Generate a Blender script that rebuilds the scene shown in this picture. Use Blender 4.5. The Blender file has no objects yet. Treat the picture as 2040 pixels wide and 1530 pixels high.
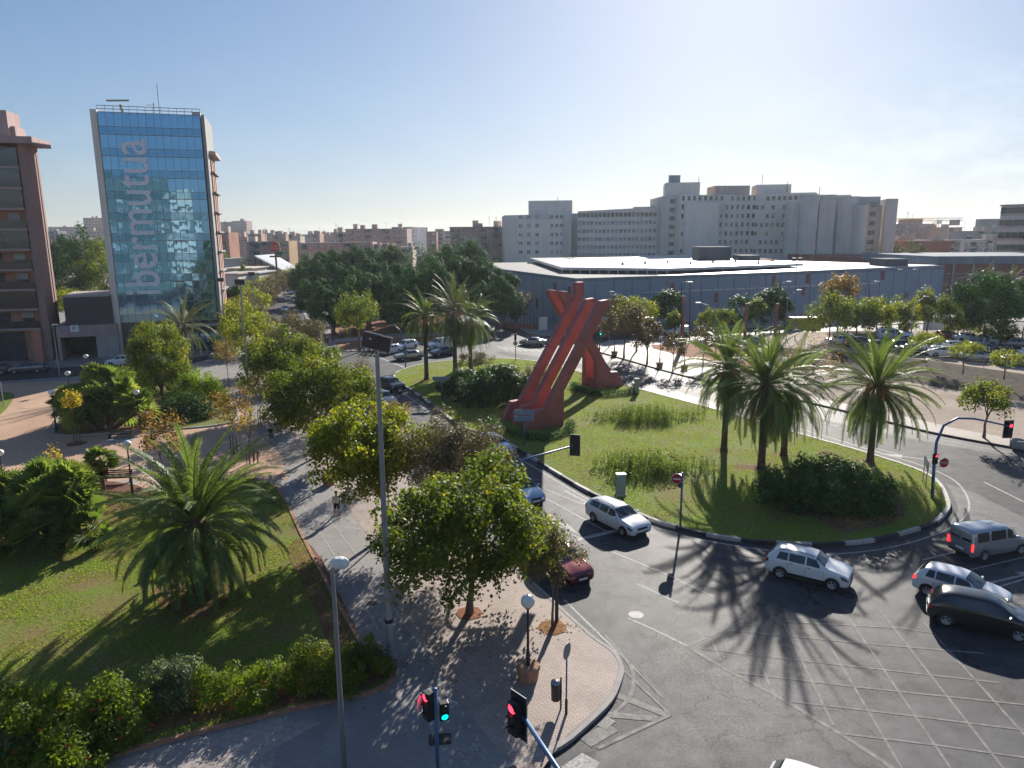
import bpy, math, random
import numpy as np
from mathutils import Vector, Matrix

# ------------------------------------------------------------------ camera
scene = bpy.context.scene
PITCH, ROLL, CAMH, FPX = math.radians(11.5), math.radians(0.4), 18.0, 1450.0
cam_d = bpy.data.cameras.new('camera')
cam = bpy.data.objects.new('camera', cam_d)
scene.collection.objects.link(cam)
cam.matrix_world = (Matrix.Translation((0, 0, CAMH)) @ Matrix.Rotation(math.pi / 2 - PITCH, 4, 'X')
                    @ Matrix.Rotation(-ROLL, 4, 'Z'))
cam_d.sensor_width = 36.0
cam_d.lens = 36.0 * FPX / 2040.0
cam_d.clip_start, cam_d.clip_end = 0.5, 9000.0
scene.camera = cam
# ------------------------------------------------------------------ sky, sun, exposure
SUN_EL, SUN_AZ = math.radians(22.5), math.radians(16.0)
w = bpy.data.worlds.new('World'); scene.world = w; w.use_nodes = True
nt = w.node_tree; nt.nodes.clear()
sky = nt.nodes.new('ShaderNodeTexSky'); sky.sky_type = 'NISHITA'; sky.sun_disc = False
sky.sun_elevation = SUN_EL; sky.sun_rotation = SUN_AZ
sky.altitude = 30.0; sky.air_density = 1.0; sky.dust_density = 0.5; sky.ozone_density = 3.0
bg = nt.nodes.new('ShaderNodeBackground'); bg.inputs['Strength'].default_value = 0.069
wo = nt.nodes.new('ShaderNodeOutputWorld')
# the thin clear air of the place: a little bluer than the model's, its brightest part held back
def vm(op, a, b):
    v = nt.nodes.new('ShaderNodeVectorMath'); v.operation = op
    for i, q in enumerate((a, b)):
        if hasattr(q, 'links'): nt.links.new(q, v.inputs[i])
        else: v.inputs[i].default_value = q
    return v.outputs[0]
tinted = vm('MULTIPLY', sky.outputs[0], (0.90, 0.98, 1.19))
held = vm('DIVIDE', tinted, vm('ADD', vm('MULTIPLY', tinted, (0.064, 0.060, 0.055)), (1.0, 1.0, 1.0)))
# a few thin clouds low over the skyline on the right
tcw = nt.nodes.new('ShaderNodeTexCoord'); sepw = nt.nodes.new('ShaderNodeSeparateXYZ'); nt.links.new(tcw.outputs['Generated'], sepw.inputs[0])
def mm(op, a, b=0.0):
    v = nt.nodes.new('ShaderNodeMath'); v.operation = op; v.use_clamp = op == 'MULTIPLY'
    for i, q in enumerate((a, b)):
        if hasattr(q, 'links'): nt.links.new(q, v.inputs[i])
        else: v.inputs[i].default_value = q
    return v.outputs[0]
def rampw(src, stops):
    r = nt.nodes.new('ShaderNodeValToRGB'); e = r.color_ramp.elements
    while len(e) < len(stops): e.new(.5)
    for i, (q, c) in enumerate(stops): e[i].position = q; e[i].color = (c, c, c, 1)
    nt.links.new(src, r.inputs[0]); return r.outputs[0]
mpw = nt.nodes.new('ShaderNodeMapping'); mpw.inputs['Scale'].default_value = (7, 7, 17); nt.links.new(tcw.outputs['Generated'], mpw.inputs[0])
nzw = nt.nodes.new('ShaderNodeTexNoise'); nzw.inputs['Scale'].default_value = 1.6; nzw.inputs['Detail'].default_value = 8; nzw.inputs['Roughness'].default_value = .6; nt.links.new(mpw.outputs[0], nzw.inputs[0])
cl1 = rampw(nzw.outputs[0], [(.44, 0), (.62, 1)])
band = rampw(sepw.outputs['Z'], [(0.0, .6), (.05, 1), (.13, .55), (.22, .0)]); side = rampw(sepw.outputs['X'], [(.10, .12), (.50, 1)])
cf = mm('MULTIPLY', mm('MULTIPLY', cl1, band), mm('MULTIPLY', side, .38))
cm = nt.nodes.new('ShaderNodeMix'); cm.data_type = 'RGBA'; nt.links.new(cf, cm.inputs[0]); nt.links.new(held, cm.inputs[6]); cm.inputs[7].default_value = (9.5, 9.7, 10.2, 1)
nt.links.new(cm.outputs[2], bg.inputs['Color']); nt.links.new(bg.outputs[0], wo.inputs['Surface'])
sun_d = bpy.data.lights.new('sun', 'SUN'); sun_d.energy = 5.0; sun_d.angle = math.radians(0.53)
sun_d.color = (1.0, 0.93, 0.83)
sun = bpy.data.objects.new('sun', sun_d); scene.collection.objects.link(sun)
sdir = Vector((math.sin(SUN_AZ) * math.cos(SUN_EL), math.cos(SUN_AZ) * math.cos(SUN_EL), math.sin(SUN_EL)))
sun.rotation_euler = sdir.to_track_quat('Z', 'Y').to_euler()
scene.view_settings.view_transform = 'Standard'; scene.view_settings.look = 'None'
scene.view_settings.exposure = 0.78; scene.view_settings.gamma = 1.0
scene.render.engine = 'CYCLES'
scene.cycles.max_bounces = 6; scene.cycles.diffuse_bounces = 3; scene.cycles.glossy_bounces = 3
scene.cycles.transmission_bounces = 4; scene.cycles.transparent_max_bounces = 6; scene.cycles.volume_bounces = 0
scene.cycles.use_denoising = True
scene.cycles.caustics_reflective = False; scene.cycles.caustics_refractive = False

COL = scene.collection
RND = random.Random(11)
ZK = 0.14                                            # height of a raised pavement above the road

# ------------------------------------------------------------------ measuring helpers
def ray(px, py):
    x, y = (px - 1020) / FPX, -(py - 765) / FPX
    c, s = math.cos(ROLL), math.sin(ROLL)
    x, y = c * x + s * y, -s * x + c * y
    cp, sp = math.cos(PITCH), math.sin(PITCH)
    return x, cp + y * sp, -sp + y * cp
def G(px, py, z=0.0):                                # where a sight line meets the level z
    r = ray(px, py); t = (z - CAMH) / r[2]
    return (r[0] * t, r[1] * t)
def G3(px, py, z=ZK): return (*G(px, py, z), z)
def AT(px, py, Y):                                   # the point of a sight line at distance Y
    r = ray(px, py); t = Y / r[1]
    return (r[0] * t, Y, CAMH + r[2] * t)
def HT(px, py, Y): return AT(px, py, Y)[2]

# ------------------------------------------------------------------ materials
def base_nodes(name):
    m = bpy.data.materials.new(name); m.use_nodes = True
    n = m.node_tree.nodes; l = m.node_tree.links
    return m, n, l, n['Principled BSDF']
def rgba(c): return (c[0], c[1], c[2], 1)
def ramp(n, stops):
    r = n.new('ShaderNodeValToRGB'); e = r.color_ramp.elements
    while len(e) < len(stops): e.new(0.5)
    for i, (p, c) in enumerate(stops): e[i].position = p; e[i].color = rgba(c)
    return r
def mix(n, l, a, b, f, mode='MIX'):
    x = n.new('ShaderNodeMix'); x.data_type = 'RGBA'; x.blend_type = mode
    for sock, v in ((x.inputs[6], a), (x.inputs[7], b), (x.inputs[0], f)):
        if hasattr(v, 'links'): l.new(v, sock)
        elif isinstance(v, (int, float)): sock.default_value = v
        else: sock.default_value = rgba(v)
    return x.outputs[2]
def coords(n, l, rot=0.0, scale=(1, 1, 1)):
    t = n.new('ShaderNodeTexCoord'); mp = n.new('ShaderNodeMapping')
    mp.inputs['Rotation'].default_value[2] = rot; mp.inputs['Scale'].default_value = scale
    l.new(t.outputs['Object'], mp.inputs[0]); return mp.outputs[0]
def noise(n, l, co, sc, det=4, rough=0.55, dist=0.0):
    t = n.new('ShaderNodeTexNoise'); t.inputs['Scale'].default_value = sc
    t.inputs['Detail'].default_value = det; t.inputs['Roughness'].default_value = rough
    t.inputs['Distortion'].default_value = dist
    l.new(co, t.inputs[0]); return t.outputs[0]
def bump(n, l, p, h, strength, dist=0.02):
    b = n.new('ShaderNodeBump'); b.inputs['Strength'].default_value = strength
    b.inputs['Distance'].default_value = dist
    l.new(h, b.inputs['Height']); l.new(b.outputs[0], p.inputs['Normal'])
def mat(name, col, rough=0.75, metal=0.0, var=0.18, scale=2.0, spec=0.5, bmp=0.0, coat=0.0, col2=None):
    m, n, l, p = base_nodes(name)
    p.inputs['Roughness'].default_value = rough; p.inputs['Metallic'].default_value = metal
    p.inputs['Specular IOR Level'].default_value = spec; p.inputs['Coat Weight'].default_value = coat
    p.inputs['Coat Roughness'].default_value = 0.06
    if var > 0:
        co = coords(n, l); nz = noise(n, l, co, scale, 5)
        a = col2 or tuple(c * (1 - var) for c in col); b = tuple(min(1, c * (1 + var)) for c in col)
        r = ramp(n, [(0.3, a), (0.7, b)]); l.new(nz, r.inputs[0]); l.new(r.outputs[0], p.inputs['Base Color'])
        if bmp: bump(n, l, p, nz, bmp)
    else: p.inputs['Base Color'].default_value = rgba(col)
    return m
def walls(name, col, var=.12):
    """rendered wall: blotches and rain streaks that run down it"""
    m, n, l, p = base_nodes(name); p.inputs['Roughness'].default_value = .88; p.inputs['Specular IOR Level'].default_value = .2
    a = noise(n, l, coords(n, l, 0, (1, 1, .12)), .7, 6, .65); b = noise(n, l, coords(n, l), .12, 5, .6)
    r = ramp(n, [(.3, tuple(c * (1 - 1.5 * var) for c in col)), (.52, col), (.75, tuple(min(1, c * (1 + var)) for c in col))]); l.new(a, r.inputs[0])
    g = ramp(n, [(.3, (1 - var,) * 3), (.7, (1 + var,) * 3)]); l.new(b, g.inputs[0])
    l.new(mix(n, l, r.outputs[0], g.outputs[0], 1.0, 'MULTIPLY'), p.inputs['Base Color']); return m
def emit(name, col, s):
    m, n, l, p = base_nodes(name); p.inputs['Base Color'].default_value = rgba(col)
    p.inputs['Emission Color'].default_value = rgba(col); p.inputs['Emission Strength'].default_value = s
    return m
def leafmat(name, stops, trans=0.4, rough=0.55):
    m, n, l, p = base_nodes(name)
    a = n.new('ShaderNodeAttribute'); a.attribute_name = 'tint'
    r = ramp(n, stops); l.new(a.outputs['Fac'], r.inputs[0])
    l.new(r.outputs[0], p.inputs['Base Color']); p.inputs['Roughness'].default_value = rough
    p.inputs['Specular IOR Level'].default_value = 0.22
    t = n.new('ShaderNodeBsdfTranslucent')
    g = mix(n, l, r.outputs[0], (1.0, 0.95, 0.35), 0.9, 'MULTIPLY')
    s = n.new('ShaderNodeVectorMath'); s.operation = 'SCALE'; s.inputs['Scale'].default_value = 2.1
    l.new(g, s.inputs[0]); l.new(s.outputs[0], t.inputs[0])
    x = n.new('ShaderNodeMixShader'); x.inputs[0].default_value = trans
    l.new(p.outputs[0], x.inputs[1]); l.new(t.outputs[0], x.inputs[2])
    l.new(x.outputs[0], n['Material Output'].inputs[0]); return m

def asphalt_mat(name, dark, light, crack=1.0, sheen=1.0):
    m, n, l, p = base_nodes(name); co = coords(n, l)
    big = noise(n, l, co, 0.13, 7, 0.68, .6); fine = noise(n, l, co, 11.5, 6, 0.8); med = noise(n, l, co, 0.9, 8, 0.72)
    r = ramp(n, [(0.35, dark), (0.65, light)]); l.new(big, r.inputs[0])
    g = ramp(n, [(0.34, (0.42,) * 3), (0.66, (1.65,) * 3)]); l.new(fine, g.inputs[0])
    g2 = ramp(n, [(0.32, (0.68,) * 3), (0.68, (1.3,) * 3)]); l.new(med, g2.inputs[0])
    c = mix(n, l, r.outputs[0], g.outputs[0], 1.0, 'MULTIPLY'); c = mix(n, l, c, g2.outputs[0], 1.0, 'MULTIPLY')
    if crack:
        wv = n.new('ShaderNodeVectorMath'); wv.operation = 'ADD'
        nn = n.new('ShaderNodeTexNoise'); nn.inputs['Scale'].default_value = 0.9; nn.inputs['Detail'].default_value = 6
        l.new(co, nn.inputs[0]); sc = n.new('ShaderNodeVectorMath'); sc.operation = 'SCALE'; sc.inputs['Scale'].default_value = 1.7
        l.new(nn.outputs['Color'], sc.inputs[0]); l.new(co, wv.inputs[0]); l.new(sc.outputs[0], wv.inputs[1])
        v = n.new('ShaderNodeTexVoronoi'); v.feature = 'DISTANCE_TO_EDGE'; v.inputs['Scale'].default_value = 0.28
        l.new(wv.outputs[0], v.inputs['Vector'])
        cr = ramp(n, [(0.0, (1, 1, 1)), (0.006, (1, 1, 1)), (0.02, (0, 0, 0))]); l.new(v.outputs['Distance'], cr.inputs[0])
        mk = ramp(n, [(0.38, (0, 0, 0)), (0.46, (1, 1, 1))]); l.new(noise(n, l, co, 0.16, 2), mk.inputs[0])
        f = mix(n, l, cr.outputs[0], mk.outputs[0], 1.0, 'MULTIPLY')
        c = mix(n, l, c, (0.012, 0.012, 0.013), f)
    l.new(c, p.inputs['Base Color']); rr = ramp(n, [(0.32, (0.55,) * 3), (0.68, (0.85,) * 3)]); l.new(fine, rr.inputs[0]); l.new(rr.outputs[0], p.inputs['Roughness'])
    sp = ramp(n, [(0.33, (0.16 * sheen,) * 3), (0.67, (0.50 * sheen,) * 3)]); l.new(mix(n, l, fine, med, 0.5), sp.inputs[0]); l.new(sp.outputs[0], p.inputs['Specular IOR Level'])
    bump(n, l, p, fine, 0.5, 0.012); return m
def paver_mat(name, c1, c2, mortar, bw, bh, rot, patch=0.25, msize=0.012):
    m, n, l, p = base_nodes(name); co = coords(n, l, rot)
    b = n.new('ShaderNodeTexBrick'); l.new(co, b.inputs[0])
    b.inputs['Color1'].default_value = rgba(c1); b.inputs['Color2'].default_value = rgba(c2)
    b.inputs['Mortar'].default_value = rgba(mortar); b.inputs['Scale'].default_value = 1.0
    b.inputs['Mortar Size'].default_value = msize; b.inputs['Brick Width'].default_value = bw
    b.inputs['Row Height'].default_value = bh
    g = ramp(n, [(0.3, (1 - patch,) * 3), (0.7, (1 + patch,) * 3)]); l.new(noise(n, l, co, 0.5, 7, 0.7), g.inputs[0])
    c = mix(n, l, b.outputs[0], g.outputs[0], 1.0, 'MULTIPLY'); l.new(c, p.inputs['Base Color'])
    p.inputs['Roughness'].default_value = 0.75; bump(n, l, p, b.outputs['Fac'], -0.4, 0.01); return m
def soil_mat(name, a, b, scale=0.35, bmp=0.5, c=None, fine=9):
    m, n, l, p = base_nodes(name); co = coords(n, l)
    st = [(0.32, a), (0.62, b)] + ([(0.8, c)] if c else [])
    r = ramp(n, st); l.new(noise(n, l, co, scale, 7, 0.65), r.inputs[0])
    f = noise(n, l, co, fine, 4, 0.7); g = ramp(n, [(0.3, (0.7,) * 3), (0.7, (1.25,) * 3)]); l.new(f, g.inputs[0])
    l.new(mix(n, l, r.outputs[0], g.outputs[0], 1.0, 'MULTIPLY'), p.inputs['Base Color'])
    p.inputs['Roughness'].default_value = 0.95; p.inputs['Specular IOR Level'].default_value = 0.15
    bump(n, l, p, f, bmp, 0.03); return m

M = {}
M['ground'] = soil_mat('ground', (0.16, 0.13, 0.10), (0.24, 0.19, 0.15), 0.01)
M['asphalt'] = asphalt_mat('asphalt', (0.029, 0.031, 0.038), (0.066, 0.067, 0.075))
M['asphalt2'] = asphalt_mat('asphalt_new', (0.050, 0.052, 0.058), (0.075, 0.075, 0.080), 0, 0.35)
M['asphalt3'] = asphalt_mat('asphalt_pale', (0.066, 0.067, 0.070), (0.095, 0.094, 0.095), 0)
M['paint'] = mat('road_paint', (0.36, 0.35, 0.33), 0.75, var=0.5, scale=7, col2=(.12, .118, .115))
M['paint_worn'] = mat('road_paint_worn', (0.20, 0.188, 0.175), 0.78, var=0.4, scale=3, col2=(.085, .08, .078))
M['pave'] = paver_mat('grey_pavement', (0.24, 0.225, 0.215), (0.27, 0.25, 0.24), (0.175, 0.165, 0.155), 0.6, 0.4, 0.48, 0.18, 0.008)
M['brick'] = paver_mat('brick_paving', (0.35, 0.27, 0.23), (0.41, 0.32, 0.27), (0.17, 0.13, 0.11), 0.22, 0.13, 0.20, 0.22)
M['tiles'] = paver_mat('square_tiles', (0.33, 0.29, 0.26), (0.38, 0.33, 0.30), (0.2, 0.17, 0.15), 0.4, 0.4, 0.25, 0.2)
M['palepave'] = paver_mat('pale_pavement', (0.32, 0.275, 0.24), (0.37, 0.32, 0.275), (0.21, 0.18, 0.16), 0.5, 0.5, 0.3, 0.15)
M['sand'] = soil_mat('park_sand', (0.47, 0.305, 0.205), (0.59, 0.40, 0.28), 0.12, 0.2)
M['field'] = soil_mat('sandy_field', (0.30, 0.235, 0.185), (0.42, 0.34, 0.275), 0.15, 0.4)
M['earth'] = soil_mat('bare_earth', (0.13, 0.065, 0.042), (0.24, 0.125, 0.08), 0.5, 0.8)
M['mulch'] = soil_mat('mulch', (0.22, 0.09, 0.05), (0.34, 0.16, 0.09), 0.8, 0.8)
M['scrub'] = soil_mat('scrub_bank', (0.035, 0.03, 0.024), (0.10, 0.07, 0.05), 0.6, 0.9)
M['lawn'] = soil_mat('lawn', (0.22, 0.145, 0.07), (0.155, 0.21, 0.035), 0.42, 1.0, (0.19, 0.275, 0.04), 5)
M['lawn2'] = soil_mat('island_lawn', (0.19, 0.155, 0.05), (0.16, 0.225, 0.03), 0.3, 1.0, (0.185, 0.285, 0.035), 5)
M['kerb'] = mat('kerb_stone', (0.32, 0.30, 0.28), 0.8, scale=4)
M['kerbw'] = mat('kerb_white', (0.50, 0.47, 0.43), 0.75, var=0.25, scale=5)
M['kerbk'] = mat('kerb_black', (0.035, 0.035, 0.04), 0.7, var=0.3, scale=5)
M['edging'] = mat('brick_edging', (0.36, 0.19, 0.12), 0.85, var=0.2, scale=3)
M['conc'] = mat('concrete', (0.36, 0.34, 0.32), 0.85, var=0.12, scale=0.8)
M['galv'] = mat('grey_metal', (0.30, 0.30, 0.31), 0.45, 0.4, 0.1)
M['bluemetal'] = mat('blue_painted_metal', (0.07, 0.155, 0.30), 0.4, 0.1, 0.1)
M['chips'] = soil_mat('wood_chips', (0.16, 0.07, 0.03), (0.42, 0.22, 0.10), 9, 1.0, None, 16)
M['black'] = mat('black_plastic', (0.015, 0.015, 0.017), 0.45, var=0)
M['darkm'] = mat('dark_metal', (0.045, 0.045, 0.05), 0.45, 0.4, 0.1)
M['white'] = mat('white_plastic', (0.75, 0.75, 0.74), 0.4, var=0.05)
M['globe'] = mat('milky_globe', (0.80, 0.78, 0.74), 0.25, var=0.04)
M['redp'] = mat('red_sign', (0.50, 0.02, 0.03), 0.4, var=0.05)
M['rust'] = mat('red_steel', (0.40, 0.115, 0.098), 0.62, var=0.2, scale=0.6, bmp=0.1)
M['bark'] = mat('bark', (0.16, 0.11, 0.08), 0.95, var=0.4, scale=5, bmp=0.8)
M['bark2'] = mat('palm_bark', (0.13, 0.085, 0.06), 0.95, var=0.5, scale=9, bmp=1.0)
M['wood'] = mat('brown_wood', (0.10, 0.05, 0.03), 0.7)
M['led_red'] = emit('red_light', (1.0, 0.03, 0.06), 3.0)
M['led_green'] = emit('green_light', (0.0, 0.8, 0.55), 2.2)
M['tail'] = mat('tail_lamp', (0.45, 0.01, 0.015), 0.15, var=0)
M['tail_on'] = emit('tail_lamp_lit', (1.0, 0.03, 0.03), 1.6)
M['lens'] = mat('headlamp', (0.7, 0.7, 0.72), 0.08, 0.3, var=0)
M['carglass'] = mat('car_glass', (0.018, 0.024, 0.028), 0.03, 0, 0, spec=1.0)
M['tyre'] = mat('tyre', (0.018, 0.018, 0.018), 0.8, var=0)
M['rim'] = mat('rim', (0.42, 0.43, 0.45), 0.3, 0.8, var=0)
M['glass'] = mat('window_glass', (0.04, 0.05, 0.06), 0.08, 0, 0.3, 0.5, spec=1.0)
M['leaf_mul'] = leafmat('mulberry_leaves', [(0, (0.046, 0.075, 0.015)), (0.5, (0.101, 0.144, 0.020)), (0.85, (0.204, 0.230, 0.025)), (1, (0.516, 0.322, 0.037))], 0.45)
M['leaf_mul2'] = leafmat('yellowing_mulberry_leaves', [(0, (0.055, 0.084, 0.013)), (0.45, (0.133, 0.173, 0.018)), (0.8, (0.242, 0.261, 0.024)), (1, (0.508, 0.355, 0.033))], 0.5)
M['leaf_olive'] = leafmat('grey_leaves', [(0, (0.056, 0.053, 0.033)), (0.6, (0.125, 0.106, 0.065)), (1, (0.213, 0.169, 0.112))], 0.25)
M['leaf_ficus'] = leafmat('ficus_leaves', [(0, (0.018, 0.054, 0.015)), (0.6, (0.039, 0.112, 0.024)), (1, (0.105, 0.240, 0.045))], 0.16, 0.8)
M['leaf_dry'] = leafmat('dry_leaves', [(0, (0.10, 0.06, 0.025)), (0.5, (0.20, 0.12, 0.045)), (1, (0.30, 0.26, 0.06))], 0.35)
M['leaf_yel'] = leafmat('yellow_leaves', [(0, (0.16, 0.13, 0.02)), (0.6, (0.32, 0.26, 0.03)), (1, (0.45, 0.36, 0.05))], 0.5)
M['leaf_bush'] = leafmat('dark_bush_leaves', [(0, (0.016, 0.046, 0.012)), (0.6, (0.035, 0.095, 0.019)), (1, (0.081, 0.176, 0.034))], 0.22)
M['leaf_lime'] = leafmat('bright_bush_leaves', [(0, (0.069, 0.125, 0.014)), (0.6, (0.161, 0.249, 0.020)), (1, (0.275, 0.356, 0.041))], 0.5)
M['leaf_hib'] = leafmat('hibiscus_leaves', [(0, (0.050, 0.094, 0.017)), (0.6, (0.132, 0.198, 0.022)), (1, (0.330, 0.352, 0.033))], 0.5)
M['leaf_pale'] = leafmat('pale_shrub_leaves', [(0, (0.05, 0.08, 0.04)), (0.6, (0.13, 0.18, 0.09)), (1, (0.30, 0.36, 0.22))], 0.3)
M['frond'] = leafmat('palm_frond', [(0, (0.055, 0.086, 0.030)), (0.6, (0.117, 0.180, 0.060)), (1, (0.266, 0.281, 0.085))], 0.32, 0.5)
M['frond2'] = leafmat('palm_frond_dusty', [(0, (0.047, 0.070, 0.038)), (0.6, (0.118, 0.140, 0.077)), (1, (0.265, 0.250, 0.120))], 0.25, 0.5)
M['fan'] = leafmat('fan_palm_leaf', [(0, (0.051, 0.089, 0.025)), (0.6, (0.124, 0.186, 0.051)), (1, (0.269, 0.300, 0.091))], 0.45, 0.5)
M['fruit'] = mat('orange_dates', (0.50, 0.20, 0.035), 0.7, var=0.3, scale=6)
M['grass'] = leafmat('grass_blades', [(0, (0.10, 0.15, 0.015)), (0.6, (0.16, 0.24, 0.022)), (1, (0.26, 0.29, 0.05))], 0.55, 0.8)
M['reed'] = leafmat('reed_leaves', [(0, (0.035, 0.07, 0.016)), (0.6, (0.075, 0.12, 0.025)), (1, (0.14, 0.18, 0.04))], 0.4)
M['deadfrond'] = leafmat('dead_fronds', [(0, (0.09, 0.06, 0.035)), (0.6, (0.17, 0.12, 0.07)), (1, (0.26, 0.19, 0.11))], 0.15)
M['petal'] = mat('red_petals', (0.60, 0.02, 0.03), 0.6, var=0.1)

# ------------------------------------------------------------------ mesh builder
class MB:
    def __init__(s): s.v = []; s.f = []; s.t = []
    def add(s, vs, fs, tint=None):
        o = len(s.v); s.v += [tuple(p) for p in vs]; s.f += [tuple(i + o for i in f) for f in fs]
        return s
    def box(s, c, d, rz=0.0, M4=None):
        x, y, z = d[0] / 2, d[1] / 2, d[2] / 2; cr, sr = math.cos(rz), math.sin(rz)
        vs = []
        for k in (-z, z):
            for a, b in ((-x, -y), (x, -y), (x, y), (-x, y)):
                p = Vector((a * cr - b * sr, a * sr + b * cr, k))
                if M4: p = M4 @ p
                vs.append((p.x + c[0], p.y + c[1], p.z + c[2]))
        return s.add(vs, [(3, 2, 1, 0), (4, 5, 6, 7), (0, 1, 5, 4), (1, 2, 6, 5), (2, 3, 7, 6), (3, 0, 4, 7)])
    def prism(s, pts, z0, z1):
        n = len(pts)
        a = sum(pts[i][0] * pts[(i + 1) % n][1] - pts[(i + 1) % n][0] * pts[i][1] for i in range(n))
        if a < 0: pts = pts[::-1]
        zz0 = z0 if hasattr(z0, '__len__') else [z0] * n; zz1 = z1 if hasattr(z1, '__len__') else [z1] * n
        vs = [(p[0], p[1], zz0[i]) for i, p in enumerate(pts)] + [(p[0], p[1], zz1[i]) for i, p in enumerate(pts)]
        return s.add(vs, [tuple(range(n - 1, -1, -1)), tuple(range(n, 2 * n))] +
                     [(i, (i + 1) % n, n + (i + 1) % n, n + i) for i in range(n)])
    def slab(s, prof, o, u, v, t):                   # outline (a, z) along direction u, thickness t along v
        n = len(prof); vs = []
        for k in (-t / 2, t / 2):
            vs += [(o[0] + u[0] * a + v[0] * k, o[1] + u[1] * a + v[1] * k, o[2] + z) for a, z in prof]
        return s.add(vs, [tuple(range(n - 1, -1, -1)), tuple(range(n, 2 * n))] +
                     [(i, (i + 1) % n, n + (i + 1) % n, n + i) for i in range(n)])
    def tube(s, pts, rs, n=8, cap=True):
        pts = [Vector(p) for p in pts]
        if not hasattr(rs, '__len__'): rs = [rs] * len(pts)
        vs = []
        for i, p in enumerate(pts):
            d = (pts[min(i + 1, len(pts) - 1)] - pts[max(i - 1, 0)]).normalized()
            a = d.orthogonal().normalized() if i == 0 else (a - d * a.dot(d)).normalized()
            b = d.cross(a)
            for k in range(n):
                q = p + (a * math.cos(2 * math.pi * k / n) + b * math.sin(2 * math.pi * k / n)) * rs[i]
                vs.append(q)
        fs = [(i * n + k, i * n + (k + 1) % n, (i + 1) * n + (k + 1) % n, (i + 1) * n + k)
              for i in range(len(pts) - 1) for k in range(n)]
        if cap: fs += [tuple(range(n - 1, -1, -1)), tuple(range((len(pts) - 1) * n, len(pts) * n))]
        return s.add(vs, fs)
    def lathe(s, prof, n=16, c=(0, 0, 0), axis='Z'):
        vs = []
        for r, z in prof:
            for k in range(n):
                a = 2 * math.pi * k / n
                p = (r * math.cos(a), r * math.sin(a), z)
                if axis == 'Y': p = (p[0], p[2], p[1])
                if axis == 'X': p = (p[2], p[0], p[1])
                vs.append((p[0] + c[0], p[1] + c[1], p[2] + c[2]))
        fs = [(i * n + k, i * n + (k + 1) % n, (i + 1) * n + (k + 1) % n, (i + 1) * n + k)
              for i in range(len(prof) - 1) for k in range(n)]
        return s.add(vs, fs)
    def sphere(s, c, r, n=14):
        m = n // 2
        return s.lathe([(max(1e-3, r * math.sin(math.pi * i / m)), -r * math.cos(math.pi * i / m)) for i in range(m + 1)], n, c)
    def mesh(s, name, smooth=False):
        me = bpy.data.meshes.new(name); me.from_pydata(s.v, [], s.f); me.update()
        if smooth: me.shade_smooth()
        return me
    def obj(s, name, m, parent=None, smooth=False, bev=0.0):
        return mkobj(name, s.mesh(name, smooth), m, parent, bev)
def mkobj(name, me, m, parent=None, bev=0.0):
    if m is not None and not me.materials: me.materials.append(m)
    o = bpy.data.objects.new(name, me); COL.objects.link(o)
    if parent: o.parent = parent
    if bev:
        b = o.modifiers.new('bevel', 'BEVEL'); b.width = bev; b.segments = 2; b.limit_method = 'ANGLE'
    return o
def tag(o, label=None, cat=None, group=None, kind=None):
    if label: o['label'] = label
    if cat: o['category'] = cat
    if group: o['group'] = group
    if kind: o['kind'] = kind
    return o
def thing(name, label, cat, loc=(0, 0, 0), rz=0.0, group=None):
    o = bpy.data.objects.new(name, None); COL.objects.link(o)
    o.empty_display_size = 0.2; o.location = loc; o.rotation_euler = (0, 0, rz)
    return tag(o, label, cat, group)
def dup(root, loc=None, rz=None, label=None, group=None, scale=None):
    r = root.copy(); COL.objects.link(r)
    if loc is not None: r.location = loc
    if rz is not None: r.rotation_euler = (0, 0, rz)
    if scale is not None: r.scale = scale if hasattr(scale, '__len__') else (scale,) * 3
    if label: r['label'] = label
    if group: r['group'] = group
    for ch in list(root.children):
        c = ch.copy(); COL.objects.link(c); c.parent = r
        for g in list(ch.children):
            d = g.copy(); COL.objects.link(d); d.parent = c
    return r
def struct(name, mb, m): return tag(mb.obj(name, m), kind='structure')
def npmesh(name, V, F, tint=None, smooth=False):     # V (n,3); F (m,k) all faces with k corners
    me = bpy.data.meshes.new(name); nv, nf, k = len(V), len(F), F.shape[1]
    me.vertices.add(nv); me.vertices.foreach_set('co', np.ascontiguousarray(V, dtype=np.float32).ravel())
    me.loops.add(nf * k); me.loops.foreach_set('vertex_index', np.ascontiguousarray(F, dtype=np.int32).ravel())
    me.polygons.add(nf); me.polygons.foreach_set('loop_start', np.arange(0, nf * k, k, dtype=np.int32))
    if smooth: me.polygons.foreach_set('use_smooth', np.ones(nf, bool))
    me.update(calc_edges=True)
    if tint is not None:
        a = me.attributes.new('tint', 'FLOAT', 'FACE'); a.data.foreach_set('value', np.asarray(tint, dtype=np.float32))
    return me

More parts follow.
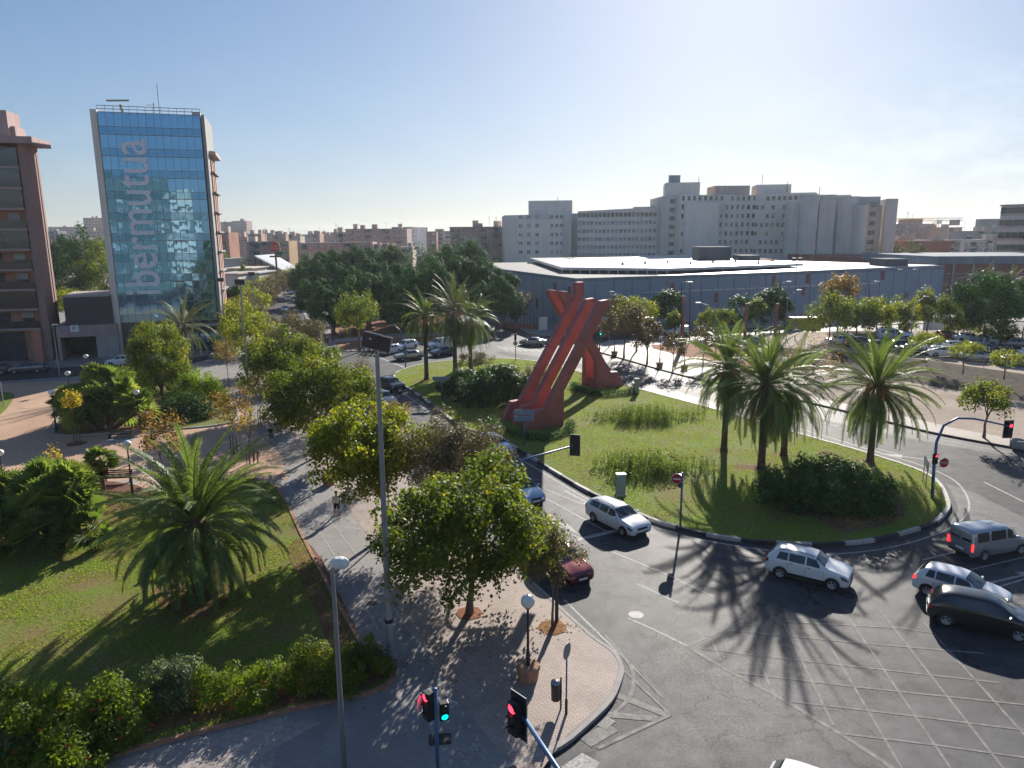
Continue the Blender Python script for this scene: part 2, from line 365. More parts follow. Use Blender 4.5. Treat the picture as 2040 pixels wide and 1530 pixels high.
# ================================================================== THE GROUND
struct('ground', MB().prism([(-2600, -300), (2600, -300), (2600, 3000), (-2600, 3000)], -0.5, -0.012), M['ground'])
def sheet(mb, pts, z):
    return mb.add([(p[0], p[1], z) for p in pts], [tuple(range(len(pts)))])
def offs(poly, d):                                   # polyline moved sideways by d (left of travel +)
    out = []
    for i, p in enumerate(poly):
        a = Vector(poly[max(i - 1, 0)][:2]); b = Vector(poly[min(i + 1, len(poly) - 1)][:2])
        t = (b - a).normalized(); out.append((p[0] - t.y * d, p[1] + t.x * d))
    return out
def smooth(pts, n=4, closed=False):                  # Catmull-Rom through the points
    P = [Vector((p[0], p[1])) for p in pts]; out = []; m = len(P)
    rng = range(m if closed else m - 1)
    for i in rng:
        g = (lambda k: P[k % m]) if closed else (lambda k: P[min(max(k, 0), m - 1)])
        p0, p1, p2, p3 = g(i - 1), g(i), g(i + 1), g(i + 2)
        for k in range(n):
            t = k / n
            q = 0.5 * ((2 * p1) + (p2 - p0) * t + (2 * p0 - 5 * p1 + 4 * p2 - p3) * t * t + (3 * p1 - p0 - 3 * p2 + p3) * t ** 3)
            out.append((q.x, q.y))
    if not closed: out.append((P[-1].x, P[-1].y))
    return out
road_av = [(1.1, 35.1), (-12, 60.5), (-24, 84), (-36, 107), (-46, 130), (-56, 160), (-64.7, 193.8), (-71.5, 221.5),
           (-76, 248), (-84, 304), (-97, 380), (-104, 440)]
struct('road', MB().prism([(-135, -25), (160, -25), (160, 200), (-20, 200), (-62, 300), (-70, 460), (-112, 460), (-110, 230), (-135, 120)], -0.3, 0.0), M['asphalt'])

AVE = smooth(road_av, 3)
corner = [G(1023, 1524), G(1112, 1489), G(1170, 1442), G(1212, 1400), G(1229, 1365), G(1235, 1336), G(1218, 1303), G(1170, 1268), G(1065, 1171)]
corner = smooth(corner, 3)
kerbW = [(-14, 15.5), (-4, 20.3)] + corner + AVE[1:]
# west block: pavement, park and plaza as one raised slab with the side street left open
st_near = [G(184, 754), G(119, 756), G(0, 764), (-105, 84)]
st_far = [(-125, 92), (-71.8, 100.0), (-60, 104.0), (-46.5, 113.0)]
blockW = kerbW + [(-130, 440), (-130, 92)] + st_far[1:] + [(-44.0, 109.5), (-50, 97.0)] + st_near + [(-125, 84), (-125, 15.5)]
struct('pavement', MB().prism(blockW, -0.2, ZK), M['pave'])
# kerb stones along the west block
def strip(mb, poly, w0, w1, z0, z1):                 # solid band between two offsets of a line
    a, b = offs(poly, w0), offs(poly, w1); n = len(poly)
    vs = [(*p, z0) for p in a] + [(*p, z0) for p in b] + [(*p, z1) for p in b] + [(*p, z1) for p in a]
    fs = []
    for i in range(n - 1):
        for k in range(4):
            q = k * n; r = ((k + 1) % 4) * n
            fs.append((q + i, q + i + 1, r + i + 1, r + i))
    fs += [(0, n, 2 * n, 3 * n), (n - 1, 4 * n - 1, 3 * n - 1, 2 * n - 1)]
    return mb.add(vs, fs)
def line_at(poly, step):                             # resample at equal steps
    out = [Vector(poly[0])]; d = 0.0
    for a, b in zip(poly, poly[1:]):
        a, b = Vector(a[:2]), Vector(b[:2]); L = (b - a).length; t = step - d
        while t <= L: out.append(a.lerp(b, t / L)); t += step
        d = (d + L) % step
    return [(p.x, p.y) for p in out]
kb = MB(); strip(kb, kerbW, 0.02, -0.16, -0.1, ZK + 0.012); struct('kerb', kb, M['kerb'])

# island of the roundabout
isl_px = [(786, 749), (800, 765), (850, 800), (905, 842), (960, 868), (1018, 889), (1120, 951), (1182, 986), (1294, 1036), (1353, 1054),
          (1415, 1069), (1488, 1080), (1602, 1088), (1675, 1086), (1740, 1079), (1793, 1066), (1852, 1048), (1881, 1025),
          (1887, 1001), (1852, 951), (1740, 910), (1587, 866), (1452, 826), (1275, 778), (1142, 740), (1069, 722), (989, 716), (878, 722), (812, 735)]
isl = smooth([G(*p) for p in isl_px], 4, True)
il = line_at(isl + [isl[0]], 1.0)
struct('lawn', MB().prism(il, -0.1, 0.17), M['lawn2'])
kw, kk = MB(), MB()
for i in range(len(il) - 1):
    a, b = il[i], il[i + 1]
    far = a[1] > 62 and a[0] > 12 or a[1] > 96
    (kw if (i // 2) % 2 == 0 or far or a[0] > 28 else kk).add(*(lambda m: (m.v, m.f))(strip(MB(), [a, b], 0.12, -0.14, -0.05, 0.215 if i % 2 else 0.205)))
struct('kerb', kw, M['kerbw']); struct('kerb', kk, M['kerbk'])
gut = MB(); strip(gut, isl + [isl[0]], -0.14, -0.55, -0.02, 0.008); struct('gutter', gut, M['asphalt2'])
# east block
kerbE = smooth([G(1183, 699), G(1231, 713), G(1360, 749), G(1480, 775), G(1600, 800), G(1802, 850), G(1881, 868), G(2040, 897), G(2400, 960)], 3)
blockE = kerbE + [(160, 55), (160, 128), (54, 126.5), (38, 127), (24.5, 126.5), (16.8, 125), (13.4, 118.5)]
struct('pavement', MB().prism(blockE, -0.2, ZK), M['palepave'])
kb = MB(); strip(kb, kerbE, 0.02, 0.22, -0.1, ZK + 0.014); struct('kerb', kb, M['conc'])
gk = MB(); strip(gk, kerbE, -0.1, -0.02, -0.1, 0.16); struct('kerb', gk, M['kerbk'])
# north-west block under the dense trees
right_av = [(-62, 300), (-77.3 + 14, 278.9), (-60.5, 225), (-53.7, 186.3), (-43.2, 154.2), (-36, 134), (-32.0, 123.1), (-30.4, 118.6), (-28.6, 115.8), (-26.5, 115.0),
            (-23.9, 115.6), (-21.9, 119.5), (-18, 122.6), (-12.1, 125.1), (-8, 128.5), (-5.5, 133.9), (-5.4, 143.4), (-12, 200), (-20, 300)]
struct('pavement', MB().prism(right_av, -0.2, ZK), M['pave'])
kb = MB(); strip(kb, right_av[:-1], -0.02, 0.2, -0.1, ZK + 0.013); struct('kerb', kb, M['conc'])
struct('earth_bed', sheet(MB(), [(-35, 140), (-29.6, 121.5), (-27.0, 116.6), (-24.4, 117.2), (-22.3, 120.6), (-17.8, 124.2), (-12.3, 126.8), (-9, 131), (-9, 140), (-20, 200), (-50, 200)], ZK + .006), M['mulch'])
struct('path', sheet(MB(), [(-33.4, 128), (-31.5, 124), (-24, 129), (-9.5, 134), (-8.5, 139), (-22, 136)], ZK + .011), M['conc'])
# block before the blue hall
blockN = [(-1.2, 156), (3.2, 136), (5.3, 133.2), (9.7, 132.0), (15.1, 134.8), (27.6, 140.5), (58.0, 143.5), (112, 150), (160, 152), (160, 199), (-1, 199)]
struct('pavement', MB().prism(blockN, -0.2, ZK), M['pave'])
kb = MB(); strip(kb, blockN[:9], -0.02, 0.2, -0.1, ZK + 0.013); struct('kerb', kb, M['conc'])

# surfaces laid on the west block
Z1, Z2, Z3 = ZK + .005, ZK + .010, ZK + .015
bpave = [G(*p, ZK) for p in [(800, 1235), (870, 1335), (930, 1420), (1000, 1500), (1060, 1560)]] + offs(corner, 0.10)[4:-1] + \
        [offs(AVE[:8], 0.1)[i] for i in range(1, 8)] + [(-34.5, 96), (-24, 72), (-14, 52), (-8, 40)]
struct('brick_paving', sheet(MB(), bpave, Z1), M['brick'])
struct('paving_tiles', sheet(MB(), [G(*p, ZK) for p in [(100, 1560), (170, 1534), (380, 1474), (560, 1428), (640, 1440), (420, 1560)]] , Z1), M['tiles'])
park = [(-125, 20), (-40, 28), (-31.5, 40), (-24, 46), (-17.0, 52.5), (-19.6, 59), (-24, 66), (-29.5, 77), (-36, 88), (-44, 95.5), (-50.2, 96.5)] + \
       [(-55.5, 93.0), (-59.4, 92.6), (-66, 90.2), (-105, 83)]
struct('park_floor', sheet(MB(), park, Z1), M['sand'])
ST = MB(); sheet(ST, [(-46, 98), (-60, 94.2), (-66, 91.6), (-66, 89.8), (-59, 91.6), (-52, 92.2), (-43, 92.0)], Z2); struct('path', ST, M['pave'])
# lawn of the near garden with its edging
lawn = [(-35, 30), (-33.5, 41.0), (-31.5, 45.0), (-28.5, 48.3), (-26.2, 49.6), (-22.8, 52.2), (-19.5, 52.4), (-17.2, 50.6), (-15.0, 46.3), (-12.8, 41.6)] + \
       [G(*p, ZK) for p in [(660, 1178), (735, 1310), (788, 1350), (760, 1378), (600, 1412), (380, 1466), (160, 1526), (60, 1550)]] + [(-24, 20.0), (-34, 20)]
struct('lawn', MB().prism(lawn, 0.0, ZK + 0.07), M['lawn'])
ed = MB(); cl = line_at(lawn + [lawn[0]], 0.6)
for i in range(len(cl) - 1):
    strip(ed, [Vector(cl[i]).lerp(Vector(cl[i + 1]), .02)[:], Vector(cl[i]).lerp(Vector(cl[i + 1]), .98)[:]], 0.05, -0.13, 0.0, ZK + 0.12 + (0.004 if i % 2 else 0))
struct('lawn_edging', ed, M['edging'])
bare = smooth([G(*p, ZK) for p in [(595, 1075), (640, 1115), (735, 1310), (760, 1360), (600, 1402), (400, 1440), (200, 1490), (120, 1480), (330, 1395), (560, 1350), (650, 1310), (620, 1200), (575, 1110)]], 3, True)
struct('earth_bed', sheet(MB(), bare, ZK + .078), M['earth'])
struct('earth_bed', sheet(MB(), smooth([G(*p, ZK) for p in [(20, 1090), (160, 1075), (230, 1050), (300, 980), (180, 960), (60, 1000), (10, 1060)]], 3, True), ZK + .078), M['earth'])
struct('earth_bed', sheet(MB(), smooth([G(*p, ZK) for p in [(300, 1190), (350, 1150), (450, 1160), (450, 1210), (380, 1235)]], 3, True), ZK + .078), M['earth'])
struct('earth_bed', sheet(MB(), smooth([G(*p, .17) for p in [(1620, 1030), (1690, 1060), (1800, 1030), (1780, 980), (1690, 960), (1560, 1010)]], 3, True), .177), M['earth'])
# round bed in the middle of the park
bed = smooth([(-43.0, 66.0), (-46.6, 73.0), (-50.5, 84), (-52.8, 90.6), (-47.5, 95.5), (-42, 94), (-35, 85), (-30, 77), (-27.6, 70), (-30.5, 67.6), (-36, 66.4), (-40, 65.2)], 4, True)
struct('lawn', MB().prism(bed, 0.0, ZK + 0.06), M['lawn'])
ed = MB(); strip(ed, line_at(bed + [bed[0]], 0.8), 0.1, -0.12, 0, ZK + 0.13); struct('lawn_edging', ed, M['conc'])
struct('earth_bed', sheet(MB(), smooth([(-42.5, 66.6), (-45.4, 72.0), (-46, 79), (-38, 78), (-33, 72), (-34, 67.5)], 3, True), ZK + .068), M['earth'])
bed2 = smooth([G(-60, 850), G(0, 830), G(28, 795), G(18, 785), G(-40, 790)], 3, True)
struct('lawn', MB().prism(bed2, 0.0, ZK + 0.06), M['lawn2'])
# dirt, field and the bank of the east block
dirt = [(23.2, 119.5), (22.6, 115.6), (27.0, 105.0), (31.5, 96.5), (36, 89.5), (44, 86), (44, 112), (40, 119), (30, 121.5)]
struct('earth_bed', sheet(MB(), dirt, ZK + .005), M['mulch'])
field = [G(1440, 762, ZK), G(1560, 778, ZK), G(1800, 828, ZK), G(1900, 852, ZK), G(2040, 878, ZK), G(2300, 925, ZK), G(2300, 849, ZK), G(2040, 802, ZK), G(1840, 767, ZK), G(1740, 751, ZK), G(1640, 737, ZK), G(1505, 722, ZK)]
struct('sandy_field', sheet(MB(), field, ZK + .006), M['field'])
PKZ = 1.35
bank = [G(*p, ZK) for p in [(1505, 716), (1640, 738), (1740, 752), (1840, 768), (2040, 803), (2300, 850)]]
back = [G(*p, PKZ) for p in [(1530, 690), (1640, 698), (1740, 706), (1840, 716), (2040, 745), (2300, 790)]]
bk = MB(); nb = len(bank)
bk.add([(*p, ZK - .05) for p in bank] + [(*p, PKZ) for p in back], [(i, i + 1, nb + i + 1, nb + i) for i in range(nb - 1)] )
struct('bank', bk, M['scrub'])
struct('car_park', MB().prism(back + [(150, 60), (150, 126.4), (60, 126.3), (43, 124)], 0.0, PKZ), M['field'])

# ------------------------------------------------------------------ road markings
mk = MB(); worn = MB()
SC = [0]
def stripe(mb, pts, wd, z=0.004, dash=None):
    SC[0] += 1; z += (SC[0] % 16) * 0.00012
    if dash:
        on, off = dash; q = line_at(pts, 0.25); k = int((on + off) / .25); o = int(on / .25)
        for i in range(0, len(q) - 1, k):
            s = q[i:i + o + 1]
            if len(s) > 1: stripe(mb, s, wd, z)
        return
    a, b = offs(pts, wd / 2), offs(pts, -wd / 2); n = len(pts)
    mb.add([(*p, z) for p in a] + [(*p, z) for p in b], [(i, i + 1, n + i + 1, n + i) for i in range(n - 1)])
def pxl(pts, z=0.0): return [G(*p, z) for p in pts]
ring = smooth([G(*p) for p in isl_px], 4, True)
stripe(mk, smooth(pxl([(1360, 1068), (1488, 1091), (1602, 1102), (1675, 1103), (1760, 1093), (1840, 1073), (1905, 1045), (1931, 1010), (1915, 970), (1880, 945), (1820, 922), (1740, 898), (1600, 856), (1460, 818), (1285, 770)]), 4), 0.13)
stripe(mk, smooth(pxl([(800, 780), (905, 855), (1018, 905), (1120, 965), (1182, 1000), (1290, 1046), (1350, 1062)]), 4), 0.13)
stripe(mk, pxl([(1124, 1195), (1180, 1250), (1240, 1308), (1262, 1330)]), 0.12)
stripe(mk, pxl([(1218, 1099), (1330, 1145), (1420, 1188)]), 0.12)
stripe(mk, pxl([(1088, 993), (1215, 1063)]), 0.12)
stripe(mk, pxl([(1088, 975), (1160, 1005)]), 0.12)
stripe(mk, pxl([(1266, 1162), (1351, 1201)]), 0.12)
stripe(mk, pxl([(1252, 1232), (1300, 1253), (1371, 1288)]), 0.12)
stripe(mk, pxl([(1130, 1080), (1228, 1057)]), 0.40)
stripe(mk, pxl([(1125, 1060), (1165, 1075)]), 0.12)
for a, b in (((742, 760), (770, 800)), ((810, 815), (822, 828)), ((780, 870), (800, 880)), ((723, 800), (735, 806))): stripe(mk, pxl([a, b]), 0.12)
stripe(mk, pxl([(755, 712), (806, 732)]), 0.35); stripe(mk, pxl([(757, 730), (776, 725)]), 0.12)
# arrows on the lanes
def arrow(mb, px, py, L, head, sc=1.0, z=0.004):
    x, y = G(px, py); c, s = math.cos(head), math.sin(head)
    def T(a, b): return (x + (a * c - b * s) * sc, y + (a * s + b * c) * sc, z)
    mb.add([T(-L / 2, -.09), T(L * .12, -.09), T(L * .12, .09), T(-L / 2, .09)], [(0, 1, 2, 3)])
    mb.add([T(L * .12, -.42), T(L / 2, 0), T(L * .12, .42)], [(0, 1, 2)])
arrow(mk, 1160, 996, 4.5, math.radians(-60)); arrow(mk, 1112, 1040, 4.5, math.radians(-60)); arrow(mk, 2020, 1150, 5, math.radians(20))
arrow(mk, 1812, 911, 4.5, math.radians(150))
stripe(mk, pxl([(1840, 1115), (1905, 1099)]), 0.13); stripe(mk, pxl([(1930, 1136), (2040, 1110)]), 0.10); stripe(mk, pxl([(1980, 1172), (2060, 1148)]), 0.12)
stripe(mk, pxl([(1960, 960), (2040, 1000)]), 0.14)
stripe(mk, pxl([(1720, 885), (1790, 906)]), 0.12); stripe(mk, pxl([(1540, 840), (1600, 856)]), 0.1)
for k in range(7): stripe(mk, pxl([(1290 + k * 70, 757 + k * 17), (1320 + k * 70, 764 + k * 17)]), 0.12)
stripe(mk, smooth(pxl([(1190, 707), (1360, 755), (1600, 807), (1802, 857), (1881, 877), (2040, 907)]), 3), 0.13)
# zebra near the sculpture's far side and on the corner
for k in range(9): stripe(mk, pxl([(1262 + k * 9, 722 + k * 3.4), (1248 + k * 9, 733 + k * 3.4)]), 0.4)
for k in range(6): stripe(mk, pxl([(990 + k * 13, 690 + k * 0.6), (1012 + k * 13, 698 + k * .6)]), 0.35)
# yellow-box style hatching, faded
box = pxl([(1371, 1288), (1480, 1236)])
stripe(worn, pxl([(1371, 1289), (1440, 1330), (1560, 1394), (1700, 1478), (1800, 1545)]), 0.20, 0.005)
stripe(worn, box, 0.12, 0.005)
A = [((1416, 1272), (1436, 1318)), ((1510, 1310), (1546, 1396)), ((1560, 1240), (1660, 1445)), ((1626, 1240), (1796, 1530)), ((1690, 1230), (1900, 1540)), ((1752, 1215), (2010, 1545)), ((1840, 1240), (2100, 1530))]
B = [((1395, 1292), (1560, 1312), (1990, 1360)), ((1465, 1340), (1700, 1368), (2040, 1404)), ((1560, 1396), (1800, 1424), (2060, 1457)), ((1680, 1462), (1860, 1484), (2060, 1512)), ((1455, 1256), (1700, 1280), (1960, 1302)), ((1560, 1238), (1800, 1252), (1860, 1262))]
for a in A: stripe(worn, pxl(a), 0.10, 0.0065)
for a in B: stripe(worn, pxl(a), 0.10, 0.008)
# corner lozenge
stripe(worn, smooth(pxl([(1205, 1265), (1250, 1318), (1262, 1350), (1256, 1385), (1236, 1410), (1208, 1432)]), 3), 0.16, 0.0095)
for a, b, wd in (((1236, 1330), (1336, 1424), .12), ((1336, 1424), (1190, 1492), .16), ((1230, 1385), (1328, 1424), .34), ((1212, 1424), (1310, 1432), .34), ((1166, 1480), (1220, 1448), .6), ((1262, 1330), (1322, 1392), .1)):
    stripe(worn, pxl([a, b]), wd, 0.011)
def poly(mb, pts, z): mb.add([(*G(*p), z) for p in pts], [tuple(range(len(pts)))])
poly(mk, [(1118, 1528), (1160, 1500), (1196, 1520), (1160, 1560)], 0.005)
# near side lane: lighter patch of newer asphalt
struct('road_patch', sheet(MB(), pxl([(1262, 1318), (1340, 1400), (1400, 1470), (1440, 1540), (1150, 1560), (1190, 1500), (1340, 1428)]), 0.0025), M['asphalt3'])
struct('road_patch', sheet(MB(), smooth(pxl([(1660, 905), (1780, 930), (1950, 985), (2080, 1040), (2080, 930), (1900, 890), (1700, 850), (1450, 790), (1300, 750), (1160, 725), (1000, 700), (1010, 710), (1200, 742), (1460, 812)]), 2, True), 0.0022), M['asphalt2'])
struct('road_markings', mk, M['paint']); struct('road_markings', worn, M['paint_worn'])
# cycle track lines on the pavement
cy = MB()
zc = ZK + .0075
stripe(cy, pxl([(850, 1305), (725, 1125), (610, 975)], ZK), 0.09, zc); stripe(cy, pxl([(785, 1310), (700, 1160), (575, 965)], ZK), 0.09, zc)
stripe(cy, pxl([(792, 1317), (780, 1270)], ZK), 0.07, zc)
for a, b in (((858, 1318), (985, 1530)), ((803, 1332), (905, 1530))):
    P0, P1 = Vector(G(*a, ZK)), Vector(G(*b, ZK)); q = [P0.lerp(P1, t)[:] for t in (0, 1)]
    stripe(cy, q, 0.16, zc, (0.25, 0.5))
cy2 = smooth(pxl([(500, 700), (516, 745), (525, 790), (540, 840)], ZK), 3); stripe(cy, cy2, 0.08, zc)
def bike(px, py, head, sc):
    x, y = G(px, py, ZK); c, s = math.cos(head), math.sin(head)
    T = lambda a, b: (x + (a * c - b * s) * sc, y + (a * s + b * c) * sc)
    for o in (-.55, .55): stripe(cy, [T(o + .3 * math.cos(t * .5236), .3 * math.sin(t * .5236)) for t in range(13)], 0.05, zc + .001)
    for sg in ([(-.55, 0), (-.2, .5), (.4, .45), (.0, .0), (-.55, 0)], [(-.2, .5), (0, 0)], [(.55, 0), (.35, .6), (.2, .62)], [(-.3, .6), (-.1, .6)]):
        for a, b in zip(sg, sg[1:]): stripe(cy, [T(*a), T(*b)], 0.05, zc + .002)
bike(737, 1182, 0.15, 1.0); bike(565, 922, 0.15, 1.3)
def parrow(a, b):
    P0, P1 = Vector(G(*a, ZK)), Vector(G(*b, ZK)); d = (P1 - P0).normalized(); nrm = Vector((-d.y, d.x))
    stripe(cy, [P0[:], P1[:]], 0.07, zc + .001)
    for k in (-1, 1): stripe(cy, [P1[:], (P1 - d * .3 + nrm * .2 * k)[:]], 0.07, zc + .002)
parrow((910, 1490), (932, 1523)); parrow((965, 1515), (943, 1481)); parrow((612, 1010), (600, 1000))
tag(cy.obj('road_markings', M['paint']), kind='structure')
# drain, manholes
md = MB(); x, y = G(1267, 1225); md.lathe([(0.01, 0.012), (.36, .012), (.38, .0)], 24, (x, y, 0))
tag(md.obj('manhole_cover', M['kerbw']), 'round pale manhole cover in the asphalt near the hatched box', 'manhole cover')
def hatch(px, py, wd, dp, rz, label, z=ZK):
    x, y = G(px, py, z); m_ = MB().box((x, y, z + .012), (wd, dp, .012), rz)
    tag(m_.obj('access_cover', M['darkm']), label, 'access cover')
hatch(877, 1473, .8, .6, .1, 'dark square access cover beside the blue signal post'); hatch(741, 1202, .45, .35, -.3, 'small dark cover below the painted bicycle symbol')
gr = MB(); x, y = G(1208, 1442, 0); 
for k in range(9): gr.box((x + (k - 4) * .07 * math.cos(.9), y + (k - 4) * .07 * math.sin(.9), 0.012), (.035, .42, .02), .9)
tag(gr.obj('drain_grate', M['darkm']), 'slotted drain grate in the gutter at the curved corner', 'drain')

# soil squares the street trees stand in
for px, py, r_, m_, lb in ((1101, 1250, .62, 'chips', 'square of wood chips round the small brownish tree'), (935, 1222, .6, 'mulch', 'soil square round the large mulberry'), (785, 1058, .6, 'mulch', 'soil square round the yellow-green mulberry'), (153, 884, .8, 'earth', 'soil square of the yellow sapling')):
    x, y = G(px, py, ZK); c, s = math.cos(.48), math.sin(.48)
    q = [(x + (a * c - b * s) * r_, y + (a * s + b * c) * r_) for a, b in ((-1, -.45), (-.45, -1), (.45, -1), (1, -.45), (1, .45), (.45, 1), (-.45, 1), (-1, .45))]
    tag(MB().prism(q, ZK - .02, ZK + .028).obj('tree_pit', M[m_]), lb, 'tree pit')
for px, py, r_ in ((1516, 933, 1.0), (1442, 897, .8), (1561, 907, .8), (1733, 920, .8), (850, 756, 1.1), (1480, 930, .7), (1650, 905, .9)):
    x, y = G(px, py, .17); sd = px
    struct('earth_bed', sheet(MB(), smooth([(x + r_ * (1 + .3 * math.sin(3 * t + sd)) * math.cos(t * .785), y + r_ * (.8 + .3 * math.sin(2 * t + sd)) * math.sin(t * .785)) for t in range(8)], 3, True), .178 + (px % 7) * .0006), M['earth'])

# ================================================================== PLANTS
def rng(seed): return np.random.RandomState(seed)
def unit(a): return a / np.maximum(np.linalg.norm(a, axis=1, keepdims=True), 1e-9)
def leaf_quads(P, N, size, r, asp=0.6, fwd=None):
    """one pointed leaf (a folded-free rhomb) at each P with normal near N"""
    n = len(P); N = unit(N); t = fwd if fwd is not None else unit(np.cross(N, r.normal(size=(n, 3))))
    t = unit(t - N * np.sum(t * N, 1, keepdims=True)); b = np.cross(N, t)
    s = (size * r.uniform(0.65, 1.25, n))[:, None]
    V = np.stack([P - t * s * .5, P + b * s * asp * .5 - t * s * .08, P + t * s * .55, P - b * s * asp * .5 - t * s * .08], 1).reshape(-1, 3)
    return V, np.arange(4 * n).reshape(n, 4)
def crown_mesh(name, seed, R3, nclump, nleaf, size, clump=0.30, asp=0.62, flat=0.0, droop=0.0, hollow=0.55, align=.6, lump=0.28, tint=None, bottom=-0.75, up=0.35):
    """leaves in clumps spread through an uneven ellipsoid; R3 = radii; origin at the crown's centre"""
    r = rng(seed); R3 = np.array(R3)
    d = unit(r.normal(size=(nclump * 3, 3))); d = d[d[:, 2] > bottom][:nclump]
    ph = r.uniform(0, 6.28, 6)
    az = np.arctan2(d[:, 1], d[:, 0])
    rad = 1 + lump * (np.sin(2 * az + ph[0]) * .5 + np.sin(3 * az + ph[1] + 2 * d[:, 2]) * .5 + np.sin(5 * d[:, 2] + ph[2] + az) * .4)
    depth = hollow + (1 - hollow) * r.uniform(0, 1, len(d)) ** 0.45
    C = d * (rad * depth)[:, None] * R3 * (1 - clump * .5)
    cr = clump * R3.mean() * r.uniform(0.55, 1.3, len(d))
    w = cr ** 2; idx = r.choice(len(d), nleaf, p=w / w.sum())
    o = unit(r.normal(size=(nleaf, 3))); o[:, 2] = o[:, 2] * (1 - flat) + 0.0
    q = r.uniform(0, 1, nleaf) ** 0.40
    P = C[idx] + o * (cr[idx] * q)[:, None]
    if droop:
        low = np.clip(-(P[:, 2] / R3[2]) + .15, 0, 1); rr = np.linalg.norm(P[:, :2] / R3[:2], axis=1)
        P[:, 2] -= droop * low * rr * r.uniform(0, 1, nleaf) ** 2
    N = o * align + r.normal(size=(nleaf, 3)) * (.85 - .5 * align); N[:, 2] += up
    V, F = leaf_quads(P, N, size, r, asp)
    T = r.uniform(0, 1, nleaf) * .55 + .45 * r.uniform(0, 1, len(d))[idx]
    T = np.clip(T * .95, 0, .9); T[r.uniform(0, 1, nleaf) < .008] = 1.0
    return npmesh(name, V, F, T)
def trunk_mb(h, r0, r1, seed, limbs=5, reach=1.5, top=None, lean=(0, 0)):
    """a tapered, slightly crooked trunk with limbs that end inside the crown"""
    q = random.Random(seed); mb = MB(); top = top or h * 1.7
    pts = [(lean[0] * t + q.uniform(-.04, .04) * h * t, lean[1] * t + q.uniform(-.04, .04) * h * t, h * t) for t in (0, .3, .6, 1)]
    pts[0] = (0, 0, -.05)
    mb.tube(pts, [r0 * 1.35, r0, (r0 + r1) / 2, r1], 10)
    e = Vector(pts[-1])
    for k in range(limbs):
        a = 6.283 * k / limbs + q.uniform(-.4, .4); R_ = reach * q.uniform(.6, 1)
        m1 = e + Vector((math.cos(a) * R_ * .4, math.sin(a) * R_ * .4, (top - h) * .45)); m2 = e + Vector((math.cos(a) * R_, math.sin(a) * R_, (top - h) * q.uniform(.7, 1)))
        mb.tube([e - Vector((0, 0, .15)), m1, m2], [r1 * .75, r1 * .45, r1 * .15], 6)
        b = m1.lerp(m2, .4); mb.tube([b, b + Vector((math.cos(a + .9) * R_ * .4, math.sin(a + .9) * R_ * .4, (top - h) * .25))], [r1 * .3, r1 * .08], 5)
    return mb
def tree(name, label, base, H, Rx, Rz, leafm, seed, size=.17, nleaf=9000, nclump=60, th=None, tr=.16, cat='tree', group=None, Ry=None, off=(0, 0), barkm='bark', **kw):
    """base (x, y, z); the crown's top stands at H, its centre Rz below it"""
    t = thing(name, label, cat, base, 0, group)
    cz = H - Rz; th = th or max(cz - Rz * .75, H * .22)
    trunk_mb(th, tr, tr * .7, seed, 5, Rx * .6, cz + Rz * .3, (off[0] * .5, off[1] * .5)).obj('trunk', M[barkm], t, True)
    c = mkobj('crown', crown_mesh('crown', seed, (Rx, Ry or Rx, Rz), nclump, nleaf, size, **kw), M[leafm], t)
    c.location = (off[0], off[1], cz)
    return t
def bush(name, label, base, R3, leafm, seed, size=.1, nleaf=6000, nclump=50, cat='bush', group=None, stems=True, flowers=0, **kw):
    t = thing(name, label, cat, base, 0, group)
    kw.setdefault('bottom', -.35); kw.setdefault('hollow', .5); kw.setdefault('lump', .22); kw.setdefault('align', .95)
    c = mkobj('foliage', crown_mesh('foliage', seed, R3, nclump, nleaf, size, **kw), M[leafm], t); c.location = (0, 0, R3[2] * .32)
    if stems:
        q = random.Random(seed); mb = MB()
        for k in range(9):
            a = q.uniform(0, 6.28); s = q.uniform(.3, .8)
            mb.tube([(q.uniform(-.2, .2), q.uniform(-.2, .2), -.03), (math.cos(a) * R3[0] * s * .5, math.sin(a) * R3[1] * s * .5, R3[2] * .5), (math.cos(a) * R3[0] * s, math.sin(a) * R3[1] * s, R3[2] * 1.0)], [.03, .022, .008], 5)
        mb.obj('stems', M['bark'], t)
    if flowers:
        r = rng(seed + 5)
        for k in range(flowers):
            a = r.uniform(3.3, 6.1); e = r.uniform(.05, 1.1); p = np.array([math.cos(a) * math.cos(e) * R3[0], math.sin(a) * math.cos(e) * R3[1], R3[2] * (.32 + math.sin(e))]) * .97
            mb = MB()
            for j in range(5):
                b = j * 1.257; mb.add([p, p + np.array([math.cos(b) * .05, -.02, math.sin(b) * .05]), p + np.array([math.cos(b + .3) * .085, -.05, math.sin(b + .3) * .085]), p + np.array([math.cos(b + .9) * .05, -.02, math.sin(b + .9) * .05])], [(0, 1, 2, 3)])
            mb.obj('flower', M['petal'], t)
    return t

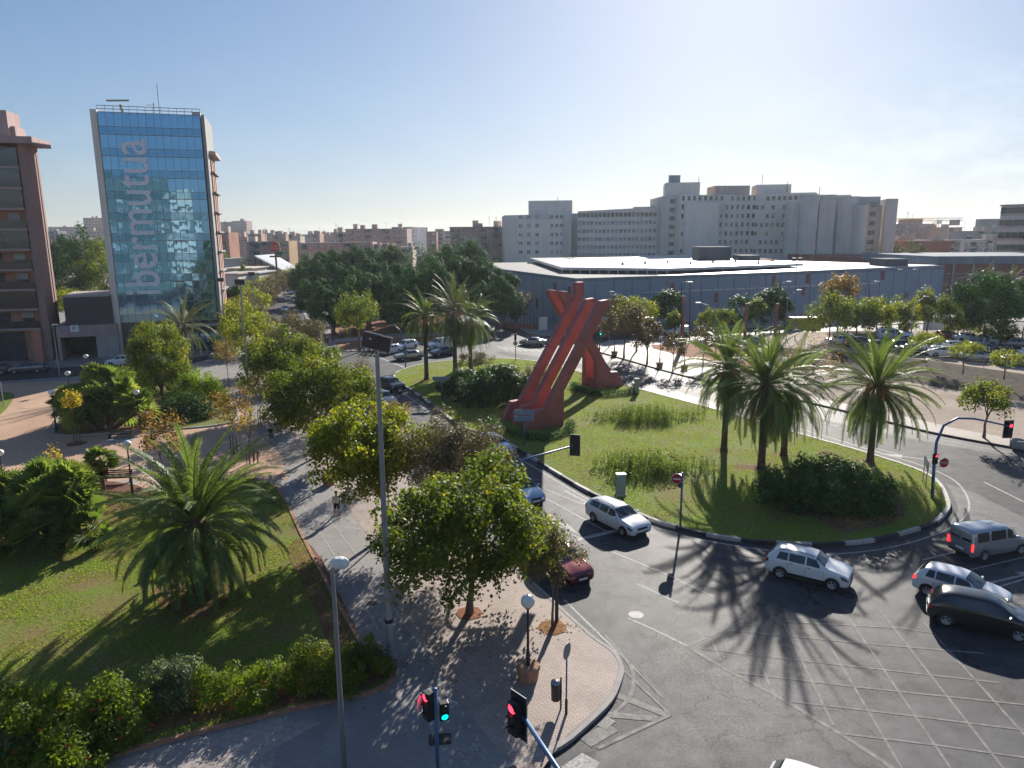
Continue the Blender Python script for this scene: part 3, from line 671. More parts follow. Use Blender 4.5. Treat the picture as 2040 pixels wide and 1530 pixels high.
# ---- date palms
def frond(L, e0, bend, nl, leaf, r, dead=0.0):
    """a feather leaf from the origin out along +X: rachis curve and leaflets; returns V, tri F, tint"""
    S = 14; ang = e0; pts = [np.zeros(3)]; tang = []
    for i in range(S):
        tang.append(np.array([math.cos(ang), 0, math.sin(ang)])); pts.append(pts[-1] + tang[-1] * L / S)
        ang = max(ang - bend / S * (0.5 + 1.3 * i / S), -1.50)
    tang.append(tang[-1]); pts = np.array(pts); tang = np.array(tang)
    V, F, T = [], [], []
    for i in range(S):                               # rachis as a thin three-sided rod
        w0, w1 = .045 * (1 - i / S) + .008, .045 * (1 - (i + 1) / S) + .008
        up0 = np.cross(tang[i], [0, 1, 0]) * -1; o = len(V)
        V += [pts[i] + [0, w0, 0], pts[i] - [0, w0, 0], pts[i] - up0 * w0, pts[i + 1] + [0, w1, 0], pts[i + 1] - [0, w1, 0], pts[i + 1] - up0 * w1]
        for a, b in ((0, 1), (1, 2), (2, 0)): F += [(o + a, o + b, o + 3 + b), (o + a, o + 3 + b, o + 3 + a)]; T += [.95, .95]
    for k in range(nl):
        u = .14 + .86 * (k + .5) / nl; x = u * S; i = min(int(x), S - 1); f = x - i
        p = pts[i] * (1 - f) + pts[i + 1] * f; t = tang[i]; up = np.array([-t[2], 0, t[0]])
        ll = leaf * (math.sin(min(1, (u - .08) * 2.6) * 1.57) ** .7) * (1 - .60 * max(0, u - .55) / .45)
        for sg in (-1, 1):
            fwd = .75 + .6 * u; lift = r.uniform(.15, .55)
            d = t * fwd + np.array([0, sg, 0]) * 1.0 + up * lift; d /= np.linalg.norm(d)
            m = p + d * ll * .55; e = m + (d + np.array([0, 0, -.45 - r.uniform(0, .4)])) * ll * .42
            w = t * .018 * (1 + leaf); o = len(V)
            V += [p - w, p + w, m + w * .9, m - w * .9, e]; F += [(o, o + 1, o + 2), (o, o + 2, o + 3), (o + 3, o + 2, o + 4)]
            c = r.uniform(.15, .8); T += [c, c, c]
    return np.array(V), np.array(F), np.array(T)
def palm_crown(name, seed, nf, L, leaf=.55, nl=46, emin=-70, emax=82, bend=1.5):
    r = rng(seed); lib = []
    VV, FF, TT, o = [], [], [], 0
    for k in range(nf):
        u = (k + .5) / nf; e = math.radians(emax + (emin - emax) * (u ** .95)) + r.normal() * .14
        V, F, T = frond(L * r.uniform(.86, 1.08) * (.86 if u > .8 else 1), e, bend * r.uniform(.7, 1.25) * (0.5 + .65 * u), nl, leaf, r)
        az = k * 2.39996 + r.normal() * .15; roll = r.normal() * .35
        c, s = math.cos(roll), math.sin(roll); V = V + [.16, 0, 0]
        # twist about the frond's own mean direction
        ax = V[F[-1][2]] / np.linalg.norm(V[F[-1][2]]); K = np.array([[0, -ax[2], ax[1]], [ax[2], 0, -ax[0]], [-ax[1], ax[0], 0]])
        Rm = np.eye(3) + s * K + (1 - c) * K @ K; V = V @ Rm.T
        V = V @ np.array([[math.cos(az), math.sin(az), 0], [-math.sin(az), math.cos(az), 0], [0, 0, 1]]); V[:, 2] += (1 - u) * .5
        VV.append(V); FF.append(F + o); TT.append(np.clip(T * .75 + r.uniform(0, .3), 0, 1)); o += len(V)
    return npmesh(name, np.concatenate(VV), np.concatenate(FF), np.concatenate(TT))
def palm_trunk(h, r0, r1, seed=0):
    mb = MB(); q = random.Random(seed); n = max(8, int(h / .16)); prof = []
    for i in range(n + 1):
        z = h * i / n; rr = r0 + (r1 - r0) * (i / n); flare = .35 * math.exp(-z / .35) * r0
        prof += [(rr + flare, z - .05), (rr * 1.13 + flare, z + .07)]
    prof += [(r1 * 1.5, h - .1), (r1 * 1.7, h + .25), (r1 * .8, h + .65), (.02, h + .9)]
    mb.lathe(prof, 12); r = random.Random(seed)
    mb.v = [(x * (1 + r.uniform(-.05, .05)), y * (1 + r.uniform(-.05, .05)), z) for x, y, z in mb.v]
    return mb
def fruit_mb(h, seed, n=9, R_=1.1):
    q = random.Random(seed); mb = MB()
    for k in range(n):
        a = 6.283 * k / n + q.uniform(-.3, .3); z0 = h + .35
        o = Vector((math.cos(a) * R_ * .6, math.sin(a) * R_ * .6, z0 + q.uniform(-.1, .3)))
        mb.tube([(0, 0, z0), o * Vector((.6, .6, 1)) + Vector((0, 0, .2)), o], .03, 5)
        for j in range(26):
            b = q.uniform(0, 6.28); s = q.uniform(.1, .42)
            e = o + Vector((math.cos(b) * s + math.cos(a) * .25, math.sin(b) * s + math.sin(a) * .25, -q.uniform(.35, .95)))
            mb.tube([o, o.lerp(e, .5) + Vector((0, 0, .12)), e], [.012, .022, .028], 4)
    return mb
PC = {}
def palm(name, label, base, h, L, seed, nf=78, r0=.30, r1=.26, fr='frond', fruit=0, group=None, rz=0.0, **kw):
    t = thing(name, label, 'palm tree', base, rz, group)
    palm_trunk(h, r0, r1, seed).obj('trunk', M['bark2'], t)
    key = (nf, round(L, 1), fr, tuple(sorted(kw.items())), seed)
    if key not in PC: PC[key] = palm_crown('crown', seed, nf, L, **kw)
    c = mkobj('crown', PC[key], M[fr], t); c.location = (0, 0, h + .1)
    if 'dead' not in PC: PC['dead'] = palm_crown('dead_fronds', 77, 13, 2.9, .4, 30, -88, -48, .9)
    d = mkobj('dead_fronds', PC['dead'], M['deadfrond'], t); d.location = (0, 0, h - .05); d.rotation_euler = (0, 0, seed * 1.7); d.scale = (.8 + .05 * (seed % 7),) * 3
    c.rotation_euler = (math.sin(seed * 2.3) * .09, math.cos(seed * 1.7) * .09, seed)
    if fruit: fruit_mb(h, seed, fruit).obj('fruit_clusters', M['fruit'], t)
    return t

# ---- fan palms
def fan_heads(seed, heads, n=34, R_=.55, stalk=.75):
    R_ *= 1.35; n *= .62
    """heads: list of (x, y, z, scale); each head is a ball of fan leaves on stalks"""
    r = rng(seed); V, F, T = [], [], []
    for hx, hy, hz, sc in heads:
        for k in range(int(n)):
            e = math.radians(r.uniform(-35, 85)); a = r.uniform(0, 6.283)
            d = np.array([math.cos(e) * math.cos(a), math.cos(e) * math.sin(a), math.sin(e)])
            p0 = np.array([hx, hy, hz]); p = p0 + d * stalk * sc * r.uniform(.7, 1.1)
            side = np.cross(d, [0, 0, 1.0]); side /= max(np.linalg.norm(side), 1e-6); nrm = np.cross(side, d)
            o = len(V); w = .012; V += [p0 - side * w, p0 + side * w, p + side * w, p - side * w]; F += [(o, o + 1, o + 2), (o, o + 2, o + 3)]; T += [.8, .8]
            m = 13; rr = R_ * sc * r.uniform(.7, 1.2); c0 = r.uniform(0, .85)
            ph_ = r.uniform(-1.2, 1.2); side, nrm = side * math.cos(ph_) + nrm * math.sin(ph_), nrm * math.cos(ph_) - side * math.sin(ph_)
            for j in range(m):
                b = (j - (m - 1) / 2) * .235; dd = d * math.cos(b) + side * math.sin(b)
                q = (dd + nrm * .18 * abs(math.sin(b))) * rr; hw = rr * .085; s2 = -d * math.sin(b) + side * math.cos(b); o = len(V)
                V += [p, p + q * .6 + s2 * hw, p + q * 1.0 + [0, 0, -.14 * rr], p + q * .6 - s2 * hw]; F += [(o, o + 1, o + 2), (o, o + 2, o + 3)]
                c = min(1, c0 + r.uniform(0, .2)); T += [c, c]
    return npmesh('fans', np.array(V), np.array(F), np.array(T))
def fan_palm(label, base, heads, seed, n=34, R_=.55, stalk=.75, tr=.14, group=None, skirt=False, big=1.0):
    heads = [(a * big, b * big, c * big, d * (1 + (big - 1) * .45)) for a, b, c, d in heads]; n = n * (1 + (big - 1) * .9)
    t = thing('fan_palm', label, 'fan palm', base, 0, group)
    mb = MB()
    for hx, hy, hz, sc in heads: mb.tube([(hx * .25, hy * .25, -.05), (hx * .7, hy * .7, hz * .5), (hx, hy, hz)], [tr * 1.2 * sc, tr * sc, tr * sc], 8)
    mb.obj('trunk', M['bark2'], t)
    mkobj('crown', fan_heads(seed, heads, n, R_, stalk), M['fan'], t)
    if skirt:
        q = random.Random(seed); sk = MB()
        for hx, hy, hz, sc in heads:
            for k in range(70):
                a = q.uniform(0, 6.28); z = hz - q.uniform(.0, .9); rr = q.uniform(.25, .5)
                sk.add([(hx + math.cos(a) * .12, hy + math.sin(a) * .12, z + .1), (hx + math.cos(a + .3) * rr, hy + math.sin(a + .3) * rr, z - .25), (hx + math.cos(a) * rr * .9, hy + math.sin(a) * rr * .9, z - .5), (hx + math.cos(a - .3) * rr, hy + math.sin(a - .3) * rr, z - .25)], [(0, 1, 2, 3)])
        sk.obj('dead_leaves', M['wood'], t)
    return t

ZL = ZK + .07
# -- palms
big = palm('date_palm', 'big date palm with a short fat trunk and arching fronds on the near lawn', G3(404, 1188, ZL), 3.5, 4.9, 3, nf=124, r0=.46, r1=.44, fr='frond', leaf=.58, nl=66, emin=-26, emax=85, bend=1.75)
# the suckers at its foot
sk_ = palm_crown('low_fronds', 31, 16, 2.3, .45, 40, -5, 60, 1.4)
o = mkobj('low_fronds', sk_, M['frond'], big); o.location = (-1.0, -.3, .25)
isl_p = 'date palms on the roundabout lawn'
palm('date_palm', 'tall date palm farthest right on the roundabout, orange date clusters all round its crown', G3(1733, 920, .17), 5.7, 5.3, 5, 110, .24, .22, 'frond', 10, isl_p, leaf=.55, nl=54, emin=-60, emax=84, bend=1.55)
palm('date_palm', 'foremost date palm of the right-hand roundabout group, without dates', G3(1516, 933, .17), 6.3, 5.3, 6, 110, .27, .24, 'frond', 0, isl_p, leaf=.55, nl=54, emin=-60, emax=84, bend=1.55)
palm('date_palm', 'date palm half hidden behind the front one of the right-hand group on the roundabout', G3(1561, 907, .17), 5.4, 4.8, 7, 80, .24, .22, 'frond', 0, isl_p, leaf=.55, nl=50, emin=-64, emax=70, bend=1.6)
palm('date_palm', 'leftmost date palm of the right-hand roundabout group, orange dates under its fronds', G3(1442, 897, .17), 6.7, 4.6, 8, 86, .24, .22, 'frond', 8, isl_p, leaf=.55, nl=50, emin=-62, emax=82, bend=1.5)
palm('date_palm', 'slim date palm at the left tip of the roundabout lawn with a hanging orange cluster', G3(850, 756, .17), 7.7, 4.2, 9, 52, .26, .23, 'frond', 4, isl_p, leaf=.45, nl=36, emin=-55, emax=80, bend=1.5)
palm('date_palm', 'tallest date palm of the left group, standing between two others', G3(907, 741, .17), 7.8, 5.2, 10, 92, .28, .25, 'frond2', 6, isl_p, leaf=.55, nl=46, emin=-80, emax=84, bend=1.3)
palm('date_palm', 'date palm on the right of the left group nearest the red sculpture', G3(938, 736, .17), 6.6, 4.8, 12, 70, .26, .23, 'frond', 0, isl_p, leaf=.55, nl=46, emin=-82, emax=75, bend=1.4)
palm('date_palm', 'shaggy date palm in the park before the glass tower with drooping dry lower fronds', G3(373, 745, ZL), 6.0, 4.8, 14, 60, .32, .3, 'frond2', 0, None, leaf=.5, nl=36, emin=-72, emax=78, bend=1.7)
# -- fan palms
fan_palm('broad clump of fan palms at the left edge of the near lawn', G3(95, 1080, ZL), [(0, 0, 1.5, 1.1), (-1.3, .4, 1.2, 1), (1.2, .2, 1.3, 1), (.6, .9, 2.0, 1), (-.6, 1.0, 2.0, 1), (-2.0, -.2, .9, 1), (1.9, -.4, .7, .9), (.2, -.9, .7, 1), (-1.0, -.8, .8, 1), (-2.2, 1.0, 1.6, 1)], 21, 46, .62, .75, big=1.5)
fan_palm('upright fan palm with a skirt of brown leaves on a bare trunk', G3(206, 978, ZK), [(0, 0, 2.3, 1.0)], 22, 75, .5, .62, .16, skirt=True)
fan_palm('low spreading fan palm beside the one with the brown skirt', G3(125, 990, ZK), [(0, 0, 1.4, 1.0), (.5, .4, 1.2, .9), (-.5, .3, 1.1, .8)], 23, 60, .52, .65, big=1.15)
fan_palm('dark clump of fan palms in the round park bed behind the empty bench', G3(205, 855, ZL), [(0, 0, 2.0, 1.2), (1.4, .6, 2.2, 1.2), (-1.6, .4, 1.8, 1.2), (2.6, .2, 1.5, 1.1), (-2.9, 1.2, 1.6, 1.2), (.2, 2.2, 2.8, 1.2), (-1.6, 2.6, 2.8, 1.2), (-.6, -1, 1, 1)], 24, 42, .75, .85, .16, big=1.3)

# -- street mulberries and grey trees west of the avenue
wst = 'trees along the west pavement'
tree('mulberry_tree', 'large mulberry tree with glossy green leaves in front of the tall floodlight mast', G3(935, 1222), 7.1, 4.3, 2.75, 'leaf_mul', 41, .175, 36000, 150, tr=.17, th=1.9, group=wst, clump=.21, droop=1.4, lump=.36, hollow=.4, asp=.8, off=(.35, .3))
tree('mulberry_tree', 'yellow-green mulberry behind the floodlight mast, brightest of the street trees', G3(785, 1058), 8.0, 3.9, 2.8, 'leaf_mul2', 42, .18, 30000, 130, tr=.17, th=2.2, group=wst, clump=.21, hollow=.4, droop=.8, asp=.8, off=(-1.6, .5))
tree('small_tree', 'small brownish tree in a square of wood chips next to the ball lamp', G3(1101, 1248), 4.9, 1.45, 1.35, 'leaf_olive', 43, .11, 5200, 46, tr=.06, th=1.9, group=wst, clump=.30, asp=.5, droop=.5)
tree('carob_tree', 'grey-brown dense tree by the road right behind the big mulberry', G3(905, 1062), 7.4, 3.3, 2.6, 'leaf_olive', 44, .15, 24000, 110, tr=.14, group=wst, clump=.24, hollow=.4, asp=.5)
tree('mulberry_tree', 'dark green mulberry over the pavement where a walker in black passes', G3(640, 905), 7.8, 4.4, 3.0, 'leaf_mul', 45, .2, 25000, 110, tr=.16, group=wst, clump=.22, asp=.8, droop=.5)
tree('mulberry_tree', 'mulberry with yellow flecks standing behind the dark green one', G3(592, 822), 8.4, 5.0, 3.2, 'leaf_mul', 46, .22, 24000, 110, tr=.16, group=wst, clump=.22, asp=.8)
tree('small_tree', 'low purple-brown tree near the two cars below the mast head', G3(782, 930), 5.6, 1.7, 1.6, 'leaf_dry', 47, .14, 3000, 46, tr=.09, group=wst, asp=.5)
tree('carob_tree', 'grey tree that half hides a red car on the avenue', G3(704, 838), 6.0, 2.6, 2.1, 'leaf_olive', 48, .16, 6500, 70, tr=.12, group=wst, asp=.5)
tree('carob_tree', 'round grey-brown tree by the avenue beside the white hatchback coming in', G3(598, 755), 8.2, 4.3, 3.3, 'leaf_olive', 49, .22, 15000, 90, tr=.16, group=wst, asp=.5, clump=.22)
tree('mulberry_tree', 'loose yellow-green mulberry right of the glass tower foot', G3(505, 745), 8.0, 4.2, 3.4, 'leaf_mul2', 50, .24, 8000, 80, tr=.16, group=wst, asp=.8, clump=.22)
tree('mulberry_tree', 'green mulberry behind the loose yellow-green one near the tower', G3(490, 700), 8.0, 3.9, 3.3, 'leaf_mul2', 51, .26, 7000, 80, tr=.16, group=wst, asp=.8)
tree('carob_tree', 'dark small grey tree in the gap before the curved avenue', G3(545, 700), 6.2, 3.0, 2.4, 'leaf_olive', 52, .2, 5000, 60, tr=.12, group=wst, asp=.5)
# the row along the far avenue: two crowns shared
rowc = [crown_mesh('crown', 60 + k, (3.6, 3.6, 2.9), 60, 4600, .3, clump=.28, asp=.6) for k in range(3)]
rowt = trunk_mb(2.6, .15, .11, 60, 5, 2.0, 5.5).mesh('trunk')
row = [(470, 690, 'leaf_mul2'), (500, 672, 'leaf_olive'), (505, 650, 'leaf_mul2'), (520, 636, 'leaf_olive'), (488, 640, 'leaf_mul2'), (531, 622, 'leaf_olive'), (540, 610, 'leaf_olive'),
       (552, 601, 'leaf_olive'), (520, 612, 'leaf_mul2'), (566, 590, 'leaf_olive'), (580, 581, 'leaf_mul2'), (592, 575, 'leaf_olive'), (604, 568, 'leaf_olive')]
wd_ = ['first', 'second', 'third', 'fourth', 'fifth', 'sixth', 'seventh', 'eighth', 'ninth', 'tenth', 'eleventh', 'twelfth', 'thirteenth', 'fourteenth', 'fifteenth', 'sixteenth', 'seventeenth', 'eighteenth', 'nineteenth', 'twentieth']
for i, (px, py, lm) in enumerate(row):
    t = thing('street_tree', ('yellowish' if 'mul' in lm else 'grey-green') + ' street tree, ' + wd_[i] + ' of the far avenue row counting from the tower', 'tree', G3(px, py), i * 1.3, 'street trees lining the far avenue')
    mkobj('trunk', rowt, M['bark'], t)
    c = mkobj('crown', rowc[i % 3].copy(), None, t); c.data.materials.clear(); c.data.materials.append(M[lm]); c.location = (0, 0, 5.0); c.scale = (1.05, 1.05, 1.0)
# -- the dense ficus grove between the roads
gc = [crown_mesh('crown', 80 + k, (6.5, 6.5, 5.2), 95, 21000, .42, clump=.21, asp=.7, lump=.25, hollow=.72, bottom=-.75, up=.35, align=1.2) for k in range(3)]
gt = trunk_mb(3.5, .5, .35, 80, 6, 4.0, 8.5).mesh('trunk')
grove = [(640, 640, 9.5, 'nearest the avenue lane with the cars'), (665, 668, 9.0, 'at its lower left corner above the walkers'), (625, 607, 10.5, 'overhanging the bend of the avenue'),
         (640, 586, 13.5, 'at the left end of the skyline'), (690, 632, 12.0, 'in the middle of its left half'), (700, 600, 14, 'behind the middle of its left half'), (735, 655, 11.0, 'over the lone blue curved post'),
         (755, 622, 12.5, 'with the lighter olive top'), (775, 596, 14.0, 'under the white gabled flats'), (735, 583, 14.5, 'below the long low flats'), (815, 640, 12.0, 'behind the slim date palm'),
         (860, 655, 11.5, 'behind the tallest palm of the left group'), (905, 640, 14.0, 'with the highest top at its right'), (960, 640, 12.5, 'at its right end by the blue hall'), (930, 605, 15.0, 'rising behind its right end'), (880, 600, 13.5, 'left of its highest right top'), (800, 665, 8.0, 'low over the parked cars'), (990, 655, 9.0, 'lowest one beside the hall fence')]
for i, (px, py, hh, wh) in enumerate(grove):
    s = hh / 12.0
    t = thing('ficus_tree', 'dark green ficus of the grove, ' + wh, 'tree', G3(px, py), i * 2.1, 'ficus grove between the avenue and the hall')
    a = mkobj('trunk', gt, M['bark'], t); a.scale = (s, s, s)
    c = mkobj('crown', gc[i % 3], M['leaf_ficus'], t); c.location = (0, 0, hh - 5.2 * s); c.scale = (s, s, s)
tree('carob_tree', 'thin brown-green tree leaning over the lone blue post at the corner', G3(716, 700), 9.5, 3.6, 3.6, 'leaf_mul', 95, .3, 5000, 60, tr=.2, th=3.5, asp=.6)
tree('carob_tree', 'rusty grey tree before the left wall of the blue hall', G3(1028, 648), 7.6, 3.3, 2.9, 'leaf_olive', 96, .3, 3600, 50, tr=.15, asp=.6)
# -- park trees
tree('carob_tree', 'dense olive-green tree with a knobbly crown in front of the glass tower', G3(325, 800), 9.6, 3.4, 4.7, 'leaf_mul', 101, .21, 24000, 120, tr=.2, th=1.2, clump=.22, asp=.6, hollow=.35, bottom=-1)
bush('bright_bush', 'bright lime-green round bush at the right side of the round bed', G3(402, 808, ZL), (3.2, 2.8, 3.0), 'leaf_lime', 102, .17, 19000, 90, clump=.24, hollow=.45)
bush('bright_bush', 'low lime-green bush left of the knobbly olive tree', G3(280, 780, ZL), (2.8, 2.4, 2.1), 'leaf_lime', 103, .17, 11000, 60, clump=.26, hollow=.4)
bush('dark_bush', 'dark bush under the knobbly tree in the round bed', G3(372, 832, ZL), (2.6, 2.0, 2.0), 'leaf_bush', 104, .15, 9000, 60)
bush('flowering_shrub', 'yellowish loose shrub at the back edge of the round bed', G3(208, 768, ZL), (1.5, 1.2, 1.0), 'leaf_hib', 105, .13, 2200, 30)
bush('flowering_shrub', 'small loose shrub next to the white parked car', G3(238, 764, ZL), (1.4, 1.2, 1.2), 'leaf_hib', 106, .13, 2000, 30)
def sapling(label, px, py, H, R_, lm, seed, n=900, stake=True, size=.16):
    t = tree('young_tree', label, G3(px, py), H, R_, R_ * 1.25, lm, seed, size, n, 40, th=H * .45, tr=.045, asp=.8, clump=.3, hollow=.25, group='young trees in the park')
    if stake:
        mb = MB()
        for k in (-1, 1): mb.tube([(k * .28, .1, 0), (k * .24, .1, 1.6)], .04, 6)
        mb.obj('stakes', M['wood'], t)
    return t
sapling('slim sapling with yellow leaves between two wooden stakes beside the bench', 153, 883, 5.2, .95, 'leaf_yel', 111, 800)
sapling('young tree with orange-brown leaves in front of the fan palm clump', 330, 985, 6.6, 1.75, 'leaf_dry', 112, 1700)
sapling('young tree with sparse golden leaves where the park meets the pavement', 466, 905, 6.2, 1.9, 'leaf_dry', 113, 1500)
sapling('thin sapling with a few pale leaves below the lime bush', 520, 850, 5.6, 1.7, 'leaf_yel', 114, 800)
sapling('nearly bare sapling by the two red bollards', 498, 925, 5.0, 1.2, 'leaf_yel', 115, 260)
sapling('orange-leaved young tree right of the lime bush', 456, 775, 6.5, 1.6, 'leaf_dry', 116, 800, False)
sapling('small sapling poking up behind the low fan palm', 112, 965, 3.2, .8, 'leaf_yel', 117, 160, False)
# -- hibiscus hedge by the brick edging
hb = 'flowering shrubs along the brick edging'
bush('hibiscus_shrub', 'big yellow-green hibiscus at the bottom left corner', G3(70, 1478, ZL), (1.75, 1.5, 1.75), 'leaf_hib', 121, .13, 11000, 60, group=hb, flowers=4)
bush('hibiscus_shrub', 'dark low hibiscus cut off by the left edge of the picture', G3(-30, 1500, ZL), (1.5, 1.4, 1.9), 'leaf_pale', 128, .13, 7000, 60, group=hb, flowers=3)
bush('hibiscus_shrub', 'hibiscus with pink-red blooms left of the tall pale shrub', G3(235, 1460, ZL), (1.9, 1.3, 1.6), 'leaf_hib', 122, .12, 11500, 60, group=hb, flowers=9)
bush('pale_shrub', 'tall pale-leaved shrub standing out of the hibiscus hedge', G3(350, 1405, ZL), (.9, .85, 2.0), 'leaf_pale', 123, .12, 5500, 50, group=hb)
bush('hibiscus_shrub', 'sparse yellowish hibiscus with several scarlet blooms right of the tall pale shrub', G3(462, 1400, ZL), (1.7, 1.1, 1.2), 'leaf_hib', 124, .11, 6500, 50, group=hb, flowers=9)
bush('hibiscus_shrub', 'small sparse shrub with orange-red blooms in the middle of the hedge', G3(545, 1378, ZL), (1.1, .9, 1.15), 'leaf_hib', 125, .11, 3600, 36, group=hb, flowers=6)
bush('dark_bush', 'dense dark green shrub ending the hedge beside the street lamp post', G3(655, 1368, ZL), (1.65, 1.2, 1.45), 'leaf_mul', 126, .10, 13000, 70, group=hb)
bush('dark_bush', 'dense green shrub behind the lamp post at the hedge corner', G3(735, 1338, ZL), (1.1, 1.15, 1.1), 'leaf_mul', 127, .10, 8000, 50, group=hb)
bush('hibiscus_shrub', 'shaded hibiscus between the corner one and the pink-flowered one', G3(150, 1530, ZL), (1.5, 1.2, 1.2), 'leaf_hib', 129, .12, 6000, 50, group=hb, flowers=3)
# -- bushes on the island
bush('dark_bush', 'large dark oval bush at the right end of the roundabout lawn', G3(1640, 1008, .17), (4.5, 3.1, 2.5), 'leaf_bush', 131, .2, 26000, 150, clump=.2, hollow=.35)
bush('dark_bush', 'wide dark bush behind the lower sculpture foot', G3(988, 800, .17), (4.8, 3.6, 2.9), 'leaf_bush', 132, .24, 21000, 130, clump=.2, hollow=.35)
bush('dark_bush', 'dark bush left of the wide one, near the small blue sign board', G3(930, 790, .17), (3.5, 3.0, 2.6), 'leaf_bush', 133, .24, 15000, 110, clump=.2, hollow=.35)
bush('dry_bush', 'reddish dry bush at the right of the wide dark bush', G3(1066, 762, .17), (2.2, 1.6, 1.9), 'leaf_olive', 134, .16, 2600, 40)
bush('dry_bush', 'low dry bush on the far lawn edge behind the left palms', G3(945, 722, .17), (3.0, 1.5, 1.2), 'leaf_olive', 135, .18, 2600, 40)
def hedge_ring(label, loops, seed):
    r = rng(seed); P = []
    for (x, y) in loops: P.append((x, y))
    P = np.array(line_at(P, .25)); n = 7000; i = r.randint(0, len(P), n)
    X = np.column_stack([P[i] + r.normal(size=(n, 2)) * .26, r.uniform(.0, .62, n)]); N = r.normal(size=(n, 3)) + [0, 0, .5]
    V, F = leaf_quads(X, N, .11, r)
    return tag(mkobj('low_hedge', npmesh('low_hedge', V, F, r.uniform(0, .9, n)), M['leaf_bush']), label, 'hedge')
hedge_ring('low clipped hedge round the lower foot of the sculpture', pxl([(978, 838), (984, 855), (1030, 872), (1090, 878), (1136, 862), (1136, 845)], .17), 141).location.z = .17
hedge_ring('low clipped hedge round the far foot of the sculpture', pxl([(1143, 770), (1148, 780), (1200, 790), (1255, 786), (1268, 776)], .17), 142).location.z = .17
def reeds(label, px, py, rx, ry, h, seed, n=1500, fl=0):
    t = thing('reed_clump', label, 'plant clump', G3(px, py, .17)); r = rng(seed); V, F, T = [], [], []
    for k in range(n):
        a = r.uniform(0, 6.28); q = r.uniform(0, 1) ** .5; q *= 1 + .35 * math.sin(3 * a + seed) + .2 * math.sin(5 * a); b = np.array([math.cos(a) * rx * q, math.sin(a) * ry * q, 0]); hh = h * r.uniform(.35, 1.15) * (1.1 - .35 * q)
        tp = b + [r.normal() * .15, r.normal() * .15, hh]; s = np.array([math.cos(a * 7), math.sin(a * 7), 0]) * .02; o = len(V)
        V += [b - s, b + s, tp + s * .3, tp - s * .3]; F.append((o, o + 1, o + 2, o + 3)); T.append(r.uniform(.2, .9))
        for j in range(7):
            u = r.uniform(.25, 1); p = b + (tp - b) * u; d = r.normal(size=3); d[2] = abs(d[2]) * .7; d /= np.linalg.norm(d); e = np.cross(d, r.normal(size=3)); e /= np.linalg.norm(e); L_ = .2; o = len(V)
            V += [p, p + d * L_ * .5 + e * .03, p + d * L_, p + d * L_ * .5 - e * .03]; F.append((o, o + 1, o + 2, o + 3)); T.append(r.uniform(.3, 1))
    mkobj('foliage', npmesh('foliage', np.array(V), np.array(F), np.array(T)), M['reed'], t)
    if fl:
        for k in range(fl):
            a = r.uniform(0, 6.28); q = r.uniform(.3, .95); MB().sphere((math.cos(a) * rx * q, math.sin(a) * ry * q, h * r.uniform(.6, .95)), .06, 6).obj('flower', M['petal'], t)
    return t
reeds('far patch of tall green stems on the roundabout lawn', 1283, 836, 4.3, 2.0, 1.6, 151, 620)
reeds('near patch of tall stems with red flowers on the roundabout lawn', 1292, 938, 3.9, 2.2, 1.5, 152, 700, 26)
# -- trees and palms of the east side
def etree(name, label, px, py, H, R_, lm, seed, n=3200, z=ZK, Rz=None, **kw):
    return tree(name, label, G3(px, py, z), H, R_, Rz or R_ * .85, lm, seed, kw.pop('size', .26), n, kw.pop('nclump', 55), tr=kw.pop('tr', .13), asp=kw.pop('asp', .7), **kw)
etree('carob_tree', 'grey-brown street tree leaning over the ball lamps on the pale pavement', 1243, 713, 8.6, 3.6, 'leaf_olive', 161, 5200, th=3.0)
etree('mulberry_tree', 'green-topped street tree just behind the grey-brown one', 1268, 700, 8.8, 3.1, 'leaf_mul2', 162, 3000)
etree('dry_tree', 'tree with a ragged brown drooping crown right of the ball lamps', 1289, 725, 6.8, 2.0, 'leaf_olive', 163, 2600, Rz=2.6, th=2)
etree('small_tree', 'thin young street tree beside the empty kerb of the pale pavement', 1340, 738, 5.2, 2.0, 'leaf_olive', 164, 900, th=2.2, tr=.07)
etree('small_tree', 'small leafy tree half hidden by the left date palm of the right group', 1400, 730, 6.0, 2.2, 'leaf_olive', 165, 1200, th=2.2, tr=.08)
etree('carob_tree', 'dark spreading tree with a bent trunk standing on the sandy field', 1960, 872, 5.3, 2.4, 'leaf_mul', 166, 4200, th=2.0, tr=.11, size=.2, Rz=1.5, lump=.5)
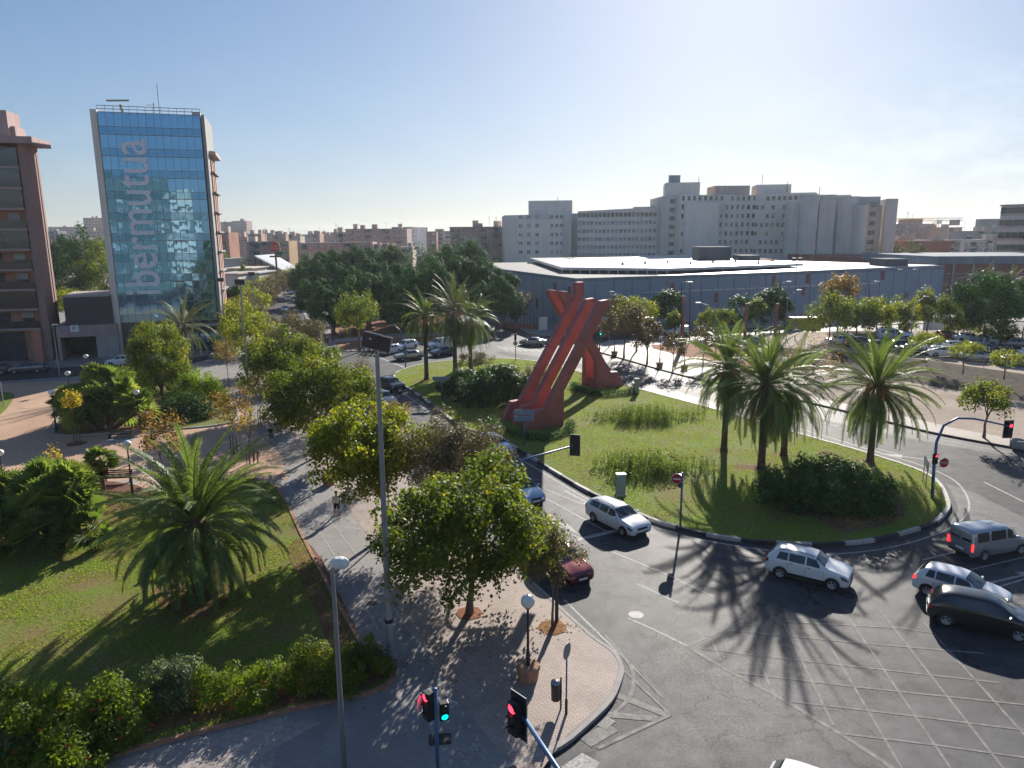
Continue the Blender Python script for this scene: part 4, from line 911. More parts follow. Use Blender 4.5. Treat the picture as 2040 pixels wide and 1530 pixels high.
for i, (px, py, H, R_, lm, wh) in enumerate([(1235, 662, 8.5, 4.0, 'leaf_bush', 'dark street tree on the far pavement behind the sculpture tips'), (1330, 655, 8.8, 4.2, 'leaf_bush', 'dark street tree against the hall above the white van'),
        (1343, 672, 5.4, 2.3, 'leaf_mul2', 'small round yellow-green tree before the white van'), (1410, 672, 5.8, 2.6, 'leaf_mul2', 'flat yellow-green tree right of the tall rusty column'), (1440, 672, 6.2, 2.6, 'leaf_mul2', 'yellow-green tree partly behind the left date palm crown'),
        (1475, 660, 8.0, 3.8, 'leaf_bush', 'dark tree before the hall left of the ambulance'), (1535, 658, 9.2, 4.4, 'leaf_bush', 'big dark tree before the hall beside the thin lamp post'), (1505, 668, 7.4, 2.3, 'leaf_mul2', 'little bright tree with an open crown beside the second rusty column'),
        (1650, 690, 10.0, 4.3, 'leaf_mul2', 'tall yellow-green tree at the end of the car park'), (1668, 660, 13.0, 4.6, 'leaf_dry', 'tall thinly leaved brownish tree behind the yellow-green one'), (1705, 680, 9.0, 4.2, 'leaf_mul', 'green tree behind the crown of the farthest right palm'),
        (1745, 672, 9.2, 4.2, 'leaf_mul2', 'bright green tree peeking over the farthest right palm'), (1790, 690, 8.5, 3.6, 'leaf_mul2', 'pale green tree by the curved grey lamp'), (1845, 684, 10.0, 3.8, 'leaf_mul2', 'light green two-lobed tree behind the parked cars'),
        (1905, 690, 8.5, 3.8, 'leaf_mul2', 'light green tree in front of the dark conifer'), (1955, 700, 14.0, 6.2, 'leaf_ficus', 'large dark tree at the right behind the car park'), (2035, 690, 12.0, 5.0, 'leaf_ficus', 'dark tree at the right picture edge'),
        (1990, 706, 6.5, 2.8, 'leaf_mul2', 'small pale tree under the large dark one')]):
    etree('street_tree', wh, px, py, H * .86, R_ * .84, 'leaf_mul' if lm == 'leaf_mul2' and i % 3 else lm, 170 + i, (9000 if 'ficus' in lm or 'bush' in lm else 5200) if H > 8 else 2600, size=.36 if 'ficus' in lm or 'bush' in lm else .3, bottom=-.9, align=1.0, group='trees round the car park and the hall street')
for i, (px, py, H, wh) in enumerate([(1918, 745, 3.9, 'flat yellow-green young tree between the white cars of the car park'), (2000, 755, 3.4, 'small young tree near the right end of the parked row'), (1842, 722, 4.0, 'young tree beside the black parked cars')]):
    etree('young_tree', wh, px, py, H, 2.2, 'leaf_mul2', 190 + i, 1600, z=PKZ, Rz=.9, th=1.8, tr=.07, size=.2)
etree('dry_tree', 'bare brown thicket on the bank left of the car park', 1620, 745, 5.5, 4.2, 'leaf_dry', 195, 1500, size=.2)
rp = palm('date_palm', 'palm before the red brick building at the right', G3(1950, 672), 9.0, 4.2, 15, 34, .26, .24, 'frond2', 0, None, leaf=.5, nl=24, emin=-40, emax=75, bend=1.6)
dup(rp, (*G(2000, 668), ZK), 1.9, 'second palm before the red brick building, just left of the big dark tree top')
# -- far trees behind the left buildings
etree('mulberry_tree', 'round yellow-green tree on the square behind the garage', 147, 640, 7.0, 4.3, 'leaf_mul2', 201, 5000, size=.32, Rz=2.6, th=3)
for i, (px, py, H, R_, lm, wh) in enumerate([(120, 606, 17, 9, 'leaf_ficus', 'dark pine left in the clump seen between the two tall buildings'), (165, 602, 21, 10, 'leaf_ficus', 'highest dark pine of the clump between the two tall buildings'),
        (212, 604, 18, 8, 'leaf_mul', 'lighter pine touching the glass tower edge'), (465, 640, 8, 4.6, 'leaf_bush', 'dark umbrella-shaped tree right of the glass tower'), (478, 592, 9, 3, 'leaf_mul', 'green tree left of the white canopy'), (450, 560, 11, 6, 'leaf_mul', 'grey-green tree under the far orange flats')]):
    etree('pine_tree', wh, px, py, H, R_, lm, 205 + i, 9000, size=.5, clump=.22, nclump=90, tr=.3, Rz=H * .5, th=H * .2, bottom=-1, align=1.1)
palm('date_palm', 'distant single palm beside the white canopy', G3(488, 578), 9.0, 3.6, 16, 30, .3, .26, 'frond2', 0, None, leaf=.5, nl=20, emin=-50, emax=75, bend=1.6)
for i, (px, py, H, R_, wh) in enumerate([(1050, 590, 9, 8, 'dark green tree in front of the rounded hospital wing'), (1130, 585, 10, 8, 'tree behind the hall roof at the middle of the hospital wing'), (1175, 583, 10, 8, 'tree behind the hall roof, right of the middle one'),
        (880, 560, 18, 16, 'hazy tree mass at the far end of the street'), (835, 565, 14, 13, 'hazy tree left of the far street end'), (1780, 568, 15, 9, 'dark tree right of the hospital'), (990, 580, 10, 8, 'tree at the foot of the brick flats')]):
    etree('street_tree', wh, px, py, H, R_, 'leaf_ficus' if i != 3 else 'leaf_bush', 215 + i, 3600, size=.7, clump=.22, nclump=70, tr=.35)
# -- grass of the near lawn and of the island
def grass(poly, n, h, seed, z, label, wdt=.016):
    r = rng(seed); A = np.array([p[:2] for p in poly]); lo, hi = A.min(0), A.max(0); P = r.uniform(lo, hi, size=(n, 2))
    ins = np.zeros(n, bool); j = len(A) - 1
    for i in range(len(A)):
        c = ((A[i, 1] > P[:, 1]) != (A[j, 1] > P[:, 1])) & (P[:, 0] < (A[j, 0] - A[i, 0]) * (P[:, 1] - A[i, 1]) / (A[j, 1] - A[i, 1] + 1e-12) + A[i, 0]); ins ^= c; j = i
    P = P[ins]; f = np.sin(P[:, 0] * .9 + 2 * np.sin(P[:, 1] * .7)) + np.sin(P[:, 1] * 1.3 + P[:, 0] * .4 + np.sin(P[:, 0] * 2.1)) + np.sin(P[:, 0] * .31 - P[:, 1] * .23) + r.normal(size=len(P)) * .9
    P = P[f > -1.0]; m = len(P); B = np.column_stack([P, np.full(m, z)]); a = r.uniform(0, 6.283, m)
    s = np.column_stack([np.cos(a), np.sin(a), np.zeros(m)]) * wdt; tip = B + np.column_stack([r.normal(size=m) * h * .5, r.normal(size=m) * h * .5, h * r.uniform(.5, 1.2, m)])
    V = np.stack([B - s, B + s, tip], 1).reshape(-1, 3)
    tag(mkobj('grass', npmesh('grass', V, np.arange(3 * m).reshape(m, 3), r.uniform(0, 1, m)), M['grass']), label, 'grass', kind='stuff')
grass(lawn, 190000, .075, 301, ZL, 'short green grass of the near lawn', .02)
grass(isl, 220000, .085, 302, .17, 'short green grass of the roundabout island', .03)

# leaves fallen from the street trees
def fallen(label, spots, n, seed, lm, z):
    r = rng(seed); i = r.randint(0, len(spots), n); S = np.array([(*G(a, b, ZK), c) for a, b, c in spots]); q = r.normal(size=(n, 2)) * S[i, 2:3] * .55
    X = np.column_stack([S[i, :2] + q, np.full(n, z)]); X[:, 2] += r.uniform(0, .02, n); V, F = leaf_quads(X, np.column_stack([r.normal(size=n) * .35, r.normal(size=n) * .35, np.ones(n)]), .12, r)
    tag(mkobj('fallen_leaves', npmesh('fallen_leaves', V, F, r.uniform(0, 1, n)), M[lm]), label, 'leaf litter', kind='stuff')
fallen('brown leaves scattered on the pavement under the street trees', [(935, 1225, 3.2), (1100, 1250, 1.0), (785, 1058, 3.5), (900, 1330, 3), (640, 905, 4), (330, 960, 3), (466, 905, 3), (560, 960, 3)], 900, 71, 'leaf_dry', ZK + .02)
fallen('dry leaves lying on the near lawn', [(420, 1230, 4), (640, 1200, 2.5), (560, 1350, 3), (250, 1330, 4), (100, 1130, 3)], 700, 72, 'leaf_dry', ZL + .06)

# ================================================================== BUILDINGS
def wall_mat(name, col, var=.08, scale=.25, rough=.85): return mat(name, col, rough, 0, var, scale)
WC = {'pink': (0.55, 0.35, 0.29), 'terra': (0.46, 0.23, 0.165), 'cream': (0.64, 0.54, 0.45), 'beige': (0.52, 0.43, 0.37), 'hosp': (0.78, 0.71, 0.63), 'hosp2': (0.63, 0.59, 0.54),
      'grey': (0.33, 0.33, 0.33), 'white': (0.6, 0.58, 0.55), 'brick': (0.30, 0.12, 0.09), 'ochre': (0.52, 0.34, 0.20), 'dgrey': (0.12, 0.125, 0.14), 'mauve': (0.42, 0.31, 0.295), 'greyblue': (0.24, 0.27, 0.30)}
WM = {k: walls('wall_' + k, v, .07 if 'hosp' in k else .13) for k, v in WC.items()}
M['slabedge'] = mat('slab_edge', (0.40, 0.30, 0.27), 0.8, var=.1)
M['railglass'] = mat('dark_railing_glass', (0.03, 0.028, 0.032), 0.12, 0, 0.2, spec=.8)
M['roofwhite'] = mat('pale_roof', (0.62, 0.60, 0.56), 0.32, 0.0, 0.10, 0.3)
M['roofgrey'] = mat('roof_grey', (0.26, 0.25, 0.24), 0.9, var=.2, scale=.3)
M['awning'] = mat('green_awning', (0.03, 0.12, 0.12), .8); M['awn_red'] = mat('red_awning', (0.42, 0.04, 0.04), .8); M['awn_blue'] = mat('blue_awning', (0.03, 0.09, 0.22), .8)
M['shutter'] = mat('pale_shutter', (0.42, 0.42, 0.42), .7, var=.15, scale=1)
M['winpale'] = mat('pale_window', (0.22, 0.24, 0.25), .25, 0, .3, 1, spec=.8)
def unit_window(name, frame, glass, fw=.1, bars=1):
    mb = MB(); z = .0
    mb.add([(-.5, z, -.5), (.5, z, -.5), (.5, z, .5), (-.5, z, .5)], [(0, 1, 2, 3)])
    n0 = len(mb.f)
    for a, b, c, d in ((-.5, -.5, .5, -.5 + fw), (-.5, .5 - fw, .5, .5), (-.5, -.5 + fw, -.5 + fw, .5 - fw), (.5 - fw, -.5 + fw, .5, .5 - fw)) + (((-fw / 2, -.5 + fw, fw / 2, .5 - fw),) if bars else ()):
        mb.add([(a, -.04, b), (c, -.04, b), (c, -.04, d), (a, -.04, d), (a, 0, b), (c, 0, b), (c, 0, d), (a, 0, d)], [(0, 1, 2, 3), (4, 5, 1, 0), (3, 2, 6, 7), (0, 3, 7, 4), (1, 5, 6, 2)])
    me = mb.mesh(name); me.materials.append(M[glass]); me.materials.append(M[frame])
    for i, p in enumerate(me.polygons): p.material_index = 0 if i < n0 else 1
    return me
UW = {'dark': unit_window('window', 'white', 'glass', .07), 'plain': unit_window('window', 'roofgrey', 'glass', .05, 0), 'pale': unit_window('window', 'white', 'winpale', .08, 0), 'shut': unit_window('window', 'shutter', 'shutter', .04, 0)}
WCOUNT = {}
def facade(root, p0, p1, z0, rows, dz, cols, ww, wh, kinds=('dark',), skip=0.0, seed=1, gap=.05, proud=.05, name='window', limit=100, m0=.5):
    """windows as parts on the wall from p0 to p1 (outside on the right of that direction)"""
    r = random.Random(seed); a, b = Vector(p0), Vector(p1); d = (b - a); L = d.length; d.normalize(); nrm = Vector((d.y, -d.x)); ang = math.atan2(d.y, d.x)
    rest = MB(); k0 = WCOUNT.get(root.name, 0)
    xs = cols if hasattr(cols, '__len__') else [(i + m0) / (cols - 1 + 2 * m0) for i in range(cols)]
    for j in range(rows):
        for u in xs:
            if r.random() < skip: continue
            c = a + d * (u * L) + nrm * proud; z = z0 + j * dz
            if k0 < limit:
                o = bpy.data.objects.new(name, UW[r.choice(kinds)]); COL.objects.link(o); o.parent = root
                o.matrix_parent_inverse = root.matrix_basis.inverted() if root.location.length else Matrix()
                o.location = (c.x, c.y, z); o.rotation_euler = (0, 0, ang); o.scale = (ww, 1, wh); k0 += 1
            else: rest.box((c.x, c.y, z), (ww, .06, wh), ang)
    WCOUNT[root.name] = k0
    if rest.v: tag(rest.obj('windows', M['glass'], root), kind='stuff')
def building(label, cat='building', name='apartment_building', group=None):
    t = thing(name, label, cat, (0, 0, 0), 0, group); return t
def quadfoot(px0, py0, Y0, px1, py1, Y1, depth):
    a = AT(px0, 500, Y0); b = AT(px1, 500, Y1); a, b = Vector(a[:2]), Vector(b[:2]); d = (b - a).normalized(); n = Vector((-d.y, d.x))
    return a, b, [a[:], b[:], (b + n * depth)[:], (a + n * depth)[:]]
def block(root, px0, Y0, px1, Y1, pytop, depth, wm, name='wall', z0=0.0, py2=None, parapet=True):
    a, b, f = quadfoot(px0, 0, Y0, px1, 0, Y1, depth)
    zt = HT(px0, pytop, Y0); z1 = HT(px1, py2, Y1) if py2 else zt
    MB().prism(f, z0, [zt, z1, z1, zt] if f[0] == a[:] else zt).obj(name, wm, root)
    return a, b, zt
def clutter(root, a, b, zt, depth, seed, n=3, mats=('beige', 'cream'), antenna=2, hmax=3.0):
    r = random.Random(seed); d = (b - a).normalized(); nn = Vector((-d.y, d.x)); L = (b - a).length
    for k in range(n):
        u, v = r.uniform(.1, .9), r.uniform(.2, .7); c = a + d * (u * L) + nn * (v * depth); h = r.uniform(1.6, hmax)
        MB().box((c.x, c.y, zt + h / 2 - .05), (r.uniform(2, min(5, L * .3)), min(3, depth * .5), h), math.atan2(d.y, d.x)).obj('roof_room', WM[r.choice(mats)], root)
    for k in range(antenna):
        u = r.uniform(.1, .9); c = a + d * (u * L) + nn * (depth * .4); h = r.uniform(3, 5.5); m_ = MB().tube([(c.x, c.y, zt), (c.x, c.y, zt + h)], .07, 5)
        for j in range(3): m_.box((c.x, c.y, zt + h - .3 - j * .5), (1.4 - j * .3, .06, .06), r.uniform(0, 3))
        m_.obj('antenna', M['darkm'], root)

# ---- glass office tower
TW = building('leaning-looking blue glass office tower with big grey vertical lettering', 'office tower', 'office_tower')
A, B = Vector(G(241, 709)), Vector(G(446, 699)); dT = (B - A).normalized(); nT = Vector((-dT.y, dT.x)); LT = (B - A).length
ztop = HT(190, 222, A.y); ZG = 5.2; DEP = 13.0; nfl = 10; fh = (ztop - ZG) / nfl
def TP(u, v): return (A + dT * u + nT * v)[:]
MB().prism([TP(.55, .45), TP(LT - .6, .45), TP(LT - .6, DEP - .3), TP(.55, DEP - .3)], 0, ztop - 1.2).obj('core', WM['dgrey'], TW)
MB().prism([TP(-.35, -.35), TP(.5, -.35), TP(.5, DEP), TP(-.35, DEP)], 0, ztop + .3).obj('side_wall', WM['hosp'], TW)
MB().prism([TP(LT - .35, -.2), TP(LT + .1, -.2), TP(LT + .1, DEP), TP(LT - .35, DEP)], 0, ztop + .1).obj('side_wall', WM['grey'], TW)
def glass_tower_mat(name, tint, rough=.02):
    m, n, l, p = base_nodes(name); p.inputs['Base Color'].default_value = rgba(tint); p.inputs['Metallic'].default_value = .88
    p.inputs['Roughness'].default_value = rough; co = coords(n, l, 0, (1, 1, .6)); bump(n, l, p, noise(n, l, co, .6, 1), .03, .04); return m
M['tglass'] = glass_tower_mat('blue_mirror_glass', (0.17, 0.35, 0.52)); M['tspan'] = glass_tower_mat('dark_blue_spandrel_glass', (0.12, 0.27, 0.42), .05)
rt = random.Random(5); ncol = 13; cw = (LT - 1.1) / ncol
for f in range(nfl):
    for kind, za, zb in (('spandrel_glass', ZG + f * fh, ZG + f * fh + fh * .36), ('window_band', ZG + f * fh + fh * .36, ZG + (f + 1) * fh)):
        g = MB()
        for c in range(ncol):
            x0, x1 = .55 + c * cw + .02, .55 + (c + 1) * cw - .02; t0, t1 = rt.uniform(-.006, .006), rt.uniform(-.006, .006)
            q = [(*TP(x0, 0 + t0), za + .03), (*TP(x1, 0 - t0), za + .03), (*TP(x1, t1), zb - .03), (*TP(x0, t1 + t0), zb - .03)]
            q2 = [(*TP(x0, .12), za + .03), (*TP(x1, .12), za + .03), (*TP(x1, .12), zb - .03), (*TP(x0, .12), zb - .03)]
            g.add(q + q2, [(0, 1, 2, 3), (0, 4, 5, 1), (2, 6, 7, 3)])
        g.obj(kind, M['tglass'] if kind == 'window_band' else M['tspan'], TW)
mu = MB()
for c in range(ncol + 1):
    x = .55 + c * cw; mu.prism([TP(x - .022, -.05), TP(x + .022, -.05), TP(x + .022, .2), TP(x - .022, .2)], ZG, ztop)
for f in range(nfl + 1):
    mu.prism([TP(.55, -.09), TP(LT - .4, -.09), TP(LT - .4, -.052), TP(.55, -.052)], ZG + f * fh - .05, ZG + f * fh + .05)
    if f < nfl: mu.prism([TP(.55, -.07), TP(LT - .4, -.07), TP(LT - .4, -.052), TP(.55, -.052)], ZG + (f + .36) * fh - .03, ZG + (f + .36) * fh + .03)
mu.obj('mullions', M['galv'], TW)
rl = MB()
for z in (ztop + .5, ztop + .95): rl.tube([(*TP(.5, .3), z), (*TP(LT - .5, .3), z)], .05, 5)
for c in range(ncol + 1): rl.tube([(*TP(.5 + c * (LT - 1) / ncol, .3), ztop - .2), (*TP(.5 + c * (LT - 1) / ncol, .3), ztop + .95)], .05, 5)
rl.obj('roof_railing', M['galv'], TW)
MB().prism([TP(LT - 1.6, .5), TP(LT - .5, .5), TP(LT - .5, 2), TP(LT - 1.6, 2)], ztop - 1.2, ztop + .55).obj('roof_louvre', WM['hosp2'], TW)
crn = MB(); cx, cy = TP(4.0, 1.2); crn.tube([(cx, cy, ztop - 1), (cx - .5, cy, ztop + 1.3)], .22, 6); crn.box((cx - .8, cy, ztop + 1.9), (3.4, .3, .22)); crn.obj('window_cleaning_cradle', M['conc'], TW)
an = MB(); cx, cy = TP(8.7, 2); an.tube([(cx, cy, ztop - 1), (cx, cy, ztop + 4.6)], .05, 5); an.tube([(cx - .8, cy, ztop - 1), (cx - .8, cy, ztop + 2)], .05, 5); an.box((cx - 1.2, cy, ztop + 1.6), (1.4, .05, .05)); an.obj('antenna', M['darkm'], TW)
# dark ground floor with its doors
MB().prism([TP(.5, .3), TP(LT - .35, .3), TP(LT - .35, .5), TP(.5, .5)], 0, ZG).obj('ground_floor', mat('dark_stone', (0.05, 0.06, 0.08), .25, var=.1), TW)
MB().prism([TP(LT - 5.2, -1.4), TP(LT + .1, -1.4), TP(LT + .1, .28), TP(LT - 5.2, .28)], ZG - .9, ZG - .55).obj('canopy', M['conc'], TW)
for k in range(3): MB().prism([TP(LT - 4.8 + k * 1.5, .22), TP(LT - 3.6 + k * 1.5, .22), TP(LT - 3.6 + k * 1.5, .29), TP(LT - 4.8 + k * 1.5, .29)], .15, 3.2).obj('glass_door', M['tspan'], TW)
# right flank: slab ends seen edge on
for f in range(9):
    z = ZG + 1.2 + f * fh * 1.0 if f else ZG
    ex = 1.8 if f == 0 else .5
    MB().prism([TP(LT + .1, 3), TP(LT + ex + .2, 3), TP(LT + ex + .2, DEP - .5), TP(LT + .1, DEP - .5)], z, z + .2).obj('balcony_slab', WM['grey'], TW)
for k in range(3): MB().prism([TP(LT + .12, 3.6 + k * 3), TP(LT + .3, 3.6 + k * 3), TP(LT + .3, 5 + k * 3), TP(LT + .12, 5 + k * 3)], 0, ZG + 8 * fh).obj('flank_column', WM['pink'], TW)
MB().prism([TP(LT + .1, 2.4), TP(LT + 1.1, 2.4), TP(LT + 1.1, DEP), TP(LT + .1, DEP)], ZG + 8.25 * fh, ZG + 8.25 * fh + .5).obj('flank_roof', WM['beige'], TW)
MB().prism([TP(LT + .1, 1.0), TP(LT + 3.4, 1.0), TP(LT + 3.4, 10), TP(LT + .1, 10)], 4.0, 5.4).obj('entrance_awning', WM['cream'], TW)
def text_mesh(s, size, depth=.02, bold=0.0):
    cu = bpy.data.curves.new('t', 'FONT'); cu.body = s; cu.size = size; cu.extrude = depth; cu.align_x = 'LEFT'; cu.offset = bold
    o = bpy.data.objects.new('t', cu); COL.objects.link(o); bpy.context.view_layer.update()
    me = bpy.data.meshes.new_from_object(o.evaluated_get(bpy.context.evaluated_depsgraph_get())); bpy.data.objects.remove(o); bpy.data.curves.remove(cu)
    return me
def text_on(root, name, s, size, origin, xdir, up, m, sx=1.0, depth=.02, bold=0.0):
    me = text_mesh(s, size, depth, bold); o = mkobj(name, me, m, root)
    X = Vector(xdir).normalized(); Yv = Vector(up).normalized(); Z = X.cross(Yv)
    mt = Matrix((X, Yv, Z)).transposed().to_4x4(); mt.translation = Vector(origin)
    o.matrix_world = mt @ Matrix.Diagonal((sx, 1, 1, 1)); return o
LM = mat('grey_lettering', (0.80, 0.80, 0.85), .5, var=.04)
tx = text_on(TW, 'lettering', 'ibermutua', 7.2, (*TP(6.6, -.13), 9.2), (0, 0, 1), (-dT.x, -dT.y, 0), LM, 1.0, .03, .045)
tx.matrix_world = tx.matrix_world @ Matrix.Diagonal((23.4 / max(v.co.x for v in tx.data.vertices), 1, 1, 1))

# ---- reddish apartment house at the left
AP = building('reddish apartment block at the left edge with dark glass balcony fronts', 'apartment block')
C0 = Vector(G(107, 720)); dA = Vector((.975, .22)).normalized(); nA = Vector((-dA.y, dA.x)); LA = 26.0
def APt(u, v): return (C0 + dA * u + nA * v)[:]
ztA = HT(70, 287, C0.y) ; ZB = 5.0; rA = 9; hA = (ztA - ZB - .3) / rA
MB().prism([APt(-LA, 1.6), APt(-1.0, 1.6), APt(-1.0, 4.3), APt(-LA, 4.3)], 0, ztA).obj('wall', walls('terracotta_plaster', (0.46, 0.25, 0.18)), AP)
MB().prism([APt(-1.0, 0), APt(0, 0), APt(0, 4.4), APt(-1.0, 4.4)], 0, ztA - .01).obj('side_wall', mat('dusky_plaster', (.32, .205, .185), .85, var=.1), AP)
MB().prism([APt(.0, 3.5), APt(.07, 3.5), APt(.07, 3.62), APt(.0, 3.62)], 0, ztA - 1).obj('drain_pipe', M['darkm'], AP)
MB().prism([APt(-LA, -1.5), APt(1.5, -1.5), APt(1.5, 5.5), APt(-LA, 5.5)], ztA, ztA + .9).obj('roof_slab', WM['mauve'], AP)
MB().prism([APt(-LA, 1.5), APt(-1.5, 1.5), APt(-1.5, 5), APt(-LA, 5)], ztA + .9, ztA + 2.6).obj('roof_room', WM['mauve'], AP)
MB().prism([APt(-6.0, .6), APt(-2.0, .6), APt(-2.0, 5), APt(-6.0, 5)], ztA + .9, ztA + 4.6).obj('roof_room', WM['mauve'], AP)
for f in range(rA):
    z = ZB + f * hA
    MB().prism([APt(-LA, -.25), APt(-1.05, -.25), APt(-1.05, 1.6), APt(-LA, 1.6)], z - .18, z + .14).obj('balcony_slab', M['slabedge'], AP)
    MB().prism([APt(-LA, -.16), APt(-1.1, -.16), APt(-1.1, -.11), APt(-LA, -.11)], z + .14, z + 1.15).obj('balcony_front', M['railglass'], AP)
    dark = f in (1, 4, 6, 7, 8)
    if dark: MB().prism([APt(-LA, -.02), APt(-1.15, -.02), APt(-1.15, .05), APt(-LA, .05)], z + 1.15, z + hA - .2).obj('glazed_balcony', mat('balcony_glazing', (.03, .03, .035), .1, 0, .3, .6, spec=1), AP)
    else:
        for k in range(6):
            u = -2.4 - k * 3.1; MB().prism([APt(u - 1.5, 1.5), APt(u, 1.5), APt(u, 1.58), APt(u - 1.5, 1.58)], z + .2, z + 2.3).obj('window', M['glass'], AP)
            MB().prism([APt(u - 1.5, 1.44), APt(u, 1.44), APt(u, 1.495), APt(u - 1.5, 1.495)], z + 1.5, z + 2.35).obj('shutter', M['darkm'] if k % 2 else M['shutter'], AP)
MB().prism([APt(-9.5, 1.4), APt(-4, 1.4), APt(-4, 1.58), APt(-9.5, 1.58)], .15, 4.4).obj('shop_front', M['glass'], AP)
MB().prism([APt(-18, 1.4), APt(-11, 1.4), APt(-11, 1.58), APt(-18, 1.58)], .15, 4.2).obj('shop_front', M['glass'], AP)
MB().prism([APt(-2.2, -.6), APt(-1.1, -.6), APt(-1.1, 1.6), APt(-2.2, 1.6)], 0, ZB - .2).obj('pillar', wall_mat('terracotta_pillar', (0.50, 0.22, 0.15)), AP)

# ---- garage with the parking sign between them
GA = building('low concrete garage with a dark entrance and a blue parking sign', 'garage', 'garage_building')
g0, g1 = Vector(G(127, 719)), Vector(G(240, 712)); dG = (g1 - g0).normalized(); nG = Vector((-dG.y, dG.x)); LG = (g1 - g0).length
def GP(u, v): return (g0 + dG * u + nG * v)[:]
MB().prism([GP(-.5, 0), GP(LG, 0), GP(LG, 14), GP(-.5, 14)], 3.5, 5.2).obj('front_beam', WM['mauve'], GA)
MB().prism([GP(LG * .6, .15), GP(LG, .15), GP(LG, 14), GP(LG * .6, 14)], 0, 3.5).obj('wall', M['conc'], GA)
MB().prism([GP(-.5, 8), GP(LG * .6, 8), GP(LG * .6, 9), GP(-.5, 9)], 0, 3.5).obj('back_wall', WM['dgrey'], GA)
MB().prism([GP(-.5, .1), GP(-.1, .1), GP(-.1, 8), GP(-.5, 8)], 0, 3.5).obj('wall', WM['mauve'], GA)
MB().prism([GP(.8, .8), GP(LG * .93, .8), GP(LG * .93, 12), GP(.8, 12)], 5.2, 9.4).obj('upper_box', mat('brown_cladding', (0.075, 0.055, 0.065), .6, var=.1), GA)
MB().prism([GP(.7, .7), GP(LG * .95, .7), GP(LG * .95, 12.1), GP(.7, 12.1)], 9.4, 9.6).obj('roof_edge', M['conc'], GA)
sg = MB().prism([GP(1.4, -.12), GP(2.5, -.12), GP(2.5, -.03), GP(1.4, -.03)], 4.3, 5.3).obj('parking_sign', M['white'], GA)
x0 = GP(1.65, -.15); text_on(GA, 'sign_letter', 'P', .95, (x0[0], x0[1], 4.47), (dG.x, dG.y, 0), (0, 0, 1), M['awn_blue'], 1, .01)

# ---- blue-grey hall with the bright roof
HL = building('long low blue-grey panelled hall with narrow red window slots and a bright flat roof', 'hall', 'exhibition_hall')
c0 = Vector((12.6, 142.6)); cl_ = Vector((-4.6, 192.0)); cr_ = Vector((106.0, 180.0)); hz0, hzr = 9.5, 10.3
mh, n, l, p = base_nodes('blue_grey_panels'); co = coords(n, l)
nz = noise(n, l, coords(n, l, 0, (1, 1, .15)), .5, 7, .7); r_ = ramp(n, [(.35, (0.265, 0.32, 0.40)), (.7, (0.31, 0.365, 0.44))]); l.new(nz, r_.inputs[0]); l.new(r_.outputs[0], p.inputs['Base Color']); p.inputs['Roughness'].default_value = .5
MB().prism([cl_[:], c0[:], cr_[:], (60, 250), (-15, 235)], 0, [hz0 - .3, hz0, hzr, hzr, hz0 - .3]).obj('wall', mh, HL)
def on(a, b, u, off, w_, h_, z, name, m, th=.06, root=None):
    d = (b - a).normalized(); nn = Vector((d.y, -d.x)); c = a + (b - a) * u + nn * off
    return MB().box((c.x, c.y, z), (w_, th, h_), math.atan2(d.y, d.x)).obj(name, m, root or HL)
M['slot'] = mat('red_slot', (0.30, 0.09, 0.08), .6); M['seam'] = mat('panel_seam', (0.08, 0.11, 0.16), .7, var=0)
for u, z in ((.085, 3.0), (.22, 7.3), (.33, 4.9), (.40, 3.2), (.48, 8.0), (.565, 5.6), (.64, 3.2), (.575, 8.2), (.72, 5.2), (.80, 8.3), (.88, 3.0)): on(c0, cr_, u, .07, .95, 2.1, z, 'window_slot', M['slot'], .12)
for u, z in ((.80, 7.3), (.94, 7.0), (.60, 3.2), (.9, 2.6)): on(cl_, c0, u, .07, 1.1, 2.2, z, 'window_slot', M['slot'], .12)
sm = MB()
for k in range(1, 24):
    d = (cr_ - c0).normalized(); c = c0 + (cr_ - c0) * (k / 24); sm.box((c.x + d.y * .03, c.y - d.x * .03, 4.7), (.07, .05, 9.2), math.atan2(d.y, d.x))
for k in range(1, 9):
    d = (c0 - cl_).normalized(); c = cl_ + (c0 - cl_) * (k / 9); sm.box((c.x + d.y * .03, c.y - d.x * .03, 4.55), (.07, .05, 8.9), math.atan2(d.y, d.x))
sm.obj('panel_joints', M['seam'], HL)
lg = MB(); 
for k in range(22): 
    u = .16 + k * .029; d = (cr_ - c0).normalized(); c = c0 + (cr_ - c0) * u; lg.box((c.x + d.y * .1, c.y - d.x * .1, 6.55), (2.3, .14, .26), math.atan2(d.y, d.x))
lg.obj('light_strip', M['roofwhite'], HL)
MB().prism([(-3, 190), (13.3, 144.3), (104, 180.6), (60, 248), (-13, 233)], hz0, hz0 + .18).obj('flat_roof', M['roofgrey'], HL)
pr_ = MB(); strip(pr_, [cl_[:], c0[:], cr_[:]], .5, -.12, hz0 - .3, hz0 + .35); pr_.obj('parapet', WM['greyblue'], HL)
rp0, rp1 = AT(1128, 533, 168), AT(1500, 531, 176)
MB().prism([AT(1120, 537, 165)[:2], AT(1330, 539, 158)[:2], AT(1600, 530, 178)[:2], (62, 246), (6, 238)], hz0 + .9, hz0 + 1.5).obj('bright_roof', M['roofwhite'], HL)
cp = MB()
for k in range(12):
    q = Vector(AT(1120, 537, 165)[:2]).lerp(Vector(AT(1330, 539, 158)[:2]), k / 11); cp.box((q.x, q.y + .6, hz0 + .5), (.35, .35, .9))
cp.obj('roof_posts', WM['cream'], HL)
